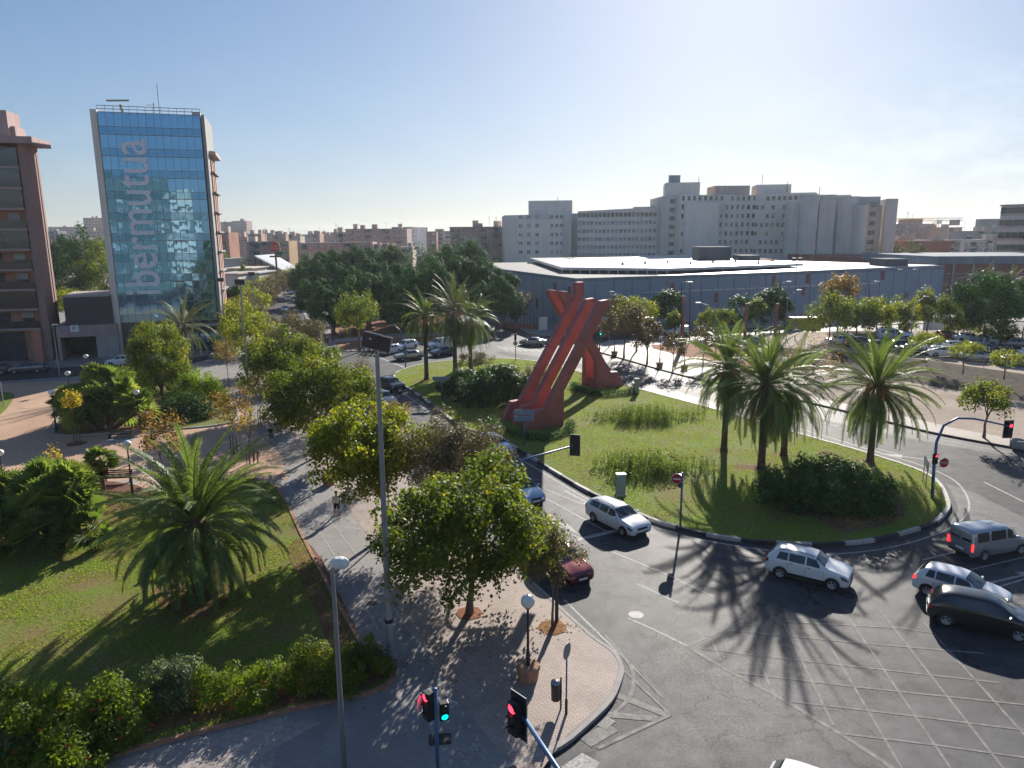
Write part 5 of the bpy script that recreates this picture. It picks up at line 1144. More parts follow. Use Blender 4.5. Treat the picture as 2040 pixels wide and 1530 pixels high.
for (a, b, yb, yt, Y, m, nm) in ((1393, 1457, 521, 492, 205, 'dgrey', 'roof_plant_room'), (1478, 1515, 527, 509, 200, 'dgrey', 'roof_plant_room'), (1515, 1545, 528, 517, 200, 'brick', 'roof_plant_room'), (1766, 1812, 529, 516, 178, 'dgrey', 'roof_plant_room')):
    A_, B_, f_ = quadfoot(a, 0, Y, b, 0, Y, 8); MB().prism(f_, hz0, HT(a, yt, Y)).obj(nm, WM[m], HL)
for k in range(7): 
    q = AT(1240 + k * 45, 535 - (k % 3) * 3, 175 + (k % 3) * 6); MB().lathe([(.35, 0), (.35, .5), (.5, .55), (.02, .8)], 8, (q[0], q[1], hz0 + 1.5)).obj('roof_vent', M['roofwhite'], HL)
# ---- red brick neighbour
BR = building('long red brick building with a grey band at the right end of the hall', 'building', 'brick_building')
a_, b_ = Vector((105.5, 184)), Vector((168, 182))
MB().prism([a_[:], b_[:], (168, 215), (105.5, 222)], 0, 10.4).obj('wall', WM['brick'], BR)
MB().prism([(105.4, 183.6), (168, 181.6), (168, 215.3), (105.4, 222.3)], 10.4, 12.3).obj('roof_band', WM['greyblue'], BR)
MB().prism([AT(1650, 0, 230)[:2], AT(1880, 0, 215)[:2], (130, 250), (98, 262)], 0, HT(1750, 511, 225)).obj('rear_wing', WM['brick'], BR)
for z in (3.9, 8.0): MB().prism([(105.5, 183.80), (168, 181.80), (168, 181.95), (105.5, 183.95)], z - .12, z + .12).obj('cornice', M['conc'], BR)
facade(BR, a_[:], b_[:], 6.1, 1, 4, 13, 3.9, 2.2, ('plain',), proud=.08); facade(BR, a_[:], b_[:], 2.0, 1, 4, 13, 3.9, 2.4, ('plain',), proud=.08)
for k in range(14):
    q = a_.lerp(b_, k / 13); MB().box((q.x, q.y - .28, 5.2), (.5, .4, 10.2)).obj('pilaster', M['conc'], BR)

# ---- hospital
HO = building('huge pale stepped hospital with rows of small windows and tall blank towers', 'hospital', 'hospital')
YH = 290
def hb_(p0, Y0, p1, Y1, top, depth=22, m='hosp', name='wing', py2=None): return block(HO, p0, Y0, p1, Y1, top, depth, WM[m], name, py2=py2)
def rowz(py, Y): return HT(1300, py, Y)
# left wing with a rounded corner
pl = [AT(1001, 0, 300)[:2], AT(1006, 0, 292)[:2], AT(1030, 0, 286)[:2], AT(1080, 0, 284)[:2], AT(1122, 0, 285)[:2], AT(1142, 0, 290)[:2], AT(1150, 0, 300)[:2]]
MB().prism(pl + [(30, 330), (-4, 330)], 0, HT(1060, 437, 286)).obj('wing', WM['hosp'], HO)
MB().prism([AT(1001, 0, 301)[:2], AT(1040, 0, 296)[:2], AT(1090, 0, 292)[:2], AT(1150, 0, 301)[:2], (30, 329), (-4, 329)], HT(1060, 437, 286), HT(1060, 428, 297)).obj('roof_storey', WM['hosp'], HO)
hb_(1053, 296, 1139, 294, 400, 16, 'hosp', 'roof_room')
hb_(1138, 294, 1153, 294, 425, 16, 'hosp2', 'stair_tower')
a1, b1, z1 = hb_(1150, 290, 1315, 284, 421, 24, 'hosp', py2=412)
hb_(1260, 292, 1300, 291, 412, 10, 'hosp2', 'roof_room')
a2, b2, z2 = hb_(1316, 276, 1353, 276, 391, 24, 'hosp2', 'stair_tower')
hb_(1321, 279, 1389, 277, 364, 18, 'hosp', 'tower_top')
sgn = hb_(1329, 284, 1350, 284, 349, 2, 'greyblue', 'roof_sign_box')
a3, b3, z3 = hb_(1352, 272, 1502, 277, 388, 26, 'hosp'); hb_(1364, 269, 1428, 270, 404, 8, 'hosp', 'wing')
hb_(1419, 284, 1487, 284, 370, 12, 'beige', 'roof_room'); hb_(1500, 284, 1568, 282, 368, 12, 'hosp', 'roof_room')
a4, b4, z4 = hb_(1498, 277, 1617, 268, 386, 26, 'hosp', py2=383)
def cyl(px, Y, R_, top, m, name='round_tower', sx=1):
    q = AT(px, 0, Y); pts = [(q[0] + R_ * sx * math.cos(t * .3927), Y + R_ * math.sin(t * .3927)) for t in range(16)]
    MB().prism(pts, 0, HT(px, top, Y)).obj(name, WM[m], HO)
a5, b5, z5 = hb_(1590, 262, 1618, 262, 403, 20, 'beige', 'wing'); cyl(1612, 264, 3.2, 403, 'hosp2')
hb_(1626, 258, 1658, 257, 388, 20, 'hosp2', 'tall_tower'); cyl(1642, 259, 3.0, 388, 'hosp2')
a6, b6, z6 = hb_(1656, 262, 1690, 262, 406, 18, 'beige', 'wing'); cyl(1690, 264, 3, 406, 'hosp2')
hb_(1640, 275, 1687, 272, 389, 14, 'hosp', 'wing')
hb_(1697, 258, 1745, 257, 392, 20, 'hosp2', 'tall_tower'); cyl(1722, 259, 4.2, 392, 'hosp2')
a7, b7, z7 = hb_(1720, 253, 1750, 253, 409, 18, 'beige', 'wing'); cyl(1751, 255, 2.6, 409, 'hosp2'); hb_(1758, 252, 1780, 251, 396, 20, 'hosp2', 'tall_tower')
hb_(1215, 250, 1400, 250, 511, 12, 'hosp', 'low_wing')
fz = 3.32
facade(HO, a1[:], b1[:], HT(1230, 508, 287), 6, 3.05, 20, 1.25, 1.6, ('dark', 'dark', 'pale', 'shut'), seed=3)
facade(HO, a3[:], b3[:], HT(1400, 500, 272), 7, 3.15, 14, 1.0, 1.6, ('plain', 'dark'), seed=4, skip=.1, limit=160)
facade(HO, a4[:], b4[:], HT(1550, 500, 272), 7, 3.15, 11, 1.1, 1.5, ('plain', 'dark', 'shut'), seed=5, skip=.15, limit=100)
for nm, (aa, bb, zz, cc) in (('a', (a2, b2, 276, [.55])), ('b', (a5, b5, 262, [.4])), ('c', (a6, b6, 262, [.45])), ('d', (a7, b7, 253, [.4]))):
    facade(HO, aa[:], bb[:], HT(1500, 502, zz), 7 if nm == 'a' else 6, 3.1, cc, 2.0, 1.5, ('dark',), seed=6, limit=140)
facade(HO, pl[2], pl[3], HT(1050, 502, 286), 5, 3.3, [.1, .45, .8], 1.5, 1.5, ('dark', 'shut'), seed=7, limit=200); facade(HO, pl[3], pl[4], HT(1100, 502, 285), 5, 3.3, [.5, .75, .99], 1.3, 1.5, ('dark',), seed=8, limit=200)
an = MB()
for px, py, Y in ((1386, 352, 282), (1510, 348, 284), (1560, 362, 282), (1624, 372, 262), (1110, 392, 296)): an.tube([(AT(px, 500, Y)[0], Y, HT(px, py + 40, Y)), (AT(px, 500, Y)[0], Y, HT(px, py, Y))], .1, 4)
an.obj('antenna', M['darkm'], HO)

# ---- flats behind the avenue
def flats(label, p0, p1, top, Y, wm, rows, cols, kinds=('dark',), depth=12, z0=None, dz=3.0, ww=1.2, wh=1.3, seed=1, ncl=3, Y1=None, skip=.08, py2=None, cat='apartment block', balc=0, group=None, ant=2):
    t = building(label, cat, group=group); a, b, zt = block(t, p0, Y, p1, Y1 or Y, top, depth, WM[wm], py2=py2)
    MB().prism([(a + (a - b).normalized() * .3 - Vector((0, .35)))[:], (b + (b - a).normalized() * .3 - Vector((0, .35)))[:], (b + Vector((.3, .2)))[:], (a + Vector((-.3, .2)))[:]], zt - .45, zt - .08).obj('cornice', M['slabedge'], t)
    if rows > 1 and Y < 700:                         # loggias and floor lines
        rq = random.Random(seed + 500); d_ = (b - a).normalized(); n_ = Vector((d_.y, -d_.x)); L_ = (b - a).length; fl_ = MB(); zz = z0 if z0 is not None else zt - 1.8 - (rows - 1) * dz
        for j in range(rows + 1):
            z_ = zz - 1.35 + j * dz
            if z_ < zt - .6: fl_.box((*(((a + b) / 2) + n_ * .04), z_), (L_ * .998, .1, .22), math.atan2(d_.y, d_.x))
        fl_.obj('floor_lines', M['slabedge'], t)
        for k in range(max(1, int(L_ / 14))):
            c_ = a + d_ * (L_ * (k + rq.uniform(.3, .7)) / max(1, int(L_ / 14))) + n_ * .09
            for j in range(rows): MB().box((c_.x, c_.y, zz + j * dz - .1), (2.6, .12, 1.9), math.atan2(d_.y, d_.x)).obj('loggia', M[rq.choice(('railglass', 'roofgrey', 'shutter', 'awning', 'railglass'))], t)
    if rows: facade(t, a[:], b[:], z0 if z0 is not None else zt - 1.8 - (rows - 1) * dz, rows, dz, cols, ww, wh, kinds, skip, seed)
    if balc:
        r = random.Random(seed); d = (b - a).normalized(); nn = Vector((d.y, -d.x)); L = (b - a).length
        for k in range(balc):
            for j in range(rows):
                c = a + d * (L * (k + .5) / balc) + nn * .6; z = zt - 2.6 - j * dz
                MB().box((c.x, c.y, z), (L / balc * .36, 1.2, .95), math.atan2(d.y, d.x)).obj('balcony', WM[wm if wm != 'grey' else 'beige'], t)
                if r.random() < .45: MB().box((c.x + nn.x * .3, c.y + nn.y * .3, z + 1.6), (L / balc * .34, 1.0, .9), math.atan2(d.y, d.x)).obj('awning', M[r.choice(('awning', 'awn_blue', 'awning', 'shutter'))], t)
    clutter(t, a, b, zt, depth, seed, ncl, antenna=ant); return t
flats('long low row of four-storey pinkish flats above the grove', 580, 742, 484, 345, 'pink', 3, 16, dz=3.2, seed=21, ncl=0, ant=0, py2=482, balc=5)
flats('pinkish low flats with three white gables above the grove', 736, 780, 486, 340, 'terra', 2, 5, seed=22, ncl=0, ant=0)
for k, px in enumerate((742, 757, 772)):
    A_, B_, f_ = quadfoot(px - 3.4, 0, 338, px + 3.4, 0, 338, 4); z = HT(px, 486, 338); g = MB(); q = f_
    g.add([(*q[0], 0), (*q[1], 0), (*q[1], z - .8), ((q[0][0] + q[1][0]) / 2, q[0][1], z + 1.0), (*q[0], z - .8), (q[0][0], q[0][1] + 2, z - .8), (q[1][0], q[1][1] + 2, z - .8)], [(0, 1, 2, 3, 4), (2, 6, 3), (3, 5, 4)])
    gb = g.obj('gabled_bay', WM['cream'], None); gb.parent = [o for o in COL.objects if o.get('label', '').startswith('pinkish low flats')][0]
flats('tall brownish flats with green awnings rising over the low row', 690, 812, 456, 420, 'mauve', 3, 12, dz=3.3, depth=20, seed=23, ncl=5, balc=4, ww=1.5)
flats('narrow flats with stacked white balconies at the right of the low row', 795, 822, 492, 335, 'cream', 6, 2, dz=2.9, seed=24, ncl=1, balc=3, ant=0)
flats('pink stair tower flats left of the tall brownish flats', 660, 692, 463, 430, 'beige', 2, 4, seed=25, ncl=2)
flats('slab with white vertical fins on the skyline', 820, 853, 452, 520, 'greyblue', 8, 3, dz=3.2, ww=6, wh=1.3, seed=26, ncl=0, Y1=560, depth=14, ant=0)
fn = [o for o in COL.objects if o.get('label', '').startswith('slab with white')][0]
for k in range(5):
    q = AT(832 + k * 4.6, 500, 520 + k * 6); MB().box((q[0], q[1] - 8, 14), (1.3, .4, 20)).obj('white_fin', M['white'], fn)
flats('orange-brown small block on the skyline at the street end', 852, 870, 461, 560, 'brick', 4, 3, seed=27, ncl=0, ant=0)
flats('grey slab of flats at the street end', 868, 884, 456, 600, 'mauve', 6, 3, seed=28, ncl=0, ant=0); flats('pale slab with fins right of the grey slab', 883, 899, 460, 600, 'hosp2', 6, 4, seed=29, ncl=0, ant=0)
flats('brick flats with blue awnings left of the hospital', 897, 1001, 452, 330, 'pink', 6, 9, dz=3.1, depth=18, seed=30, ncl=4, balc=4, ww=1.4)
flats('low orange house before the brick flats', 886, 900, 486, 320, 'terra', 3, 2, seed=31, ncl=0, ant=0)
flats('flats with an orange gable wall and red awnings behind the restaurant sign', 492, 540, 481, 300, 'mauve', 4, 5, dz=3.0, seed=32, ncl=1, balc=2)
flats('orange-yellow blank end wall behind the restaurant sign', 538, 576, 481, 300, 'ochre', 4, 3, dz=3.0, ww=.7, seed=33, ncl=1, m0=.9) if False else flats('orange-yellow end wall behind the restaurant sign', 538, 576, 480, 300, 'ochre', 4, [.72, .8, .88], dz=3.0, ww=.7, seed=33, ncl=1)
flats('orange flats right next to the glass tower', 436, 458, 463, 330, 'terra', 5, 4, seed=34, ncl=1, balc=1); flats('brown flats behind the orange ones', 456, 494, 472, 380, 'pink', 4, 6, seed=35, ncl=2)
flats('grey high-rise pair on the skyline right of the tower, left half', 440, 466, 442, 900, 'grey', 12, 6, dz=3.0, ww=2.4, wh=1.6, depth=20, seed=36, ncl=0, ant=0); flats('grey high-rise pair on the skyline right of the tower, taller right half', 466, 495, 440, 880, 'mauve', 12, 6, dz=3.0, ww=2.4, wh=1.6, depth=20, seed=37, ncl=2, ant=0)
flats('pink high block on the left skyline between the tall buildings', 173, 212, 434, 900, 'pink', 8, 7, dz=3.0, ww=2.4, wh=1.5, seed=38, ncl=2, ant=0); flats('long grey hillside block on the left skyline', 102, 176, 452, 1000, 'mauve', 3, 9, dz=3.4, ww=3, seed=39, ncl=1, ant=0, depth=40)
flats('blue-grey flats at the left skyline edge', 94, 120, 460, 600, 'greyblue', 6, 4, seed=40, ncl=1); flats('white flats with striped balconies behind the pines', 150, 212, 460, 650, 'cream', 5, 8, ww=3, seed=41, ncl=2)
flats('peach flats with an orange stripe left of the pines', 92, 130, 480, 420, 'ochre', 6, 5, seed=42, ncl=0, balc=1); flats('long red-roofed flats behind the pines', 128, 215, 479, 430, 'terra', 3, 12, seed=43, ncl=2)
flats('salmon flats right of the pines', 190, 216, 484, 400, 'cream', 4, 4, seed=44, ncl=0, balc=2)
flats('reddish flats at the end of the parking streets, right of the hospital', 1781, 1850, 478, 330, 'terra', 3, 8, seed=45, ncl=2, dz=3.2); flats('orange blank-walled flats left of the crane', 1812, 1892, 479, 310, 'brick', 1, 2, seed=46, ncl=1, ant=0)
flats('brown block with a roof room at the left end of the crane jib', 1778, 1856, 446, 480, 'mauve', 2, 8, seed=47, ncl=0, depth=20); flats('pink roof block below the crane jib', 1803, 1832, 436, 485, 'pink', 1, 3, seed=48, ncl=0, ant=3)
flats('long pinkish flats below the crane', 1850, 1912, 453, 460, 'pink', 4, 7, seed=49, ncl=2, ant=1); flats('grey-green flats right of the crane', 1915, 1985, 460, 430, 'grey', 5, 8, seed=50, ncl=2, balc=3)
flats('low flats with grey balconies right beside the crane mast', 1888, 1912, 478, 330, 'beige', 4, 3, seed=51, ncl=0, balc=2, ant=0)
flats('white and blue flats right of the crane mast', 1918, 1978, 478, 350, 'hosp2', 4, 6, seed=52, ncl=1, balc=3, ant=0)
flats('large concrete building with window bays at the right edge', 1984, 2110, 408, 230, 'hosp2', 6, 9, dz=3.7, ww=1.9, wh=1.9, depth=30, seed=53, ncl=1, Y1=215, ant=0, kinds=('plain',))
flats('green-grey block between the crane and the concrete building', 1958, 1990, 436, 520, 'greyblue', 3, 3, seed=54, ncl=0, ant=0)
rr = random.Random(77); cols_ = ['pink', 'beige', 'mauve', 'terra', 'cream', 'grey']; nms = {'pink': 'pink', 'beige': 'beige', 'mauve': 'brownish', 'terra': 'reddish', 'cream': 'cream', 'grey': 'grey'}
xx = 496.0; last = None; bl = []
while xx < 700:
    w_ = rr.uniform(13, 30); bl.append((xx, xx + w_, rr.uniform(463, 471), rr.uniform(480, 700))); xx += w_ * .9
nsk = len(bl)
for (x0_, x1_, t_) in ((1000, 1020, 470), (1790, 1815, 462), (1700, 1800, 470), (1985, 2080, 466), (-60, 30, 470)): bl.append((x0_, x1_, t_, 700))
for i, (x0_, x1_, t_, Y_) in enumerate(bl):
    c_ = cols_[i % 6]; ld = nms[c_] + ' far skyline block, ' + (wd_[i] if i < 20 else str(i)) + ' to the right of the grey high-rise pair' if i < nsk else nms[c_] + ' distant low block, ' + ['behind the hospital left corner', 'under the crane jib tip', 'behind the hospital towers', 'behind the concrete building', 'behind the reddish apartment block', 'on the far horizon'][min(i - nsk, 5)]
    flats(ld, x0_, x1_, t_, Y_, c_, 3, max(3, int((x1_ - x0_) / 4)), seed=90 + i, ww=1.8, ncl=3, group='distant city blocks', ant=1)

# ---- restaurant: white canopy and the round sign on a pole
RS = building('white triangular canopy roof of a roadside restaurant', 'canopy', 'restaurant_canopy')
Yc = 255
p_ = [AT(507, 509, 262), AT(546, 506, 285), AT(594, 534, 262), AT(570, 541, 248)]
mb = MB(); mb.add([p_[0], p_[3], p_[2], p_[1]] + [(x, y, z - .5) for x, y, z in (p_[0], p_[3], p_[2], p_[1])], [(0, 1, 2, 3), (7, 6, 5, 4), (0, 4, 5, 1), (1, 5, 6, 2), (2, 6, 7, 3), (3, 7, 4, 0)])
mb.obj('roof', M['white'], RS)
for k in range(6):
    q = Vector(p_[0]).lerp(Vector(p_[3]), k / 5); MB().tube([(q.x, q.y + .3, 0), (q.x, q.y + .3, q.z - .3)], .25, 6).obj('post', M['darkm'], RS)
mb = MB(); q = [AT(512, 0, 266)[:2], AT(566, 0, 254)[:2], AT(590, 0, 268)[:2], AT(545, 0, 284)[:2]]; mb.prism(q, 0, 4.0); mb.obj('wall', WM['dgrey'], RS)
SG = thing('restaurant_sign', 'red bun-shaped restaurant sign on a tall pole', 'sign')
q = AT(548, 492, 236); zc_ = q[2]
MB().tube([(q[0], q[1], 0), (q[0], q[1], zc_ - 1)], .32, 8).obj('pole', M['wood'], SG)
pts = [(-1.55, -1.4), (1.55, -1.4), (1.6, .5), (1.25, 1.15), (.6, 1.5), (-.6, 1.5), (-1.25, 1.15), (-1.6, .5)]
MB().slab([(a * .9, b * .95) for a, b in pts], (q[0], q[1], zc_), (1, 0), (0, 1), .5).obj('panel', M['redp'], SG)
MB().slab([(a, b) for a, b in pts], (q[0], q[1] + .1, zc_), (1, 0), (0, 1), .4).obj('rim', M['conc'], SG)
YL = mat('cream_letters', (.62, .38, .25), .6, var=0)
text_on(SG, 'lettering', 'BURGER', .78, (q[0] - 1.38, q[1] - .27, zc_ + .1), (1, 0, 0), (0, 0, 1), YL, .86, .01); text_on(SG, 'lettering', 'KING', 1.05, (q[0] - 1.25, q[1] - .27, zc_ - .85), (1, 0, 0), (0, 0, 1), YL, 1.0, .01)
MB().box((q[0] - .1, q[1], zc_ - 3.0), (3.6, .4, .5)).obj('small_panel', M['wood'], SG)
BB = thing('billboard', 'pale grey roadside board at the right edge of the grove', 'billboard'); q = AT(809, 541, 250)
MB().box(q, (3.6, .3, 2.9)).obj('panel', WM['white'], BB); MB().tube([(q[0], q[1] + .3, 0), (q[0], q[1] + .3, q[2])], .2, 6).obj('pole', M['galv'], BB)
for i, (a, b, yt, Y, m, lb) in enumerate(((440, 500, 536, 235, 'cream', 'long low pale shed roof right of the tower'), (425, 470, 547, 205, 'beige', 'low roof with brown edge beside the tower flank'), (486, 512, 545, 215, 'white', 'small white flat roof left of the canopy'), (440, 474, 517, 290, 'white', 'white low shed before the orange flats'))):
    t = building(lb, 'shed', 'shed'); A_, B_, f_ = quadfoot(a, 0, Y, b, 0, Y, 14); z = HT(a, yt, Y); MB().prism(f_, 0, z).obj('wall', WM['hosp2'], t)
    A_, B_, f_ = quadfoot(a - 1, 0, Y - 1, b + 1, 0, Y - 1, 16); MB().prism(f_, z, z + .3).obj('roof', WM[m], t)
# low wall and ramp between the two left buildings
LW = thing('park_wall', 'pale low wall and sloping parapet behind the garage', 'wall'); q0, q1 = AT(108, 0, 160), AT(232, 0, 156)
MB().prism([q0[:2], q1[:2], (q1[0], q1[1] + .5), (q0[0], q0[1] + .5)], 0, 3.4).obj('wall', WM['beige'], LW)
q2, q3 = AT(195, 0, 138), AT(236, 0, 138); MB().prism([q2[:2], q3[:2], (q3[0], 148), (q2[0], 148)], 0, 9.0).obj('terrace_block', WM['pink'], LW)
# ---- crane
CR = thing('tower_crane', 'orange tower crane with a long lattice jib on the right skyline', 'crane'); M['crane'] = mat('orange_paint', (.50, .22, .06), .6)
Yk = 380; kx = AT(1912, 0, Yk)[0]; zj = HT(1912, 441, Yk)
def lattice(p, q, w_, n, up):
    m_ = MB(); p, q = Vector(p), Vector(q); d = (q - p).normalized(); s = d.cross(Vector(up)).normalized() * w_ / 2; u = Vector(up) * w_ / 2
    for a in (1, -1):
        for b in (1, -1): m_.tube([p + s * a + u * b, q + s * a + u * b], .13, 4)
    for k in range(n):
        a, b = p.lerp(q, k / n), p.lerp(q, (k + 1) / n)
        for g in (1, -1): m_.tube([a + s * g - u, a.lerp(b, .5) + s * g + u, b + s * g - u], .07, 4)
    return m_
lattice((kx, Yk, 0), (kx, Yk, zj), 1.9, 18, (0, 1, 0)).obj('mast', M['crane'], CR)
jl, jr = AT(1782, 0, Yk)[0], AT(1968, 0, Yk)[0]
lattice((jl, Yk, zj + 1), (kx, Yk, zj + 1), 1.5, 22, (0, 0, 1)).obj('jib', M['crane'], CR)
lattice((kx, Yk, zj + 1), (jr, Yk, zj + 1), 1.5, 7, (0, 0, 1)).obj('counter_jib', M['darkm'], CR)
MB().box((jr - 4, Yk, zj - .6), (4.5, 1.6, 2.8)).obj('counterweight', M['conc'], CR); MB().box((kx + 1, Yk - 1.2, zj - .2), (1.8, 1.6, 2)).obj('cab', M['white'], CR)
# ---- the houses behind the camera that the tower mirrors
RB = building('pale apartment block with balconies mirrored in the middle of the glass tower', 'apartment block')
MB().prism([(-26, -42), (-18.5, -42), (-18.5, -60), (-26, -60)], 0, 34).obj('wall', WM['cream'], RB)
for f in range(10): MB().box((-22.2, -41.4, 3 + f * 3), (6.5, 1.1, .9)).obj('balcony', WM['white'], RB)
facade(RB, (-18.5, -42), (-26, -42), 4.6, 9, 3, 3, 1.4, 1.3, ('dark',), 0, 9)
RC = building('dark apartment block with white balconies, mirrored at the left of the glass tower', 'apartment block')
MB().prism([(-62, -36), (-27, -36), (-27, -52), (-62, -52)], 0, 38).obj('wall', wall_mat('dark_green_tiles', (.10, .14, .14)), RC)
facade(RC, (-27, -36), (-62, -36), 3.6, 11, 3, 8, 1.6, 1.3, ('pale', 'dark', 'shut'), .25, 10)
for i, (x, y) in enumerate(((-12, -34), (-4, -36), (-17, -26), (-9, -24))):
    etree('mulberry_tree', 'dark tree mirrored in the lower glass tower, the ' + ['tallest', 'easternmost', 'smallest', 'roundest'][i] + ' of four', 0, 900, (19, 18, 12, 13)[i], 6.5, 'leaf_mul', 400 + i, 3000, size=.5).location = (x, y, 0)

# ================================================================== SCULPTURE
SC_ = thing('sculpture', 'red steel sculpture of slanting beams crossing over the roundabout lawn', 'sculpture', (0, 0, .17))
u_, v_ = (.87, .50), (.50, -.87)
prof = [(0, 0), (.95, 1.75), (2.0, 1.8), (8.35, 11.65), (9.2, 11.75), (9.4, 11.45), (4.1, 3.3), (4.1, 0)]
profT = [(0, 0), (.95, 1.75), (2.0, 1.8), (8.5, 11.9), (8.5, 12.9), (8.75, 13.2), (9.5, 13.2), (9.5, 11.8), (4.1, 3.4), (4.1, 0)]
for k, pf in ((-1, profT), (0, prof), (1, prof)):
    MB().slab(pf, (.1 + v_[0] * 2.25 * k, 68.0 + v_[1] * 2.25 * k, 0), u_, v_, .68).obj('slanting_beam', M['rust'], SC_, bev=.03)
MB().slab([(.6, 0), (1.2, 1.0), (3.6, 1.0), (3.6, 0)], (.1, 68.0, 0), u_, v_, 4.4).obj('base', M['rust'], SC_)
for k in (0, -1):
    MB().slab(prof, (13.4 + v_[0] * 2.25 * k, 86.8 + v_[1] * 2.25 * k, 0), (-.87, -.50), v_, .78).obj('slanting_beam', M['rust'], SC_, bev=.03)
MB().slab([(.6, 0), (1.2, 1.0), (3.6, 1.0), (3.6, 0)], (12.9, 87.7, 0), (-.87, -.5), v_, 2.2).obj('base', M['rust'], SC_)

# ================================================================== CARS
def pch(xs, ys, x):
    """smooth monotone interpolation of ys (k, c) at x"""
    xs, ys = np.asarray(xs, float), np.asarray(ys, float); h = np.diff(xs); d = np.diff(ys, axis=0) / h[:, None]
    m = np.zeros_like(ys); m[0], m[-1] = d[0], d[-1]
    for i in range(1, len(xs) - 1):
        same = d[i - 1] * d[i] > 0; w1, w2 = 2 * h[i] + h[i - 1], h[i] + 2 * h[i - 1]
        with np.errstate(divide='ignore', invalid='ignore'): v = (w1 + w2) / (w1 / d[i - 1] + w2 / d[i])
        m[i] = np.where(same, np.nan_to_num(v), 0)
    i = min(max(int(np.searchsorted(xs, x, 'right')) - 1, 0), len(h) - 1); t = (x - xs[i]) / h[i]
    return (2 * t**3 - 3 * t**2 + 1) * ys[i] + (t**3 - 2 * t**2 + t) * h[i] * m[i] + (-2 * t**3 + 3 * t**2) * ys[i + 1] + (t**3 - t**2) * h[i] * m[i + 1]
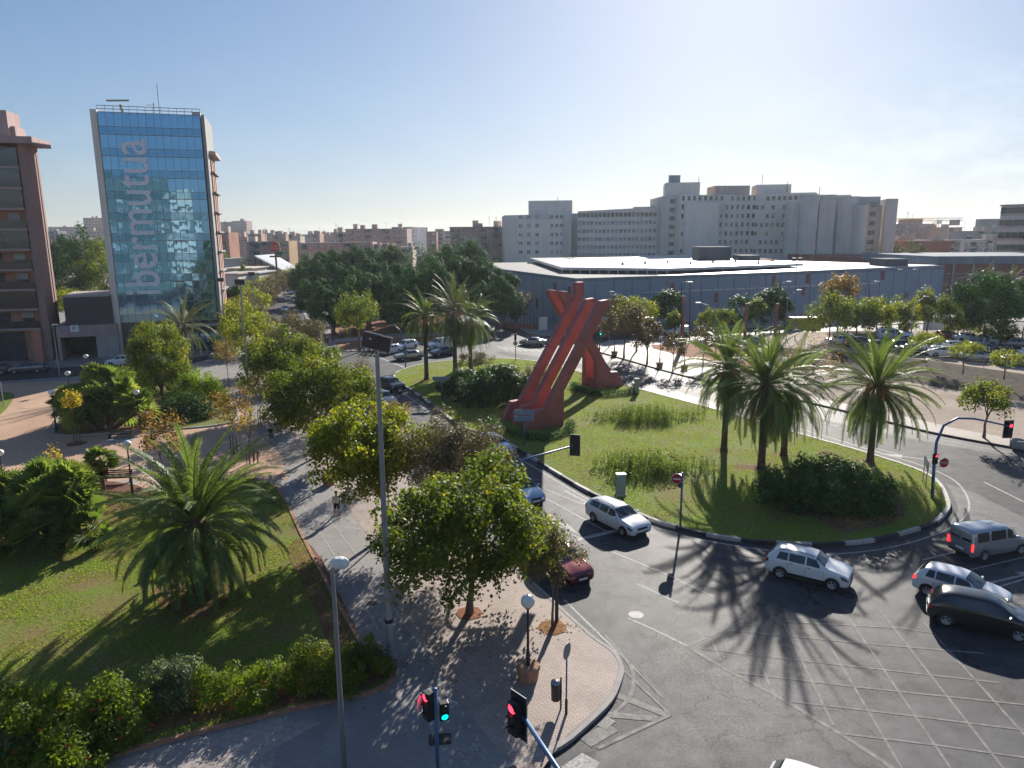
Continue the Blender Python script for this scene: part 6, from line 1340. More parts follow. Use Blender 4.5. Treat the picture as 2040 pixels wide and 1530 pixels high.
# stations: x/L, bottom z, belt z, belt half-width, roof z, roof half-width ; z in metres for H=1.5, widths for W=1.8
M['headlamp_dark'] = mat('headlamp_glass', (.16, .17, .18), .04, .4, var=0, coat=1)
KIND = {
 'hatch': dict(L=4.15, W=1.76, H=1.48, st=[(0, .34, .52, .55, .54, .40), (.015, .24, .66, .76, .70, .62), (.08, .2, .78, .84, .83, .70), (.2, .18, .89, .875, .96, .72), (.27, .18, .93, .88, 1.01, .70), (.45, .18, .96, .885, 1.42, .60), (.56, .18, .97, .885, 1.49, .60), (.75, .18, .99, .88, 1.47, .585), (.87, .2, 1.0, .86, 1.40, .56), (.965, .24, .98, .82, 1.04, .62), (.99, .28, .86, .80, .90, .66), (1, .36, .55, .68, .60, .5)], ws=(.27, .45), rw=(.875, .965), side=[(.33, .535), (.555, .745), (.76, .86)], wheels=(.19, .82)),
 'estate': dict(L=4.55, W=1.80, H=1.46, st=[(0, .34, .52, .55, .54, .40), (.012, .24, .66, .78, .70, .62), (.07, .2, .78, .85, .83, .70), (.19, .18, .88, .885, .95, .72), (.26, .18, .92, .89, 1.0, .70), (.42, .18, .95, .895, 1.41, .60), (.52, .18, .96, .895, 1.48, .60), (.78, .18, 1.0, .89, 1.45, .57), (.93, .2, 1.02, .87, 1.36, .55), (.985, .24, 1.0, .83, 1.08, .60), (.993, .28, .86, .80, .90, .66), (1, .36, .55, .68, .60, .5)], ws=(.26, .42), rw=(.93, .985), side=[(.31, .49), (.51, .68), (.695, .90)], wheels=(.18, .79)),
 'suv': dict(L=4.2, W=1.80, H=1.60, st=[(0, .40, .60, .60, .62, .45), (.015, .30, .74, .80, .78, .66), (.07, .25, .88, .87, .92, .74), (.2, .22, .98, .895, 1.05, .74), (.26, .22, 1.02, .90, 1.09, .71), (.40, .22, 1.04, .90, 1.50, .63), (.52, .22, 1.05, .90, 1.58, .63), (.78, .22, 1.07, .89, 1.56, .61), (.90, .24, 1.07, .87, 1.48, .58), (.975, .28, 1.05, .83, 1.14, .64), (.99, .32, .90, .81, .94, .68), (1, .40, .62, .70, .66, .5)], ws=(.26, .405), rw=(.90, .975), side=[(.315, .50), (.52, .71), (.725, .86)], wheels=(.19, .80)),
 'sedan': dict(L=4.6, W=1.78, H=1.42, st=[(0, .34, .52, .55, .54, .40), (.012, .24, .66, .76, .70, .62), (.07, .2, .78, .84, .82, .70), (.2, .18, .87, .88, .93, .72), (.28, .18, .90, .885, .97, .70), (.43, .18, .93, .89, 1.36, .58), (.54, .18, .94, .89, 1.42, .58), (.70, .18, .96, .885, 1.38, .56), (.83, .18, .97, .87, 1.03, .62), (.97, .22, .96, .82, 1.0, .66), (.99, .26, .84, .80, .88, .66), (1, .36, .55, .66, .60, .5)], ws=(.28, .435), rw=(.71, .83), side=[(.33, .51), (.53, .70)], wheels=(.185, .80)),
 'mpv': dict(L=4.45, W=1.80, H=1.62, st=[(0, .36, .54, .58, .56, .42), (.015, .26, .70, .78, .74, .64), (.07, .22, .84, .86, .88, .72), (.16, .2, .94, .89, 1.01, .72), (.2, .2, .97, .895, 1.06, .70), (.38, .2, 1.0, .90, 1.50, .62), (.5, .2, 1.01, .90, 1.61, .62), (.72, .2, 1.02, .89, 1.60, .60), (.86, .22, 1.03, .87, 1.50, .57), (.96, .26, 1.0, .83, 1.12, .62), (.985, .30, .88, .81, .92, .68), (1, .38, .58, .70, .62, .5)], ws=(.2, .385), rw=(.865, .96), side=[(.28, .465), (.485, .68), (.695, .83)], wheels=(.19, .82)),
 'van': dict(L=4.3, W=1.76, H=1.82, st=[(0, .36, .56, .58, .58, .44), (.012, .26, .74, .78, .78, .66), (.07, .22, .90, .86, .94, .72), (.17, .2, 1.02, .88, 1.09, .74), (.2, .2, 1.05, .885, 1.13, .72), (.33, .2, 1.08, .89, 1.66, .68), (.40, .2, 1.09, .89, 1.78, .70), (.7, .2, 1.09, .89, 1.82, .72), (.95, .22, 1.09, .88, 1.80, .72), (.985, .26, 1.08, .87, 1.76, .70), (.995, .3, 1.0, .86, 1.68, .68), (1, .36, .95, .85, 1.60, .66)], ws=(.2, .335), rw=None, side=[(.25, .42), (.45, .70), (.74, .93)], wheels=(.17, .80)),
}
NV = 6
def car_surface(K):
    st = KIND[K]; xs = [s[0] for s in st['st']]; rows = []
    for x, zb, zt, hb, zr, hr in st['st']:
        rows.append([0, zb, hb * .88, zb, hb * .985, zb + .10, hb * 1.0, zb + (zt - zb) * .62, hb * .975, zt, hr * 1.04, zr - (zr - zt) * .12, hr * .82, zr - .012, 0, zr + .015])
    rows = np.array(rows)
    def S(u, v, sg=1):                               # v runs 0..7 from belly centre to roof centre
        c = pch(xs, rows, u); i = min(int(v), 6); f = v - i; a, b = c[2 * i:2 * i + 2], c[2 * i + 2:2 * i + 4]
        q = a * (1 - f) + b * f
        return np.array([st['L'] * (.5 - u), sg * q[0], q[1]])
    return S, st
def grid_patch(mb, S, u0, u1, v0, v1, sg, off=.006, nu=6, nv=4, both=False, tip=None):
    P = []
    for i in range(nu + 1):
        row = []
        for j in range(nv + 1):
            tu, tv = i / nu, j / nv; a, b = (u0, u1) if not tip else (u0 + tip[0] * tv, u1 + tip[1] * tv)
            u = a + (b - a) * tu; v = v0 + (v1 - v0) * tv; p = S(u, v, sg); e = 1e-3
            n = np.cross(S(min(u + e, 1), v, sg) - S(max(u - e, 0), v, sg), S(u, min(v + .05, 6.99), sg) - S(u, max(v - .05, 0), sg)); n = n / (np.linalg.norm(n) + 1e-9)
            if np.dot(n, p - np.array([p[0] * .8, 0, .6])) < 0: n = -n
            row.append(p + n * off)
        P.append(row)
    V = [p for r_ in P for p in r_]; m = nv + 1
    mb.add(V, [(i * m + j, i * m + j + 1, (i + 1) * m + j + 1, (i + 1) * m + j) for i in range(nu) for j in range(nv)]); return mb
wheel_me = {}
def wheel_meshes(r):
    if r in wheel_me: return wheel_me[r]
    t = MB().lathe([(r * .62, -.095), (r * .93, -.105), (r, -.06), (r, .06), (r * .93, .105), (r * .62, .095), (r * .62, -.095)], 22, (0, 0, 0), 'Y').mesh('wheel', True)
    rm = MB().lathe([(r * .64, -.09), (r * .64, .098), (r * .57, .088), (r * .55, .05), (.01, .055)], 22, (0, 0, 0), 'Y')
    for k in range(5):
        a = k * 1.2566; c = (math.cos(a) * r * .32, .075, math.sin(a) * r * .32); b = MB().box((0, 0, 0), (r * .55, .03, r * .15)); ca, sa = math.cos(a), math.sin(a)
        rm.add([(x * ca - z * sa + c[0], y + c[1], x * sa + z * ca + c[2]) for x, y, z in b.v], b.f)
    rm.lathe([(r * .16, .06), (r * .14, .098), (.005, .1)], 12, (0, 0, 0), 'Y'); rm = rm.mesh('rim', True); wheel_me[r] = (t, rm); return t, rm
CARPAINT = {'white': (.80, .81, .82), 'black': (.012, .013, .015), 'silver': (.42, .44, .46), 'grey': (.16, .17, .18), 'blue': (.02, .06, .16), 'ltblue': (.38, .48, .60), 'maroon': (.22, .02, .03), 'red': (.50, .03, .04), 'gold': (.44, .41, .36), 'dgrey': (.05, .055, .06), 'navy': (.015, .03, .08)}
CP = {k: mat('paint_' + k, v, .22, .55 if k in ('silver', 'grey', 'ltblue', 'gold', 'maroon') else .0, var=0, coat=1.0) for k, v in CARPAINT.items()}
def make_car(K, colour, label, extras=()):
    S, st = car_surface(K); L, W, H = st['L'], st['W'], st['H']; t = thing('parked_car' if 'parked' in extras else 'car', label, 'van' if K == 'van' else 'car'); paint = CP[colour]
    us = [0, .004, .010, .02, .04, .07, .1, .14, .18, .22, .26, .3, .34, .38, .42, .46, .5, .55, .6, .65, .7, .75, .79, .83, .86, .89, .92, .94, .96, .975, .985, .992, .997, 1]
    vs = [0, 1, 1.5, 2, 2.5, 3, 3.5, 4, 4.33, 4.66, 5, 5.3, 5.6, 6, 6.5, 6.99]; V, F = [], []
    for u in us:
        for sg, vv in ((1, vs), (-1, vs[::-1][1:-1])):
            for v in vv: V.append(S(u, v, sg))
    n = len(vs) * 2 - 2
    F = [(i * n + j, i * n + (j + 1) % n, (i + 1) * n + (j + 1) % n, (i + 1) * n + j) for i in range(len(us) - 1) for j in range(n)] + [tuple(range(n - 1, -1, -1)), tuple(range((len(us) - 1) * n, len(us) * n))]
    MB().add(V, F).obj('body', paint, t, True)
    g = M['carglass']; w0, w1 = st['ws']
    m = MB(); grid_patch(m, S, w0 + .008, w1 - .004, 5.05, 6.99, 1, nv=6, tip=(.003, 0)); grid_patch(m, S, w0 + .008, w1 - .004, 5.05, 6.99, -1, nv=6, tip=(.003, 0)); m.obj('windscreen', g, t, True)
    if st['rw']:
        a, b = st['rw']; m = MB(); [grid_patch(m, S, a + .008, b - .012, 5.12, 6.99, s, nv=6) for s in (1, -1)]; m.obj('rear_window', g, t, True)
    else:
        for s in (1, -1): MB().add([(-L / 2 - .012, s * .05, 1.12), (-L / 2 - .012, s * .68, 1.12), (-L / 2 + .03, s * .62, 1.62), (-L / 2 + .03, s * .05, 1.62)], [(0, 1, 2, 3)]).obj('rear_window', g, t)
    for s in (1, -1):
        for i, (a, b) in enumerate(st['side']):
            if K == 'van' and 'panel' in extras and i: continue
            last = i == len(st['side']) - 1
            m = MB(); grid_patch(m, S, a, b, 4.08, 4.9, s, nv=3, tip=((.075 if i == 0 else .0), (-.03 if last and K not in ('van',) else 0))); m.obj('side_window', g, t, True)
        for a, b in (((st['side'][0][1] + st['side'][1][0]) / 2, 0), (w0 + .035, 0), (st['side'][1][1] + .007, 0)):
            m = MB(); grid_patch(m, S, a - .0012, a + .0012, 2.2, 4.05, s, off=.003, nu=1, nv=5); m.obj('door_seam', M['black'], t)
        for a in (st['side'][0][1] - .035, st['side'][1][1] - .035):
            p = S(a, 3.75, s); MB().box((p[0], p[1] + s * .012, p[2]), (.17, .03, .03)).obj('handle', paint if 'stepway' not in extras else M['black'], t)
        p = S(w0 + .075, 4.1, s); mi = MB().box((p[0] + .02, p[1] + s * .12, p[2] + .07), (.10, .20, .13)); mi.obj('mirror', paint, t, bev=.03)
        m = MB(); grid_patch(m, S, .012, .085, 3.15, 3.9, s, off=.008, nu=4, nv=3, tip=(0, .02)); m.obj('headlight', M['headlamp_dark'], t, True)
        if K == 'van': m = MB().box((-L / 2 + .01, s * .80, .85), (.05, .12, .42))
        else: m = MB(); grid_patch(m, S, .955, .988, 3.3, 4.1, s, off=.008, nu=3, nv=3)
        m.obj('tail_light', M['tail_on'] if 'braking' in extras else M['tail'], t)
        if 'rails' in extras:
            q = [S(u, 5.75, s) + [0, 0, .05] for u in (st['ws'][1] + .02, .5, .6, .75, .84)]; q[0] = S(st['ws'][1] + .01, 5.75, s); q[-1] = S(.855, 5.75, s); MB().tube(q, .02, 5).obj('roof_rail', M['black'] if 'stepway' in extras else M['galv'], t)
        if 'stepway' in extras:
            m = MB(); grid_patch(m, S, .24, .76, 1.5, 2.35, s, off=.012, nu=6, nv=2); m.obj('sill_cladding', M['black'], t)
    gm = MB(); z = .55 * H / 1.5; p = S(.004, 3.3, 1)
    gm.box((L / 2 - .015, 0, .60), (.05, .80, .13)); gm.box((L / 2 - .005, 0, .34), (.05, 1.0, .12)); gm.obj('grille', M['black'], t, bev=.01)
    MB().box((L / 2 + .028, 0, .45), (.02, .52, .11)).obj('number_plate', M['white'], t); MB().box((-L / 2 - .012, 0, .70 if K != 'van' else .6), (.02, .52, .11)).obj('number_plate', M['white'], t)
    wp = MB(); c_ = S(w0 + .012, 6.0, 1)
    for s in (.28, -.42): q0 = S(w0 + .004, 6.0, 1); wp.tube([(q0[0] + .02, s, q0[2] + .03), (S(w0 + .09, 6.5, 1)[0], s - .30, S(w0 + .09, 6.5, 1)[2] + .025)], .012, 4)
    wp.obj('wipers', M['black'], t)
    MB().box((-L / 2 + .03, 0, .36), (.08, 1.3, .14)).obj('bumper_trim', M['black'], t, bev=.02)
    r = .315 if K in ('hatch', 'sedan', 'estate', 'van') else .335; tm, rm = wheel_meshes(r)
    for fx in st['wheels']:
        x = L * (.5 - fx)
        for s in (1, -1):
            y = abs(S(fx, 2.5, 1)[1]); ar = MB(); N_ = 12; z0 = .20; R_ = r * 1.17; vv = [(x, s * (y + .012), r)]
            a0 = math.asin((z0 - r) / R_)
            for k in range(N_ + 1): a = a0 + (math.pi - 2 * a0) * k / N_; vv.append((x + R_ * math.cos(a), s * (y + .012), r + R_ * math.sin(a)))
            ar.add(vv + [(a, b - s * .2, c) for a, b, c in vv], [(0, k, k + 1) for k in range(1, N_ + 1)] + [(k, k + 1, N_ + 3 + k, N_ + 2 + k) for k in range(1, N_ + 1)]); ar.obj('wheel_arch', M['black'], t)
            wo_ = mkobj('wheel', tm, M['tyre'], t); wo_.location = (x, s * (y - .055), r); wo_.rotation_euler = (0, 0, 0 if s > 0 else math.pi)
            ro = mkobj('rim', rm, M['rim'], wo_); 
    sc = W / 1.8; t.scale = (1, sc, 1); return t
CAR_PROTO = {}
def car(K, colour, label, loc, head, extras=(), group=None):
    key = (K, colour, tuple(extras))
    if key not in CAR_PROTO: t = CAR_PROTO[key] = make_car(K, colour, label, extras)
    else:
        src = CAR_PROTO[key]; t = dup(src); t['label'] = label
        if 'group' in t: del t['group']
    t['label'] = label; t.location = loc; t.rotation_euler = (0, 0, math.radians(head))
    if group: t['group'] = group
    return t
def car_wheels(K, colour, label, rear, front, side, extras=(), group=None, z=0.0):
    """placed by where its near-side rear and front wheels stand"""
    a, b = Vector(G(*rear, z)), Vector(G(*front, z)); d = (b - a).normalized(); n = Vector((-d.y, d.x)) * (1 if side == 'R' else -1)
    st = KIND[K]; mid = (a + b) / 2 + n * st['W'] * .46; off = st['L'] * (.5 - sum(st['wheels']) / 2)
    c = mid - d * off; return car(K, colour, label, (c.x, c.y, z), math.degrees(math.atan2(d.y, d.x)), extras, group)
tr_ = 'cars driving on the roads'
car_wheels('estate', 'white', 'white estate car passing the grey cabinet at the roundabout edge', (1184, 1040), (1240, 1068), 'R', ('rails',), tr_)
car_wheels('suv', 'white', 'white raised hatchback with black roof rails and cladding driving round the island', (1552, 1152), (1658, 1177), 'R', ('rails', 'stepway'), tr_)
car_wheels('mpv', 'black', 'black people carrier at the right edge in front of the white hatchback', (1882, 1247), (2028, 1279), 'R', (), tr_)
car_wheels('hatch', 'white', 'white hatchback with red tail lamps behind the black people carrier', (1848, 1188), (1962, 1222), 'R', ('braking',), tr_)
car_wheels('van', 'silver', 'silver family van with side windows leaving at the right edge', (1955, 1118), (2034, 1104), 'R', ('braking',), tr_)
AVH = -62.5
car('hatch', 'maroon', 'dark red car half hidden by the small brownish tree', (*G(1118, 1138), 0), AVH + 2, (), tr_)
car('hatch', 'ltblue', 'pale blue car under the arched signal arm behind the big mulberry', (*G(1040, 992), 0), AVH, (), tr_)
car('suv', 'ltblue', 'light blue-grey car beside the grey-brown tree near the sculpture', (*G(984, 903), 0), AVH + 2, (), tr_)
car('hatch', 'silver', 'silver-white hatchback just behind the floodlight mast on the avenue', (*G(765, 805), 0), AVH + 4, (), tr_)
car('suv', 'black', 'black car next to the kerb at the left side of the island', (*G(780, 777), 0), AVH + 10, (), tr_)
car('hatch', 'red', 'red car whose roof shows behind the grey tree', (*G(682, 760), 0), AVH, (), tr_)
car('hatch', 'white', 'white hatchback entering the junction from the avenue', (*G(661, 710), 0), -68, (), tr_)
car('sedan', 'gold', 'light beige car leaving the roundabout at its far side', (*G(1062, 688), 0), 158, (), tr_)
car('mpv', 'black', 'black car leading the far avenue queue', (*G(572, 640), 0), -78, (), tr_)
car('suv', 'ltblue', 'blue-grey car right behind the black one on the far avenue', (*G(568, 622), 0), -78, (), tr_)
car('hatch', 'silver', 'pale car on the right lane of the far avenue', (*G(590, 603), 0), -76, (), tr_)
car('sedan', 'white', 'white car on the left lane of the far avenue', (*G(574, 599), 0), -74, (), tr_)
car('hatch', 'ltblue', 'small pale blue car farthest up the avenue', (*G(581, 586), 0), -72, (), tr_)
car('suv', 'navy', 'dark car at the grove edge of the far avenue', (*G(599, 592), 0), -72, (), tr_)
pk = 'cars parked by the grove'
car_wheels('hatch', 'white', 'small white car parked nearest the motorcycles', (800, 702), (768, 709), 'L', ('parked',), pk)
car_wheels('mpv', 'white', 'white people carrier parked behind the small white car', (829, 694), (805, 699), 'L', ('parked',), pk)
car_wheels('sedan', 'gold', 'beige saloon in front of the parked white cars by the blue lamp post', (838, 715), (800, 719), 'L', (), pk)
car_wheels('hatch', 'navy', 'dark blue car partly behind the palm trunks', (905, 707), (871, 711), 'L', ('parked',), pk)
car_wheels('van', 'white', 'white van behind the palm trunks next to the dark blue car', (895, 694), (868, 697), 'L', ('panel', 'parked'), pk)
car('suv', 'white', 'white off-road style car parked before the glass tower', (*G(243, 728), 0), 195, ('parked',), 'cars parked in the side street')
car('estate', 'grey', 'grey car parked under the dark tree at the left', (*G(58, 742), 0), 194, ('parked',), 'cars parked in the side street')
car('hatch', 'dgrey', 'dark car cut off by the left picture edge', (*G(-14, 745), 0), 194, ('parked',), 'cars parked in the side street')
car('van', 'white', 'white delivery van driving past the blue hall', (*G(1348, 668), 0), 186, ('panel',), tr_)
car('sedan', 'silver', 'silver car behind the middle palm crown by the ambulance', (*G(1588, 672), 0), -8, (), tr_)
lot = [('hatch', 'white', 1672, 686, -6, 'small white car alone at the left end of the car park'), ('mpv', 'black', 1712, 691, -8, 'black car just right of the lone small white one'), ('van', 'ltblue', 1798, 682, 80, 'pale van at the back, seen from behind'),
       ('hatch', 'black', 1800, 697, -12, 'black hatchback before the pale van'), ('sedan', 'dgrey', 1818, 705, -14, 'dark saloon in the front row behind the palm fronds'), ('suv', 'white', 1880, 711, -14, 'white off-roader first in the front row right of the palm'),
       ('hatch', 'silver', 1945, 719, -16, 'light silver hatchback second in the front row'), ('sedan', 'silver', 2020, 728, -16, 'silver saloon third in the front row near the right edge'), ('hatch', 'ltblue', 1872, 694, -14, 'pale blue car in the middle row above the white off-roader'),
       ('hatch', 'white', 1908, 699, -14, 'white hatchback in the middle row above the silver hatchback'), ('mpv', 'silver', 1957, 703, -14, 'silver people carrier in the middle row'), ('estate', 'dgrey', 2002, 711, -14, 'dark estate car in the middle row'), ('suv', 'white', 2062, 716, -14, 'white car cut by the right edge in the middle row'),
       ('hatch', 'maroon', 1890, 676, -10, 'dark red car in the back row'), ('sedan', 'white', 1930, 680, -10, 'white saloon in the back row'), ('hatch', 'blue', 1836, 690, -12, 'dark blue car behind the young tree'), ('hatch', 'white', 1990, 688, -10, 'white hatchback in the back row near the dark tree'),
       ('hatch', 'grey', 1752, 697, -10, 'grey hatchback between the two black cars at the left'), ('suv', 'white', 1840, 700, -12, 'white off-roader half behind the young tree'), ('sedan', 'ltblue', 1968, 684, -10, 'pale blue saloon in the back row'), ('mpv', 'grey', 2030, 694, -10, 'grey people carrier in the back row near the edge'), ('hatch', 'red', 1856, 684, -10, 'red hatchback in the back row left of the dark red car'), ('van', 'white', 1775, 676, -8, 'white van behind the farthest right palm top')]
for K, c, px, py, hd, lb in lot: car(K, c, lb, (*G(px, py, PKZ), PKZ), hd + (180 if hd == -6 else 0), ('parked',), 'cars in the car park')
# near car whose roof peeks in at the bottom edge
car('hatch', 'white', 'white car of which only the roof tip shows at the bottom edge', (*G(1655, 1648), 0), -35, (), tr_)
# bus and ambulance
def boxy(label, cat, loc, head, L, W, H, top, low, red=False):
    t = thing(cat, label, cat, loc, math.radians(head)); mb = MB(); mb.prism([(-L / 2, -W / 2), (L / 2 - .3, -W / 2), (L / 2, -W * .4), (L / 2, W * .4), (L / 2 - .3, W / 2), (-L / 2, W / 2)], .4, H); mb.obj('body', low, t, bev=.06)
    MB().prism([(-L / 2 + .1, -W / 2 + .1), (L / 2 - .4, -W / 2 + .1), (L / 2 - .4, W / 2 - .1), (-L / 2 + .1, W / 2 - .1)], H, H + .18).obj('roof', top, t)
    for s in (1, -1): MB().box((0.2 if cat == 'bus' else L * .32, s * (W / 2 + .004), H * .62), (L * .9 if cat == 'bus' else 1.4, .02, H * .28)).obj('side_window', M['carglass'], t)
    MB().box((L / 2 + .005, 0, H * .6), (.02, W * .74, H * .4)).obj('windscreen', M['carglass'], t)
    tm, rm = wheel_meshes(.42)
    for x in (L * .32, -L * .28):
        for s in (1, -1): w_ = mkobj('wheel', tm, M['tyre'], t); w_.location = (x, s * (W / 2 - .06), .42); w_.rotation_euler = (0, 0, 0 if s > 0 else math.pi); mkobj('rim', rm, M['rim'], w_)
    return t
M['lime'] = mat('lime_paint', (.42, .47, .05), .4, var=.05)
boxy('long white-roofed bus behind the street trees at the hall', 'bus', (*G(1238, 668), 0), 4, 12.0, 2.5, 3.1, M['white'], mat('bus_side', (.20, .04, .05), .3, var=0))
am = boxy('lime yellow ambulance with a red roof stripe before the hall', 'ambulance', (*G(1597, 663), 0), 184, 6.2, 2.2, 2.75, M['redp'], M['lime'])
text_on(am, 'lettering', 'SAMU', .75, (1.0, 1.125, 1.6), (-1, 0, 0), (0, 0, 1), M['redp'], 1, .006).matrix_world = am.matrix_basis @ (Matrix(((-1, 0, 0), (0, 0, 1), (0, 1, 0))).to_4x4() @ Matrix.Identity(4)) if False else Matrix.Translation((0, 0, 0))
for o in list(am.children):
    if o.name.startswith('lettering'): bpy.data.objects.remove(o)
boxy('white lorry body seen between the trees right of the yellow-green tree', 'lorry', (*G(1880, 664), 0), 10, 7, 2.3, 3.0, M['white'], M['white'])
# motorcycles
def motorbike(label, loc, head, m):
    t = thing('motorcycle', label, 'motorcycle', loc, math.radians(head), 'motorcycles parked at the corner'); tm, rm = wheel_meshes(.29)
    for x in (-.62, .66): w_ = mkobj('wheel', tm, M['tyre'], t); w_.location = (x, 0, .29); w_.scale = (1, .55, 1); mkobj('rim', rm, M['rim'], w_)
    MB().tube([(-.75, 0, .62), (-.3, 0, .78), (.05, 0, .72), (.3, 0, .45), (.5, 0, .75)], [.1, .15, .13, .17, .12], 8).obj('body', m, t, True)
    MB().tube([(-.8, 0, .8), (-.4, 0, .86), (-.05, 0, .8)], [.06, .12, .08], 8).obj('seat', M['black'], t, True)
    MB().tube([(.66, 0, .3), (.5, 0, .95)], .04, 6).tube([(.45, -.33, 1.02), (.5, 0, .97), (.45, .33, 1.02)], .02, 6).obj('handlebar', M['darkm'], t)
    MB().add([(.5, -.2, .95), (.5, .2, .95), (.36, .17, 1.3), (.36, -.17, 1.3)], [(0, 1, 2, 3)]).obj('windshield', M['carglass'], t)
for i, (px, py, m, lb) in enumerate(((729, 704, 'white', 'white scooter farthest left in the row'), (738, 706, 'redp', 'red-brown motorcycle second in the row'), (747, 706, 'galv', 'silver scooter beside the red-brown motorcycle'), (755, 700, 'black', 'black motorcycle nearest the parked cars'))):
    motorbike(lb, (*G(px, py), 0), -70 + i * 6, M[m] if m != 'white' else CP['white'])

# ================================================================== STREET FURNITURE
def at_(px, py, z=ZK): return G3(px, py, z)
def base_xy(px, py, z=ZK): x, y = G(px, py, z); return x, y
def lampglobe(label, px, py, H, R_=.25, pot=True, z=ZK, disc=False, name='street_lamp', group=None):
    t = thing(name, label, 'street lamp', at_(px, py, z), 0, group)
    if pot: MB().lathe([(.42, 0), (.46, .38), (.50, .42), (.50, .62), (.40, .66), (.22, .66), (.02, .64)], 8).obj('planter_base', M['edging'], t, bev=.02)
    MB().lathe([(.09, .5 if pot else 0), (.085, 1.2), (.055, 1.3), (.045, H - R_ * 1.7)], 10).obj('pole', M['darkm'], t, True)
    if disc:
        MB().lathe([(.10, H - .55), (.26, H - .42), (.30, H - .3), (.27, H - .18), (.1, H - .08), (.01, H - .06)], 16).obj('lamp_head', M['globe'], t, True)
    else:
        MB().sphere((0, 0, H - R_), R_, 20).obj('globe', M['globe'], t, True)
        MB().lathe([(.05, H - R_ * 2.25), (.13, H - R_ * 2.0), (.14, H - R_ * 1.85)], 12).obj('collar', M['darkm'], t, True)
    return t
lampglobe('white ball lamp on a terracotta pedestal near the curved corner', 1052, 1352, 3.75, .29)
lampglobe('ball lamp poking out of the yellow-green mulberry', 655, 965, 4.3, .24); lampglobe('ball lamp behind the floodlight mast inside the mulberry', 776, 1062, 4.3, .2)
lampglobe('ball lamp whose globe shows at the big mulberry crown edge', 1109, 1238, 4.2, .27, pot=False)
for px, py, lb in ((1224, 708, 'nearest the sculpture on the pale pavement'), (1314, 731, 'with a square planter before the dirt patch'), (1190, 700, 'half behind the sculpture foot'), (1510, 770, 'behind the right palm group'), (1363, 737, 'without visible globe beside the thin tree')):
    lampglobe('ball lamp ' + lb, px, py, 4.3, .27, group='ball lamps on the pale pavement')
for px, py, H, lb in ((113, 862, 4.2, 'standing alone in the sand before the fan palms'), (178, 768, 4.0, 'at the back edge of the round bed'), (265, 990, 4.2, 'left of the big date palm'), (10, 978, 3.2, 'at the left picture edge'), (143, 810, 4.0, 'above the yellow sapling'), (280, 860, 4.1, 'in front of the orange-brown young tree')):
    t = lampglobe('park lamp with a pale dish head ' + lb, px, py, H, .25, False, group='park lamps', disc=True)
def pole_lamp(label, px, py, H, arm=0.0, az=0, z=ZK, col='galv', name='street_lamp', double=False, r=.09, curved=True, group=None, straight=False):
    t = thing(name, label, 'street lamp', at_(px, py, z), 0, group); c, s = math.cos(math.radians(az)), math.sin(math.radians(az))
    pts = [(0, 0, 0), (0, 0, 1.5), (0, 0, H * .8)]; rs = [r, r * .95, r * .65]
    if arm and not straight:
        for k in range(1, 7): a = k / 6 * 1.45; pts.append((c * arm * (1 - math.cos(a)) * .95, s * arm * (1 - math.cos(a)) * .95, H * .8 + math.sin(a) * H * .2)); rs.append(r * (.6 - .03 * k))
        pts.append((c * arm * 1.25, s * arm * 1.25, H * 1.0)); rs.append(r * .4); tip = Vector(pts[-1])
    else: pts.append((0, 0, H)); rs.append(r * .55); tip = Vector((0, 0, H))
    MB().tube(pts, rs, 8).obj('pole', M[col], t, True)
    for sg in ((1, -1) if double else (1,)):
        h = MB()
        if straight: h.tube([(0, 0, H - .1), (c * arm * sg, s * arm * sg, H + .12)], .035, 5)
        e = Vector((c * arm * sg, s * arm * sg, H + .12)) if straight else tip
        h.box((e.x + c * .3 * sg, e.y + s * .3 * sg, e.z), (.75, .30, .14), math.radians(az)); h.obj('lamp_head', M['white'], t, bev=.04)
    return t
t = thing('street_lamp', 'slender grey street lamp with a boxy white head above the near pavement', 'street lamp', at_(688, 1560), 0)
x0 = t.location; MB().tube([(0, 0, 0), (0, 0, 3), (.0, 0, 7.2), (-.02, 0, 7.55), (.05, -.04, 7.8)], [.10, .085, .065, .06, .05], 12).obj('pole', M['galv'], t, True)
mb = MB(); mb.lathe([(.02, -.16), (.2, -.15), (.27, -.05), (.26, .08), (.17, .17), (.02, .19)], 6); mb.v = [(x * 1.15 + .26, y * .8 - .06, z + 7.92) for x, y, z in mb.v]; mb.obj('lamp_head', M['white'], t, bev=.03)
# floodlight mast
t = thing('floodlight_mast', 'tall grey mast carrying a tilted bank of floodlights, in the middle of the pavement', 'light mast', at_(778, 1312), 0)
HM = 13.3; MB().lathe([(.16, 0), (.165, 1.75), (.135, 1.8), (.13, 4), (.10, 9), (.085, HM)], 14).obj('pole', M['galv'], t, True)
MB().lathe([(.17, 1.72), (.185, 1.74), (.185, 1.84), (.14, 1.88)], 14).obj('collar', M['darkm'], t)
fl = MB(); fl.box((0, 0, 0), (1.35, .10, .8)); 
for k in range(4): fl.box((-.5 + k * .33, .1, .02 * k), (.27, .14, .62))
for k in range(2): fl.box((.05 + k * .22, -.08, -.12), (.06, .06, .35))
Rm = Matrix.Rotation(math.radians(14), 4, 'Y') @ Matrix.Rotation(math.radians(22), 4, 'X'); fl.v = [tuple(Rm @ Vector(p) * .82 + Vector((.0, 0, HM + .5))) for p in fl.v]; fl.obj('floodlight_bank', mat('floodlight_back', (.11, .085, .085), .6, .2, .1), t, bev=.01)
fr = MB(); fr.box((0, -.02, -.42), (1.45, .08, .06)); fr.box((.70, 0, .05), (.06, .1, .8)); fr.box((-.2, 0, .43), (.85, .08, .05)); fr.v = [tuple(Rm @ Vector(p) * .82 + Vector((.0, 0, HM + .5))) for p in fr.v]; fr.obj('frame', M['galv'], t)
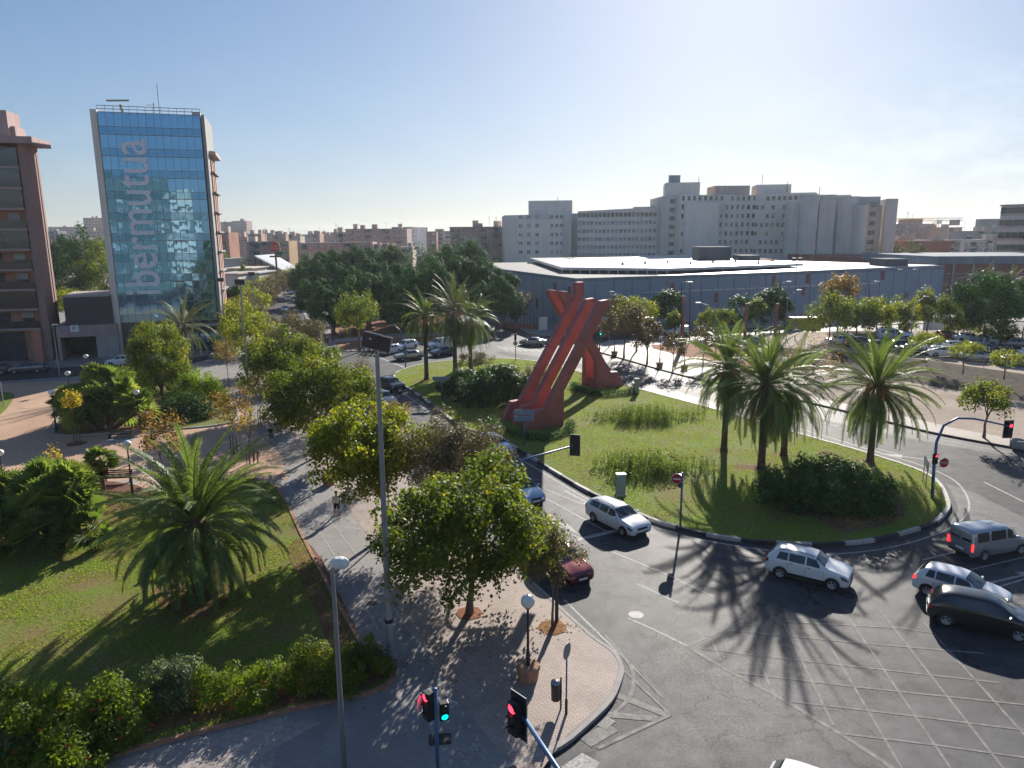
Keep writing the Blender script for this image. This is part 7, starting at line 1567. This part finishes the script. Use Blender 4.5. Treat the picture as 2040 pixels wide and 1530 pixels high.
st_ = MB().box((-.3, -.09, .15), (.1, .02, .1)); st_.v = [tuple(Rm @ Vector(p) * .82 + Vector((.0, 0, HM + .5))) for p in st_.v]; st_.obj('sticker', M['white'], t)
for px, py, pt, lb in ((500, 833, 566, 'tall thin floodlight mast left of the street trees'), (452, 705, 560, 'thin mast at the right edge of the glass tower'), (513, 700, 548, 'thinner mast further up the avenue')):
    bx = at_(px, py); H_ = HT(px, pt, bx[1]) - ZK; t = thing('floodlight_mast', lb, 'light mast', bx); MB().lathe([(.14, 0), (.12, 3), (.07, H_)], 8).obj('pole', M['galv'], t, True)
    f2 = MB().box((0, 0, H_ + .2), (.95, .3, .55)); f2.obj('floodlight_bank', M['darkm'], t)
for px, py, H, lb in ((120, 757, 7.2, 'grey street lamp before the reddish block'), (208, 693, 7.0, 'grey street lamp before the garage')): 
    t = pole_lamp(lb, px, py, H, 0, 0); 
# traffic signals
def signal_head(t, loc, az, lights=('red', 'off', 'off'), back=False, w_=.34, h_=1.0, name='signal_head', board=False, sz=.115):
    R_ = Matrix.Translation(loc) @ Matrix.Rotation(math.radians(az), 4, 'Z')
    def put(mb, nm, m, **k): mb.v = [tuple(R_ @ Vector(p)) for p in mb.v]; return mb.obj(nm, m, t, **k)
    put(MB().box((0, 0, 0), (w_, .24, h_)), name, M['black'], bev=.02)
    if board:
        put(MB().box((0, .13, 0), (w_ + .26, .015, h_ + .3)), 'backing_board', M['black']); 
        for sx_ in (-1, 1): put(MB().box((sx_ * (w_ / 2 + .145), .13, 0), (.03, .02, h_ + .36)), 'board_rim', M['galv'])
        for sz_ in (-1, 1): put(MB().box((0, .13, sz_ * (h_ / 2 + .165)), (w_ + .32, .02, .03)), 'board_rim', M['galv'])
    n_ = len(lights)
    for i, c in enumerate(lights):
        z = h_ / 2 - h_ / n_ * (i + .5)
        m = M['led_red'] if c == 'red' else M['led_green'] if c == 'green' else M['darkm']
        put(MB().lathe([(.001, -.135), (sz * .8, -.132), (sz, -.118)], 16, (0, 0, z), 'Y') if True else None, 'signal_lens', m)
        v = MB(); 
        for k in range(9): a0, a1 = math.pi * (k / 9), math.pi * ((k + 1) / 9); v.add([(math.cos(a) * sz * 1.15, y, z + math.sin(a) * sz * 1.15) for a, y in ((a0, -.12), (a1, -.12), (a1, -.19), (a0, -.19))], [(0, 1, 2, 3)])
        put(v, 'visor', M['black'])
# near post with stop sign seen edge-on
t = thing('traffic_signal', 'blue signal post with red lamp, green pedestrian lamp and stop sign seen edge-on', 'traffic signal', at_(873, 1562)); 
MB().tube([(0, 0, 0), (0, 0, 3.55)], [.07, .065], 12).obj('pole', M['bluemetal'], t, True)
signal_head(t, (-.24, -.02, 2.95), -48, board=False, sz=.14); signal_head(t, (.26, 0, 2.75), 18, ('off', 'green'), w_=.3, h_=.62, sz=.11)
def disc(t, loc, az, R_, m, name, th=.02, n_=24, tilt=0): 
    mt = Matrix.Translation(loc) @ Matrix.Rotation(math.radians(az), 4, 'Z'); mb = MB().lathe([(.001, -th / 2), (R_, -th / 2), (R_, th / 2), (.001, th / 2)], n_, (0, 0, 0), 'Y'); mb.v = [tuple(mt @ Vector(p)) for p in mb.v]; return mb.obj(name, m, t)
disc(t, (-.5, .0, 3.05), 72, .3, M['redp'], 'stop_sign', .03, 8); disc(t, (-.485, .0, 3.05), 72, .33, M['white'], 'sign_rim', .012, 8)
# overhead arm from the bottom edge
t = thing('traffic_signal', 'red-lit signal head on a long blue arm reaching in from the bottom edge', 'traffic signal', (3.4, 11.5, 0)); bx = t.location.copy()
HD = AT(1026, 1430, 17.0); EL = AT(1040, 1424, 17.0); P1 = AT(1110, 1530, 15.2)
dd = (Vector(EL) - Vector(P1)); P0 = Vector(P1) - dd * 1.6
MB().tube([(0, 0, 0), (0, 0, 4.2), tuple(Vector((P0.x, P0.y, P0.z)) - bx), tuple(Vector(P1) - bx), tuple(Vector(EL) - bx)], [.1, .09, .075, .065, .055], 12).obj('pole', M['bluemetal'], t, True)
signal_head(t, tuple(Vector(HD) - bx), -48, board=True, h_=.95, sz=.14)
# arched signals of the island
t = thing('traffic_signal', 'arched blue signal post whose black head shows its back above the island kerb', 'traffic signal', at_(988, 1075)); bx = t.location.copy(); Y_ = bx.y
tip = Vector(AT(1143, 888, Y_ + 2.0)) - bx; q1 = Vector(AT(1003, 947, Y_)) - bx; q2 = Vector(AT(1045, 915, Y_ + .8)) - bx
MB().tube([(0, 0, 0), (0, 0, q1.z * .6), (0, 0, q1.z - .9), q1 + Vector((.03, 0, 0)), q1.lerp(q2, .5) + Vector((0, 0, .12)), q2, tip], [.11, .1, .09, .085, .08, .07, .05], 10).obj('pole', M['bluemetal'], t, True)
signal_head(t, tuple(tip + Vector((.1, .05, .05))), 165, ('off', 'off', 'off'), board=True)
t = thing('traffic_signal', 'arched blue signal post with two red lamps over the exit lanes at the right', 'traffic signal', at_(1857, 992, .17)); bx = t.location.copy(); Y_ = bx.y
q = [Vector(AT(*p, Y_)) - bx for p in ((1861, 925), (1866, 880), (1880, 848), (1908, 833), (1940, 834), (1970, 840), (2006, 848))]
MB().tube([(0, 0, 0)] + q, [.11, .1, .09, .08, .075, .07, .06, .05], 10).obj('pole', M['bluemetal'], t, True)
signal_head(t, tuple(Vector(AT(2011, 856, Y_)) - bx), 0, board=True, h_=.9); signal_head(t, tuple(Vector(AT(1863, 914, Y_ - .1)) - bx), 10, w_=.26, h_=.72, sz=.09)
sp = Vector(AT(1881, 922, Y_)) - bx; disc(t, tuple(sp), 5, .33, M['redp'], 'stop_sign', .03, 8); disc(t, tuple(sp + Vector((0, .02, 0))), 5, .36, M['white'], 'sign_rim', .015, 8)
text_on(t, 'sign_word', 'STOP', .24, tuple(bx + sp + Vector((-.31, -.045, -.085))), (1, 0.087, 0), (0, 0, 1), M['white'], 1.0, .004)
w0_ = t.children[-1]; mw = w0_.matrix_world.copy(); w0_.matrix_world = Matrix.Identity(4); w0_.location = mw.translation - bx; w0_.rotation_euler = mw.to_euler(); w0_.scale = (1, 1, 1)
MB().tube([tuple(Vector(AT(1861, 930, Y_)) - bx), tuple(sp + Vector((0, .05, -.3)))], .02, 5).obj('sign_bracket', M['galv'], t)
# no-entry post
t = thing('sign_post', 'blue post with a round no-entry sign and a signal seen edge-on at the island kerb', 'sign post', at_(1355, 1050, .17)); 
MB().tube([(0, 0, 0), (0, 0, 3.55)], [.065, .06], 10).obj('pole', M['bluemetal'], t, True)
disc(t, (-.33, -.02, 3.15), -12, .31, M['redp'], 'no_entry_sign', .02); disc(t, (-.33, .0, 3.15), -12, .335, M['white'], 'sign_rim', .012)
mb = MB().box((0, 0, 0), (.44, .01, .10), math.radians(-12)); mb.v = [(x - .333, y - .04, z + 3.15) for x, y, z in mb.v]; mb.obj('white_bar', M['white'], t); signal_head(t, (-.08, .2, 2.95), 100, ('off', 'off', 'off'), h_=.8)
# round sign seen from its back edge, bin
t = thing('sign_post', 'thin blue post with a round sign turned half away, near the bin', 'sign post', at_(1128, 1422)); MB().tube([(0, 0, 0), (0, 0, 2.55)], [.032, .03], 10).obj('pole', M['bluemetal'], t, True); MB().tube([(0, 0, 0), (0, 0, .65)], .055, 10).obj('base_sleeve', M['black'], t)
disc(t, (0, -.03, 2.65), 62, .31, mat('sign_back', (.16, .20, .25), .5, .3, .05), 'round_sign', .02); disc(t, (.015, -.02, 2.65), 62, .32, M['galv'], 'sign_rim', .01)
t = thing('litter_bin', 'dark grey litter bin with a pale lid on its own post', 'litter bin', at_(1112, 1412)); MB().tube([(.1, 0, 0), (.1, 0, 1.35)], .035, 8).obj('post', M['black'], t)
MB().lathe([(.02, .38), (.17, .40), (.18, .98), (.19, 1.0), (.19, 1.12)], 20, (-.1, 0, 0)).obj('bucket', M['darkm'], t, True); MB().lathe([(.195, 1.12), (.17, 1.19), (.02, 1.22)], 20, (-.1, 0, 0)).obj('lid', M['galv'], t, True)
t = thing('electric_cabinet', 'grey-green electric cabinet on the lawn behind the white estate car', 'cabinet', at_(1236, 987, .17)); MB().box((0, 0, .8), (.62, .4, 1.45), .15).obj('body', mat('cabinet_paint', (.20, .25, .24), .55, var=.12), t, bev=.02); MB().box((0, 0, 1.56), (.68, .46, .09), .15).obj('roof', mat('cabinet_lid', (.32, .37, .36), .5), t); MB().box((0, 0, .06), (.7, .48, .14), .15).obj('plinth', M['conc'], t)
# direction boards (blank from this side)
M['board'] = mat('board_back', (.20, .27, .36), .45, .2, .08)
for px, py, H, n_, wd_x, lb in ((880, 796, 2.6, 1, 1.9, 'single blue-grey direction board before the dark bush, seen from the back'), (1044, 888, 3.2, 2, 1.75, 'pair of blue-grey direction boards before the lower sculpture foot')):
    t = thing('direction_sign', lb, 'sign', at_(px, py, .17)); MB().tube([(0, 0, 0), (0, 0, H)], .06, 8).obj('pole', M['bluemetal'], t, True)
    for k in range(n_): MB().box((0, -.06, H - .2 - k * .55), (wd_x, .05, .45), .05).obj('board', M['board'], t, bev=.01)
t = thing('chevron_sign', 'blue and white chevron board on two legs at the island tip', 'sign', at_(1841, 965, .17)); c_, s_ = math.cos(.95), math.sin(.95)
for k in (-.5, .5): MB().tube([(k * c_ * .9, k * s_ * 1.6, 0), (k * c_ * .9, k * s_ * 1.6, 1.9)], .03, 6).obj('leg', M['galv'], t)
ang_ = math.atan2(s_ * 1.6, c_ * .9); pn = MB().box((0, 0, 1.62), (2.1, .03, .62), ang_); pn.obj('panel', M['bluemetal'], t)
for k in range(4):
    o_ = -.78 + k * .52; v = MB(); T_ = lambda a, z: (a * math.cos(ang_) + .02 * math.sin(ang_) , a * math.sin(ang_) - .02 * math.cos(ang_), z)
    v.add([T_(o_ - .12, 1.34), T_(o_ + .04, 1.34), T_(o_ + .24, 1.62), T_(o_ + .04, 1.90), T_(o_ - .12, 1.90), T_(o_ + .08, 1.62)], [(0, 1, 2, 5), (5, 2, 3, 4)]); v.obj('chevron', M['white'], t)
t = thing('signal_post', 'grey signal post with a round sign at the far tip of the island', 'traffic signal', at_(1027, 719, .17)); MB().tube([(0, 0, 0), (0, 0, 3.7)], .06, 8).obj('pole', M['galv'], t); signal_head(t, (0, -.1, 3.5), 180, ('off', 'off', 'off')); disc(t, (0, -.1, 2.6), 0, .33, M['galv'], 'round_sign')
# curved blue lamp posts and the east lamps
def curved(label, px, py, pts, Yo=0.0, col='bluemetal', r=.09, head=True, z=ZK, group=None, name='street_lamp', cat='street lamp'):
    bx = Vector(at_(px, py, z)); t = thing(name, label, cat, bx, 0, group); q = [Vector(AT(*p, bx.y + Yo)) - bx for p in pts]
    MB().tube([(0, 0, 0)] + q, [r] + [r * (.95 - .5 * (i + 1) / len(q)) for i in range(len(q))], 8).obj('pole', M[col], t, True)
    if head: e = q[-1]; d = (q[-1] - q[-2]).normalized(); MB().box(tuple(e + d * .2), (.8, .32, .14)).obj('lamp_head', M['white'], t, bev=.04)
    return t
curved('blue hooked signal post at the mulched corner before the grove', 699, 700, [(698, 670), (697, 645), (699, 634), (704, 631), (710, 635)], head=False, name='signal_post', cat='traffic signal'); 
curved('blue arched post at the left tip of the island beside the parked cars', 808, 733, [(807, 700), (803, 672), (797, 658), (789, 650), (776, 646)], head=False, name='signal_post', cat='traffic signal')
gE = 'lamp posts on the east side'
curved('tall straight dark lamp post with a pale head left of the rusty column', 1357, 704, [(1358, 640), (1358, 568), (1359, 562), (1372, 562)], col='darkm', group=gE); curved('dark lamp post right behind the tall straight one', 1374, 680, [(1374, 640), (1375, 567), (1370, 561)], col='darkm', head=False, group=gE)
curved('grey lamp with a curved arm pointing left above the white van', 1426, 705, [(1426, 650), (1425, 628), (1420, 615), (1410, 608), (1394, 604)], col='galv', group=gE)
curved('tall grey lamp mast with a cluster head before the hall', 1583, 690, [(1585, 620), (1587, 522)], col='galv', head=False, group=gE); 
mb = MB(); q = AT(1588, 517, G(1583, 690, ZK)[1]); 
for k in (-.5, .5): mb.box((q[0] + k, q[1], q[2]), (.6, .5, .5))
tag(mb.obj('lamp_cluster', M['darkm']), 'dark cluster of floodlights on top of the tall grey mast before the hall', 'floodlight')
curved('grey lamp with an arm curving right, beside the tall cluster mast', 1566, 690, [(1567, 640), (1569, 600), (1574, 586), (1590, 579)], col='galv', group=gE); curved('grey lamp curving right behind the last palm of the island', 1815, 700, [(1816, 650), (1818, 618), (1825, 602), (1843, 592)], col='galv', group=gE)
t = pole_lamp('double-headed grey lamp post before the hall near its right end', 1796, 668, 11.5, 1.1, 5, double=True, straight=True, group=gE)
curved('dark lamp post with a short arm before the hall right of the ambulance', 1732, 664, [(1731, 600), (1731, 562), (1746, 561)], col='darkm', group=gE); curved('dark lamp post left of the ambulance near the hall', 1553, 664, [(1554, 600), (1554, 562), (1570, 561)], col='darkm', group=gE)
t = pole_lamp('thin grey post rising before the red sculpture tips', 1213, 692, 9.0, 0, 0, group=gE); 
curved('green-lit pedestrian signal post at the pale pavement tip', 1194, 704, [(1195, 660)], col='darkm', head=False, name='signal_post', cat='traffic signal'); tt_ = COL.objects[-2] if False else [o for o in COL.objects if o.get('label', '').startswith('green-lit')][0]; signal_head(tt_, (.12, -.15, 3.2), 0, ('off', 'green'), w_=.3, h_=.6)
M['coltan'] = mat('rusty_brown', (.26, .12, .085), .8)
t = thing('rusty_column', 'tall rust-coloured slab column on the pale pavement edge', 'column', at_(1358, 690)); MB().box((0, 0, 3.6), (.55, .5, 7.2)).obj('shaft', M['coltan'], t, bev=.05); MB().box((.05, 0, 7.7), (.42, .42, 1.0)).obj('top', M['coltan'], t)
for px, py, H, lb in ((1483, 684, 5.8, 'second rust-coloured column, left of the two short ones'), (1543, 684, 5.8, 'third rust-coloured column between the palm crowns')): t = thing('rusty_column', lb, 'column', at_(px, py)); MB().box((0, 0, H / 2), (.45, .45, H)).obj('shaft', M['coltan'], t, bev=.05); MB().box((.05, 0, H + .4), (.5, .5, .9)).obj('top', M['coltan'], t)
t = thing('pillar', 'short pale pillar at the hedge end of the far sculpture foot', 'pillar', at_(1268, 783, .17)); MB().box((0, 0, .8), (.5, .5, 1.6)).obj('shaft', M['conc'], t, bev=.03); MB().box((0, 0, 1.65), (.62, .62, .14)).obj('cap', M['conc'], t)
t = thing('stone_planter', 'low stone planter on the sandy pavement at the right edge', 'planter', at_(2028, 893)); MB().lathe([(.5, 0), (.62, .1), (.66, .7), (.55, .75), (.5, .6), (.02, .58)], 12).obj('pot', M['conc'], t, True)
for px, py in ((1236, 690), (1262, 694)): pass
# benches
def bench(label, px, py, rz):
    t = thing('park_bench', label, 'bench', at_(px, py), rz); 
    for k in range(3): MB().box((0, .22 + k * .02, .62 + k * .14), (2.0, .03, .1)).obj('back_slat', M['wood'], t)
    MB().box((0, -.02, .45), (2.0, .44, .05)).obj('seat', M['wood'], t)
    for k in (-.9, .9): MB().box((k, 0, .23), (.06, .5, .46)).obj('leg', M['darkm'], t); MB().box((k, .24, .65), (.05, .05, .5)).obj('back_support', M['darkm'], t)
    MB().box((.1, -.35, .03), (2.6, 1.3, .06)).obj('plinth', M['conc'], t)
bench('wooden park bench on a concrete slab by the round bed', 240, 874, .12); bench('wooden park bench behind the park lamp near the fan palms', 236, 962, .12)
for px, py, lb in ((507, 918, 'left'), (514, 923, 'right')): tag(MB().tube([at_(px, py), (at_(px, py)[0], at_(px, py)[1], 1.15)], .06, 8).obj('bollard', M['wood']), lb + ' one of two dark red bollards at the park path', 'bollard')
# fence of the car park
t = thing('mesh_fence', 'thin wire fence on the bank before the parked cars', 'fence'); fp = line_at(offs(back, -.15)[:-1], 2.6)
for p in fp: MB().tube([(*p, PKZ - .2), (*p, PKZ + 1.5)], .03, 4).obj('post', M['galv'], t)
wr = MB(); [wr.tube([(*a, PKZ + h) for a in fp], .008, 3) for h in (.5, 1.0, 1.45)]; wr.obj('wires', M['galv'], t)
t = thing('court_fence', 'tall wire mesh fence corner at the left edge of the park', 'fence'); q0 = Vector(G(8, 812, ZK))
for k in range(3): MB().tube([(q0.x - k * 1.5, q0.y - k * 3.5, 0), (q0.x - k * 1.5, q0.y - k * 3.5, 3)], .05, 5).obj('post', M['galv'], t)
wr = MB()
for h in range(11): wr.tube([(q0.x, q0.y, .3 + h * .27), (q0.x - 3, q0.y - 7, .3 + h * .27)], .012, 3)
for k in range(30): wr.tube([(q0.x - k * .1, q0.y - k * .233, .1), (q0.x - k * .1, q0.y - k * .233, 3)], .012, 3)
wr.obj('mesh', M['galv'], t)
t = thing('railing', 'dark railing and low brick wall at the hall corner', 'fence'); 
for k in range(12): q = Vector(G(1006, 650, ZK)).lerp(Vector(G(1076, 655, ZK)), k / 11); MB().box((q.x, q.y, 1.1), (.12, .12, 2.2)).obj('post', M['darkm'], t)
q0, q1 = Vector(G(1006, 652, ZK)), Vector(G(1078, 657, ZK)); MB().prism([q0[:], q1[:], (q1.x, q1.y + .3), (q0.x, q0.y + .3)], 0, 1.1).obj('low_wall', WM['brick'], t); MB().box((q1.x + .4, q1.y, 1.3), (1.6, .4, 2.6)).obj('end_pier', WM['hosp'], t)

# ================================================================== PEOPLE
SK = mat('skin', (.42, .24, .17), .6, var=.05); HAIR = mat('dark_hair', (.02, .015, .012), .8)
def skinned(name, verts, edges, radii, m, parent, sub=2, root=0):
    me = bpy.data.meshes.new(name); me.from_pydata(verts, edges, []); me.materials.append(m); o = bpy.data.objects.new(name, me); COL.objects.link(o); o.parent = parent
    s = o.modifiers.new('skin', 'SKIN'); 
    for i, r in enumerate(radii): me.skin_vertices[0].data[i].radius = (r, r) if not hasattr(r, '__len__') else r
    me.skin_vertices[0].data[root].use_root = True; s.use_smooth_shade = True
    b = o.modifiers.new('sub', 'SUBSURF'); b.levels = b.render_levels = sub
    return o
def person(label, loc, head, shirt, legs, stride=.25, hair=HAIR, shorts=True, arms=(.2, -.2), group=None, run=False):
    t = thing('person', label, 'person', loc, math.radians(head), group); s = stride; lift = .18 if run else 0.03
    # x forward, z up
    V = [(0, 0, .95), (0, 0, 1.12), (0, 0, 1.32), (.01, 0, 1.47), (.02, 0, 1.55), (.03, 0, 1.66), (.03, 0, 1.74)]; E = [(0, 1), (1, 2), (2, 3), (3, 4), (4, 5), (5, 6)]; Rr = [(.15, .11), (.13, .10), (.16, .11), (.07, .06), (.055, .055), (.095, .085), (.06, .06)]
    for sg, st2 in ((1, s), (-1, -s)):
        b = len(V); kz = lift if st2 < 0 else 0
        V += [(0, sg * .09, .9), (st2 * .55 + .03, sg * .10, .5), (st2 * .9 - (.12 if st2 < 0 else 0), sg * .10, .1 + kz), (st2 * .9 + .14 - (.12 if st2 < 0 else 0), sg * .11, .045 + kz * .7)]; E += [(0, b), (b, b + 1), (b + 1, b + 2), (b + 2, b + 3)]; Rr += [.09, .06, .042, (.04, .035)]
        b = len(V); ax = -st2 * .8; el = .16 if run else .02
        V += [(0, sg * .19, 1.40), (ax * .35 - .02, sg * .24, 1.16), (ax * .8 + el, sg * .23, .95 + (.15 if run else 0))]; E += [(2, b), (b, b + 1), (b + 1, b + 2)]; Rr += [.055, .042, .032]
        hnd = Vector(V[-1]); 
        for k, (dy, ln) in enumerate(((-.03, .07), (-.012, .085), (.006, .09), (.024, .08))):
            c = len(V); V += [(hnd.x + .02, hnd.y + dy, hnd.z - .07), (hnd.x + .03, hnd.y + dy, hnd.z - .07 - ln)]; E += [(b + 2, c), (c, c + 1)]; Rr += [.011, .008]
        c = len(V); V += [(hnd.x + .045, hnd.y - sg * .03, hnd.z - .05), (hnd.x + .06, hnd.y - sg * .04, hnd.z - .1)]; E += [(b + 2, c), (c, c + 1)]; Rr += [.011, .009]
    skinned('body', V, E, Rr, SK, t)
    # shirt
    sv = [(0, 0, .93), (0, 0, 1.12), (0, 0, 1.32), (0, 0, 1.45), (0, .19, 1.41), (0, -.19, 1.41)]; se = [(0, 1), (1, 2), (2, 3), (2, 4), (2, 5)]; sr = [(.165, .125), (.145, .115), (.175, .125), (.08, .08), .07, .07]
    for sg, st2 in ((1, s), (-1, -s)): ax = -st2 * .8; sv.append((ax * .25, sg * .235, 1.22)); se.append((4 if sg > 0 else 5, len(sv) - 1)); sr.append(.06)
    skinned('shirt', sv, se, sr, shirt, t)
    lv = [(0, 0, .96)]; le = []; lr = [(.17, .13)]; low = .5 if shorts else .12
    for sg, st2 in ((1, s), (-1, -s)):
        b = len(lv); lv += [(0, sg * .09, .88), (st2 * .5 + .03, sg * .10, .54)]; le += [(0, b), (b, b + 1)]; lr += [.105, .085 if shorts else .075]
        if not shorts: lv.append((st2 * .9 - (.12 if st2 < 0 else 0), sg * .10, .14)); le.append((b + 1, b + 2)); lr.append(.06)
    skinned('shorts' if shorts else 'trousers', lv, le, lr, legs, t)
    h = MB().sphere((.012, 0, 1.70), .108, 12); h.v = [(x, y, max(z, 1.655 + max(0, x) * .5)) for x, y, z in h.v]; h.obj('hair', hair, t, True)
    MB().box((.128, 0, 1.665), (.03, .025, .04)).obj('nose', SK, t)
    return t
blk = mat('black_cloth', (.012, .012, .014), .85); gry = mat('dark_green_cloth', (.05, .06, .045), .85); wht = mat('white_cloth', (.55, .55, .55), .85); red_ = mat('red_cloth', (.30, .03, .03), .85); blu = mat('blue_cloth', (.05, .08, .16), .85)
person('person in a black top and dark shorts walking away up the cycle track', G3(541, 886), 108, blk, gry, .22)
person('person in black shorts passing under the yellow-green mulberry', G3(672, 1030), -60, wht, blk, .2)
gp = 'people waiting at the grove corner'
person('person in pale clothes and red trousers standing beside the thin post', G3(653, 686), -100, wht, red_, .06, shorts=False, group=gp); person('person in dark clothes just right of the thin post', G3(663, 683), -80, blk, blk, .12, shorts=False, group=gp)
person('person in dark blue behind the pair at the corner', G3(680, 677), -60, blu, blk, .16, shorts=False, group=gp); person('person with a red top walking by the grove', G3(648, 684), 100, red_, blk, .15, shorts=False, group=gp)
tag(MB().tube([G3(661, 688), (*G(661, 688, ZK), 4.2)], [.05, .04], 8).obj('post', M['galv']), 'thin pale post among the waiting people at the corner', 'post')
# ================================================================== AIR
hz = bpy.data.materials.new('haze'); hz.use_nodes = True; hn = hz.node_tree.nodes; hn.clear(); ho = hn.new('ShaderNodeOutputMaterial'); hv = hn.new('ShaderNodeVolumePrincipled')
hv.inputs['Color'].default_value = (.82, .92, 1, 1); hv.inputs['Density'].default_value = .00013; hv.inputs['Anisotropy'].default_value = .3; hz.node_tree.links.new(hv.outputs[0], ho.inputs['Volume'])
o = MB().prism([(-2700, -400), (2700, -400), (2700, 3100), (-2700, 3100)], -1.6, 62).obj('haze', hz); tag(o, kind='stuff')
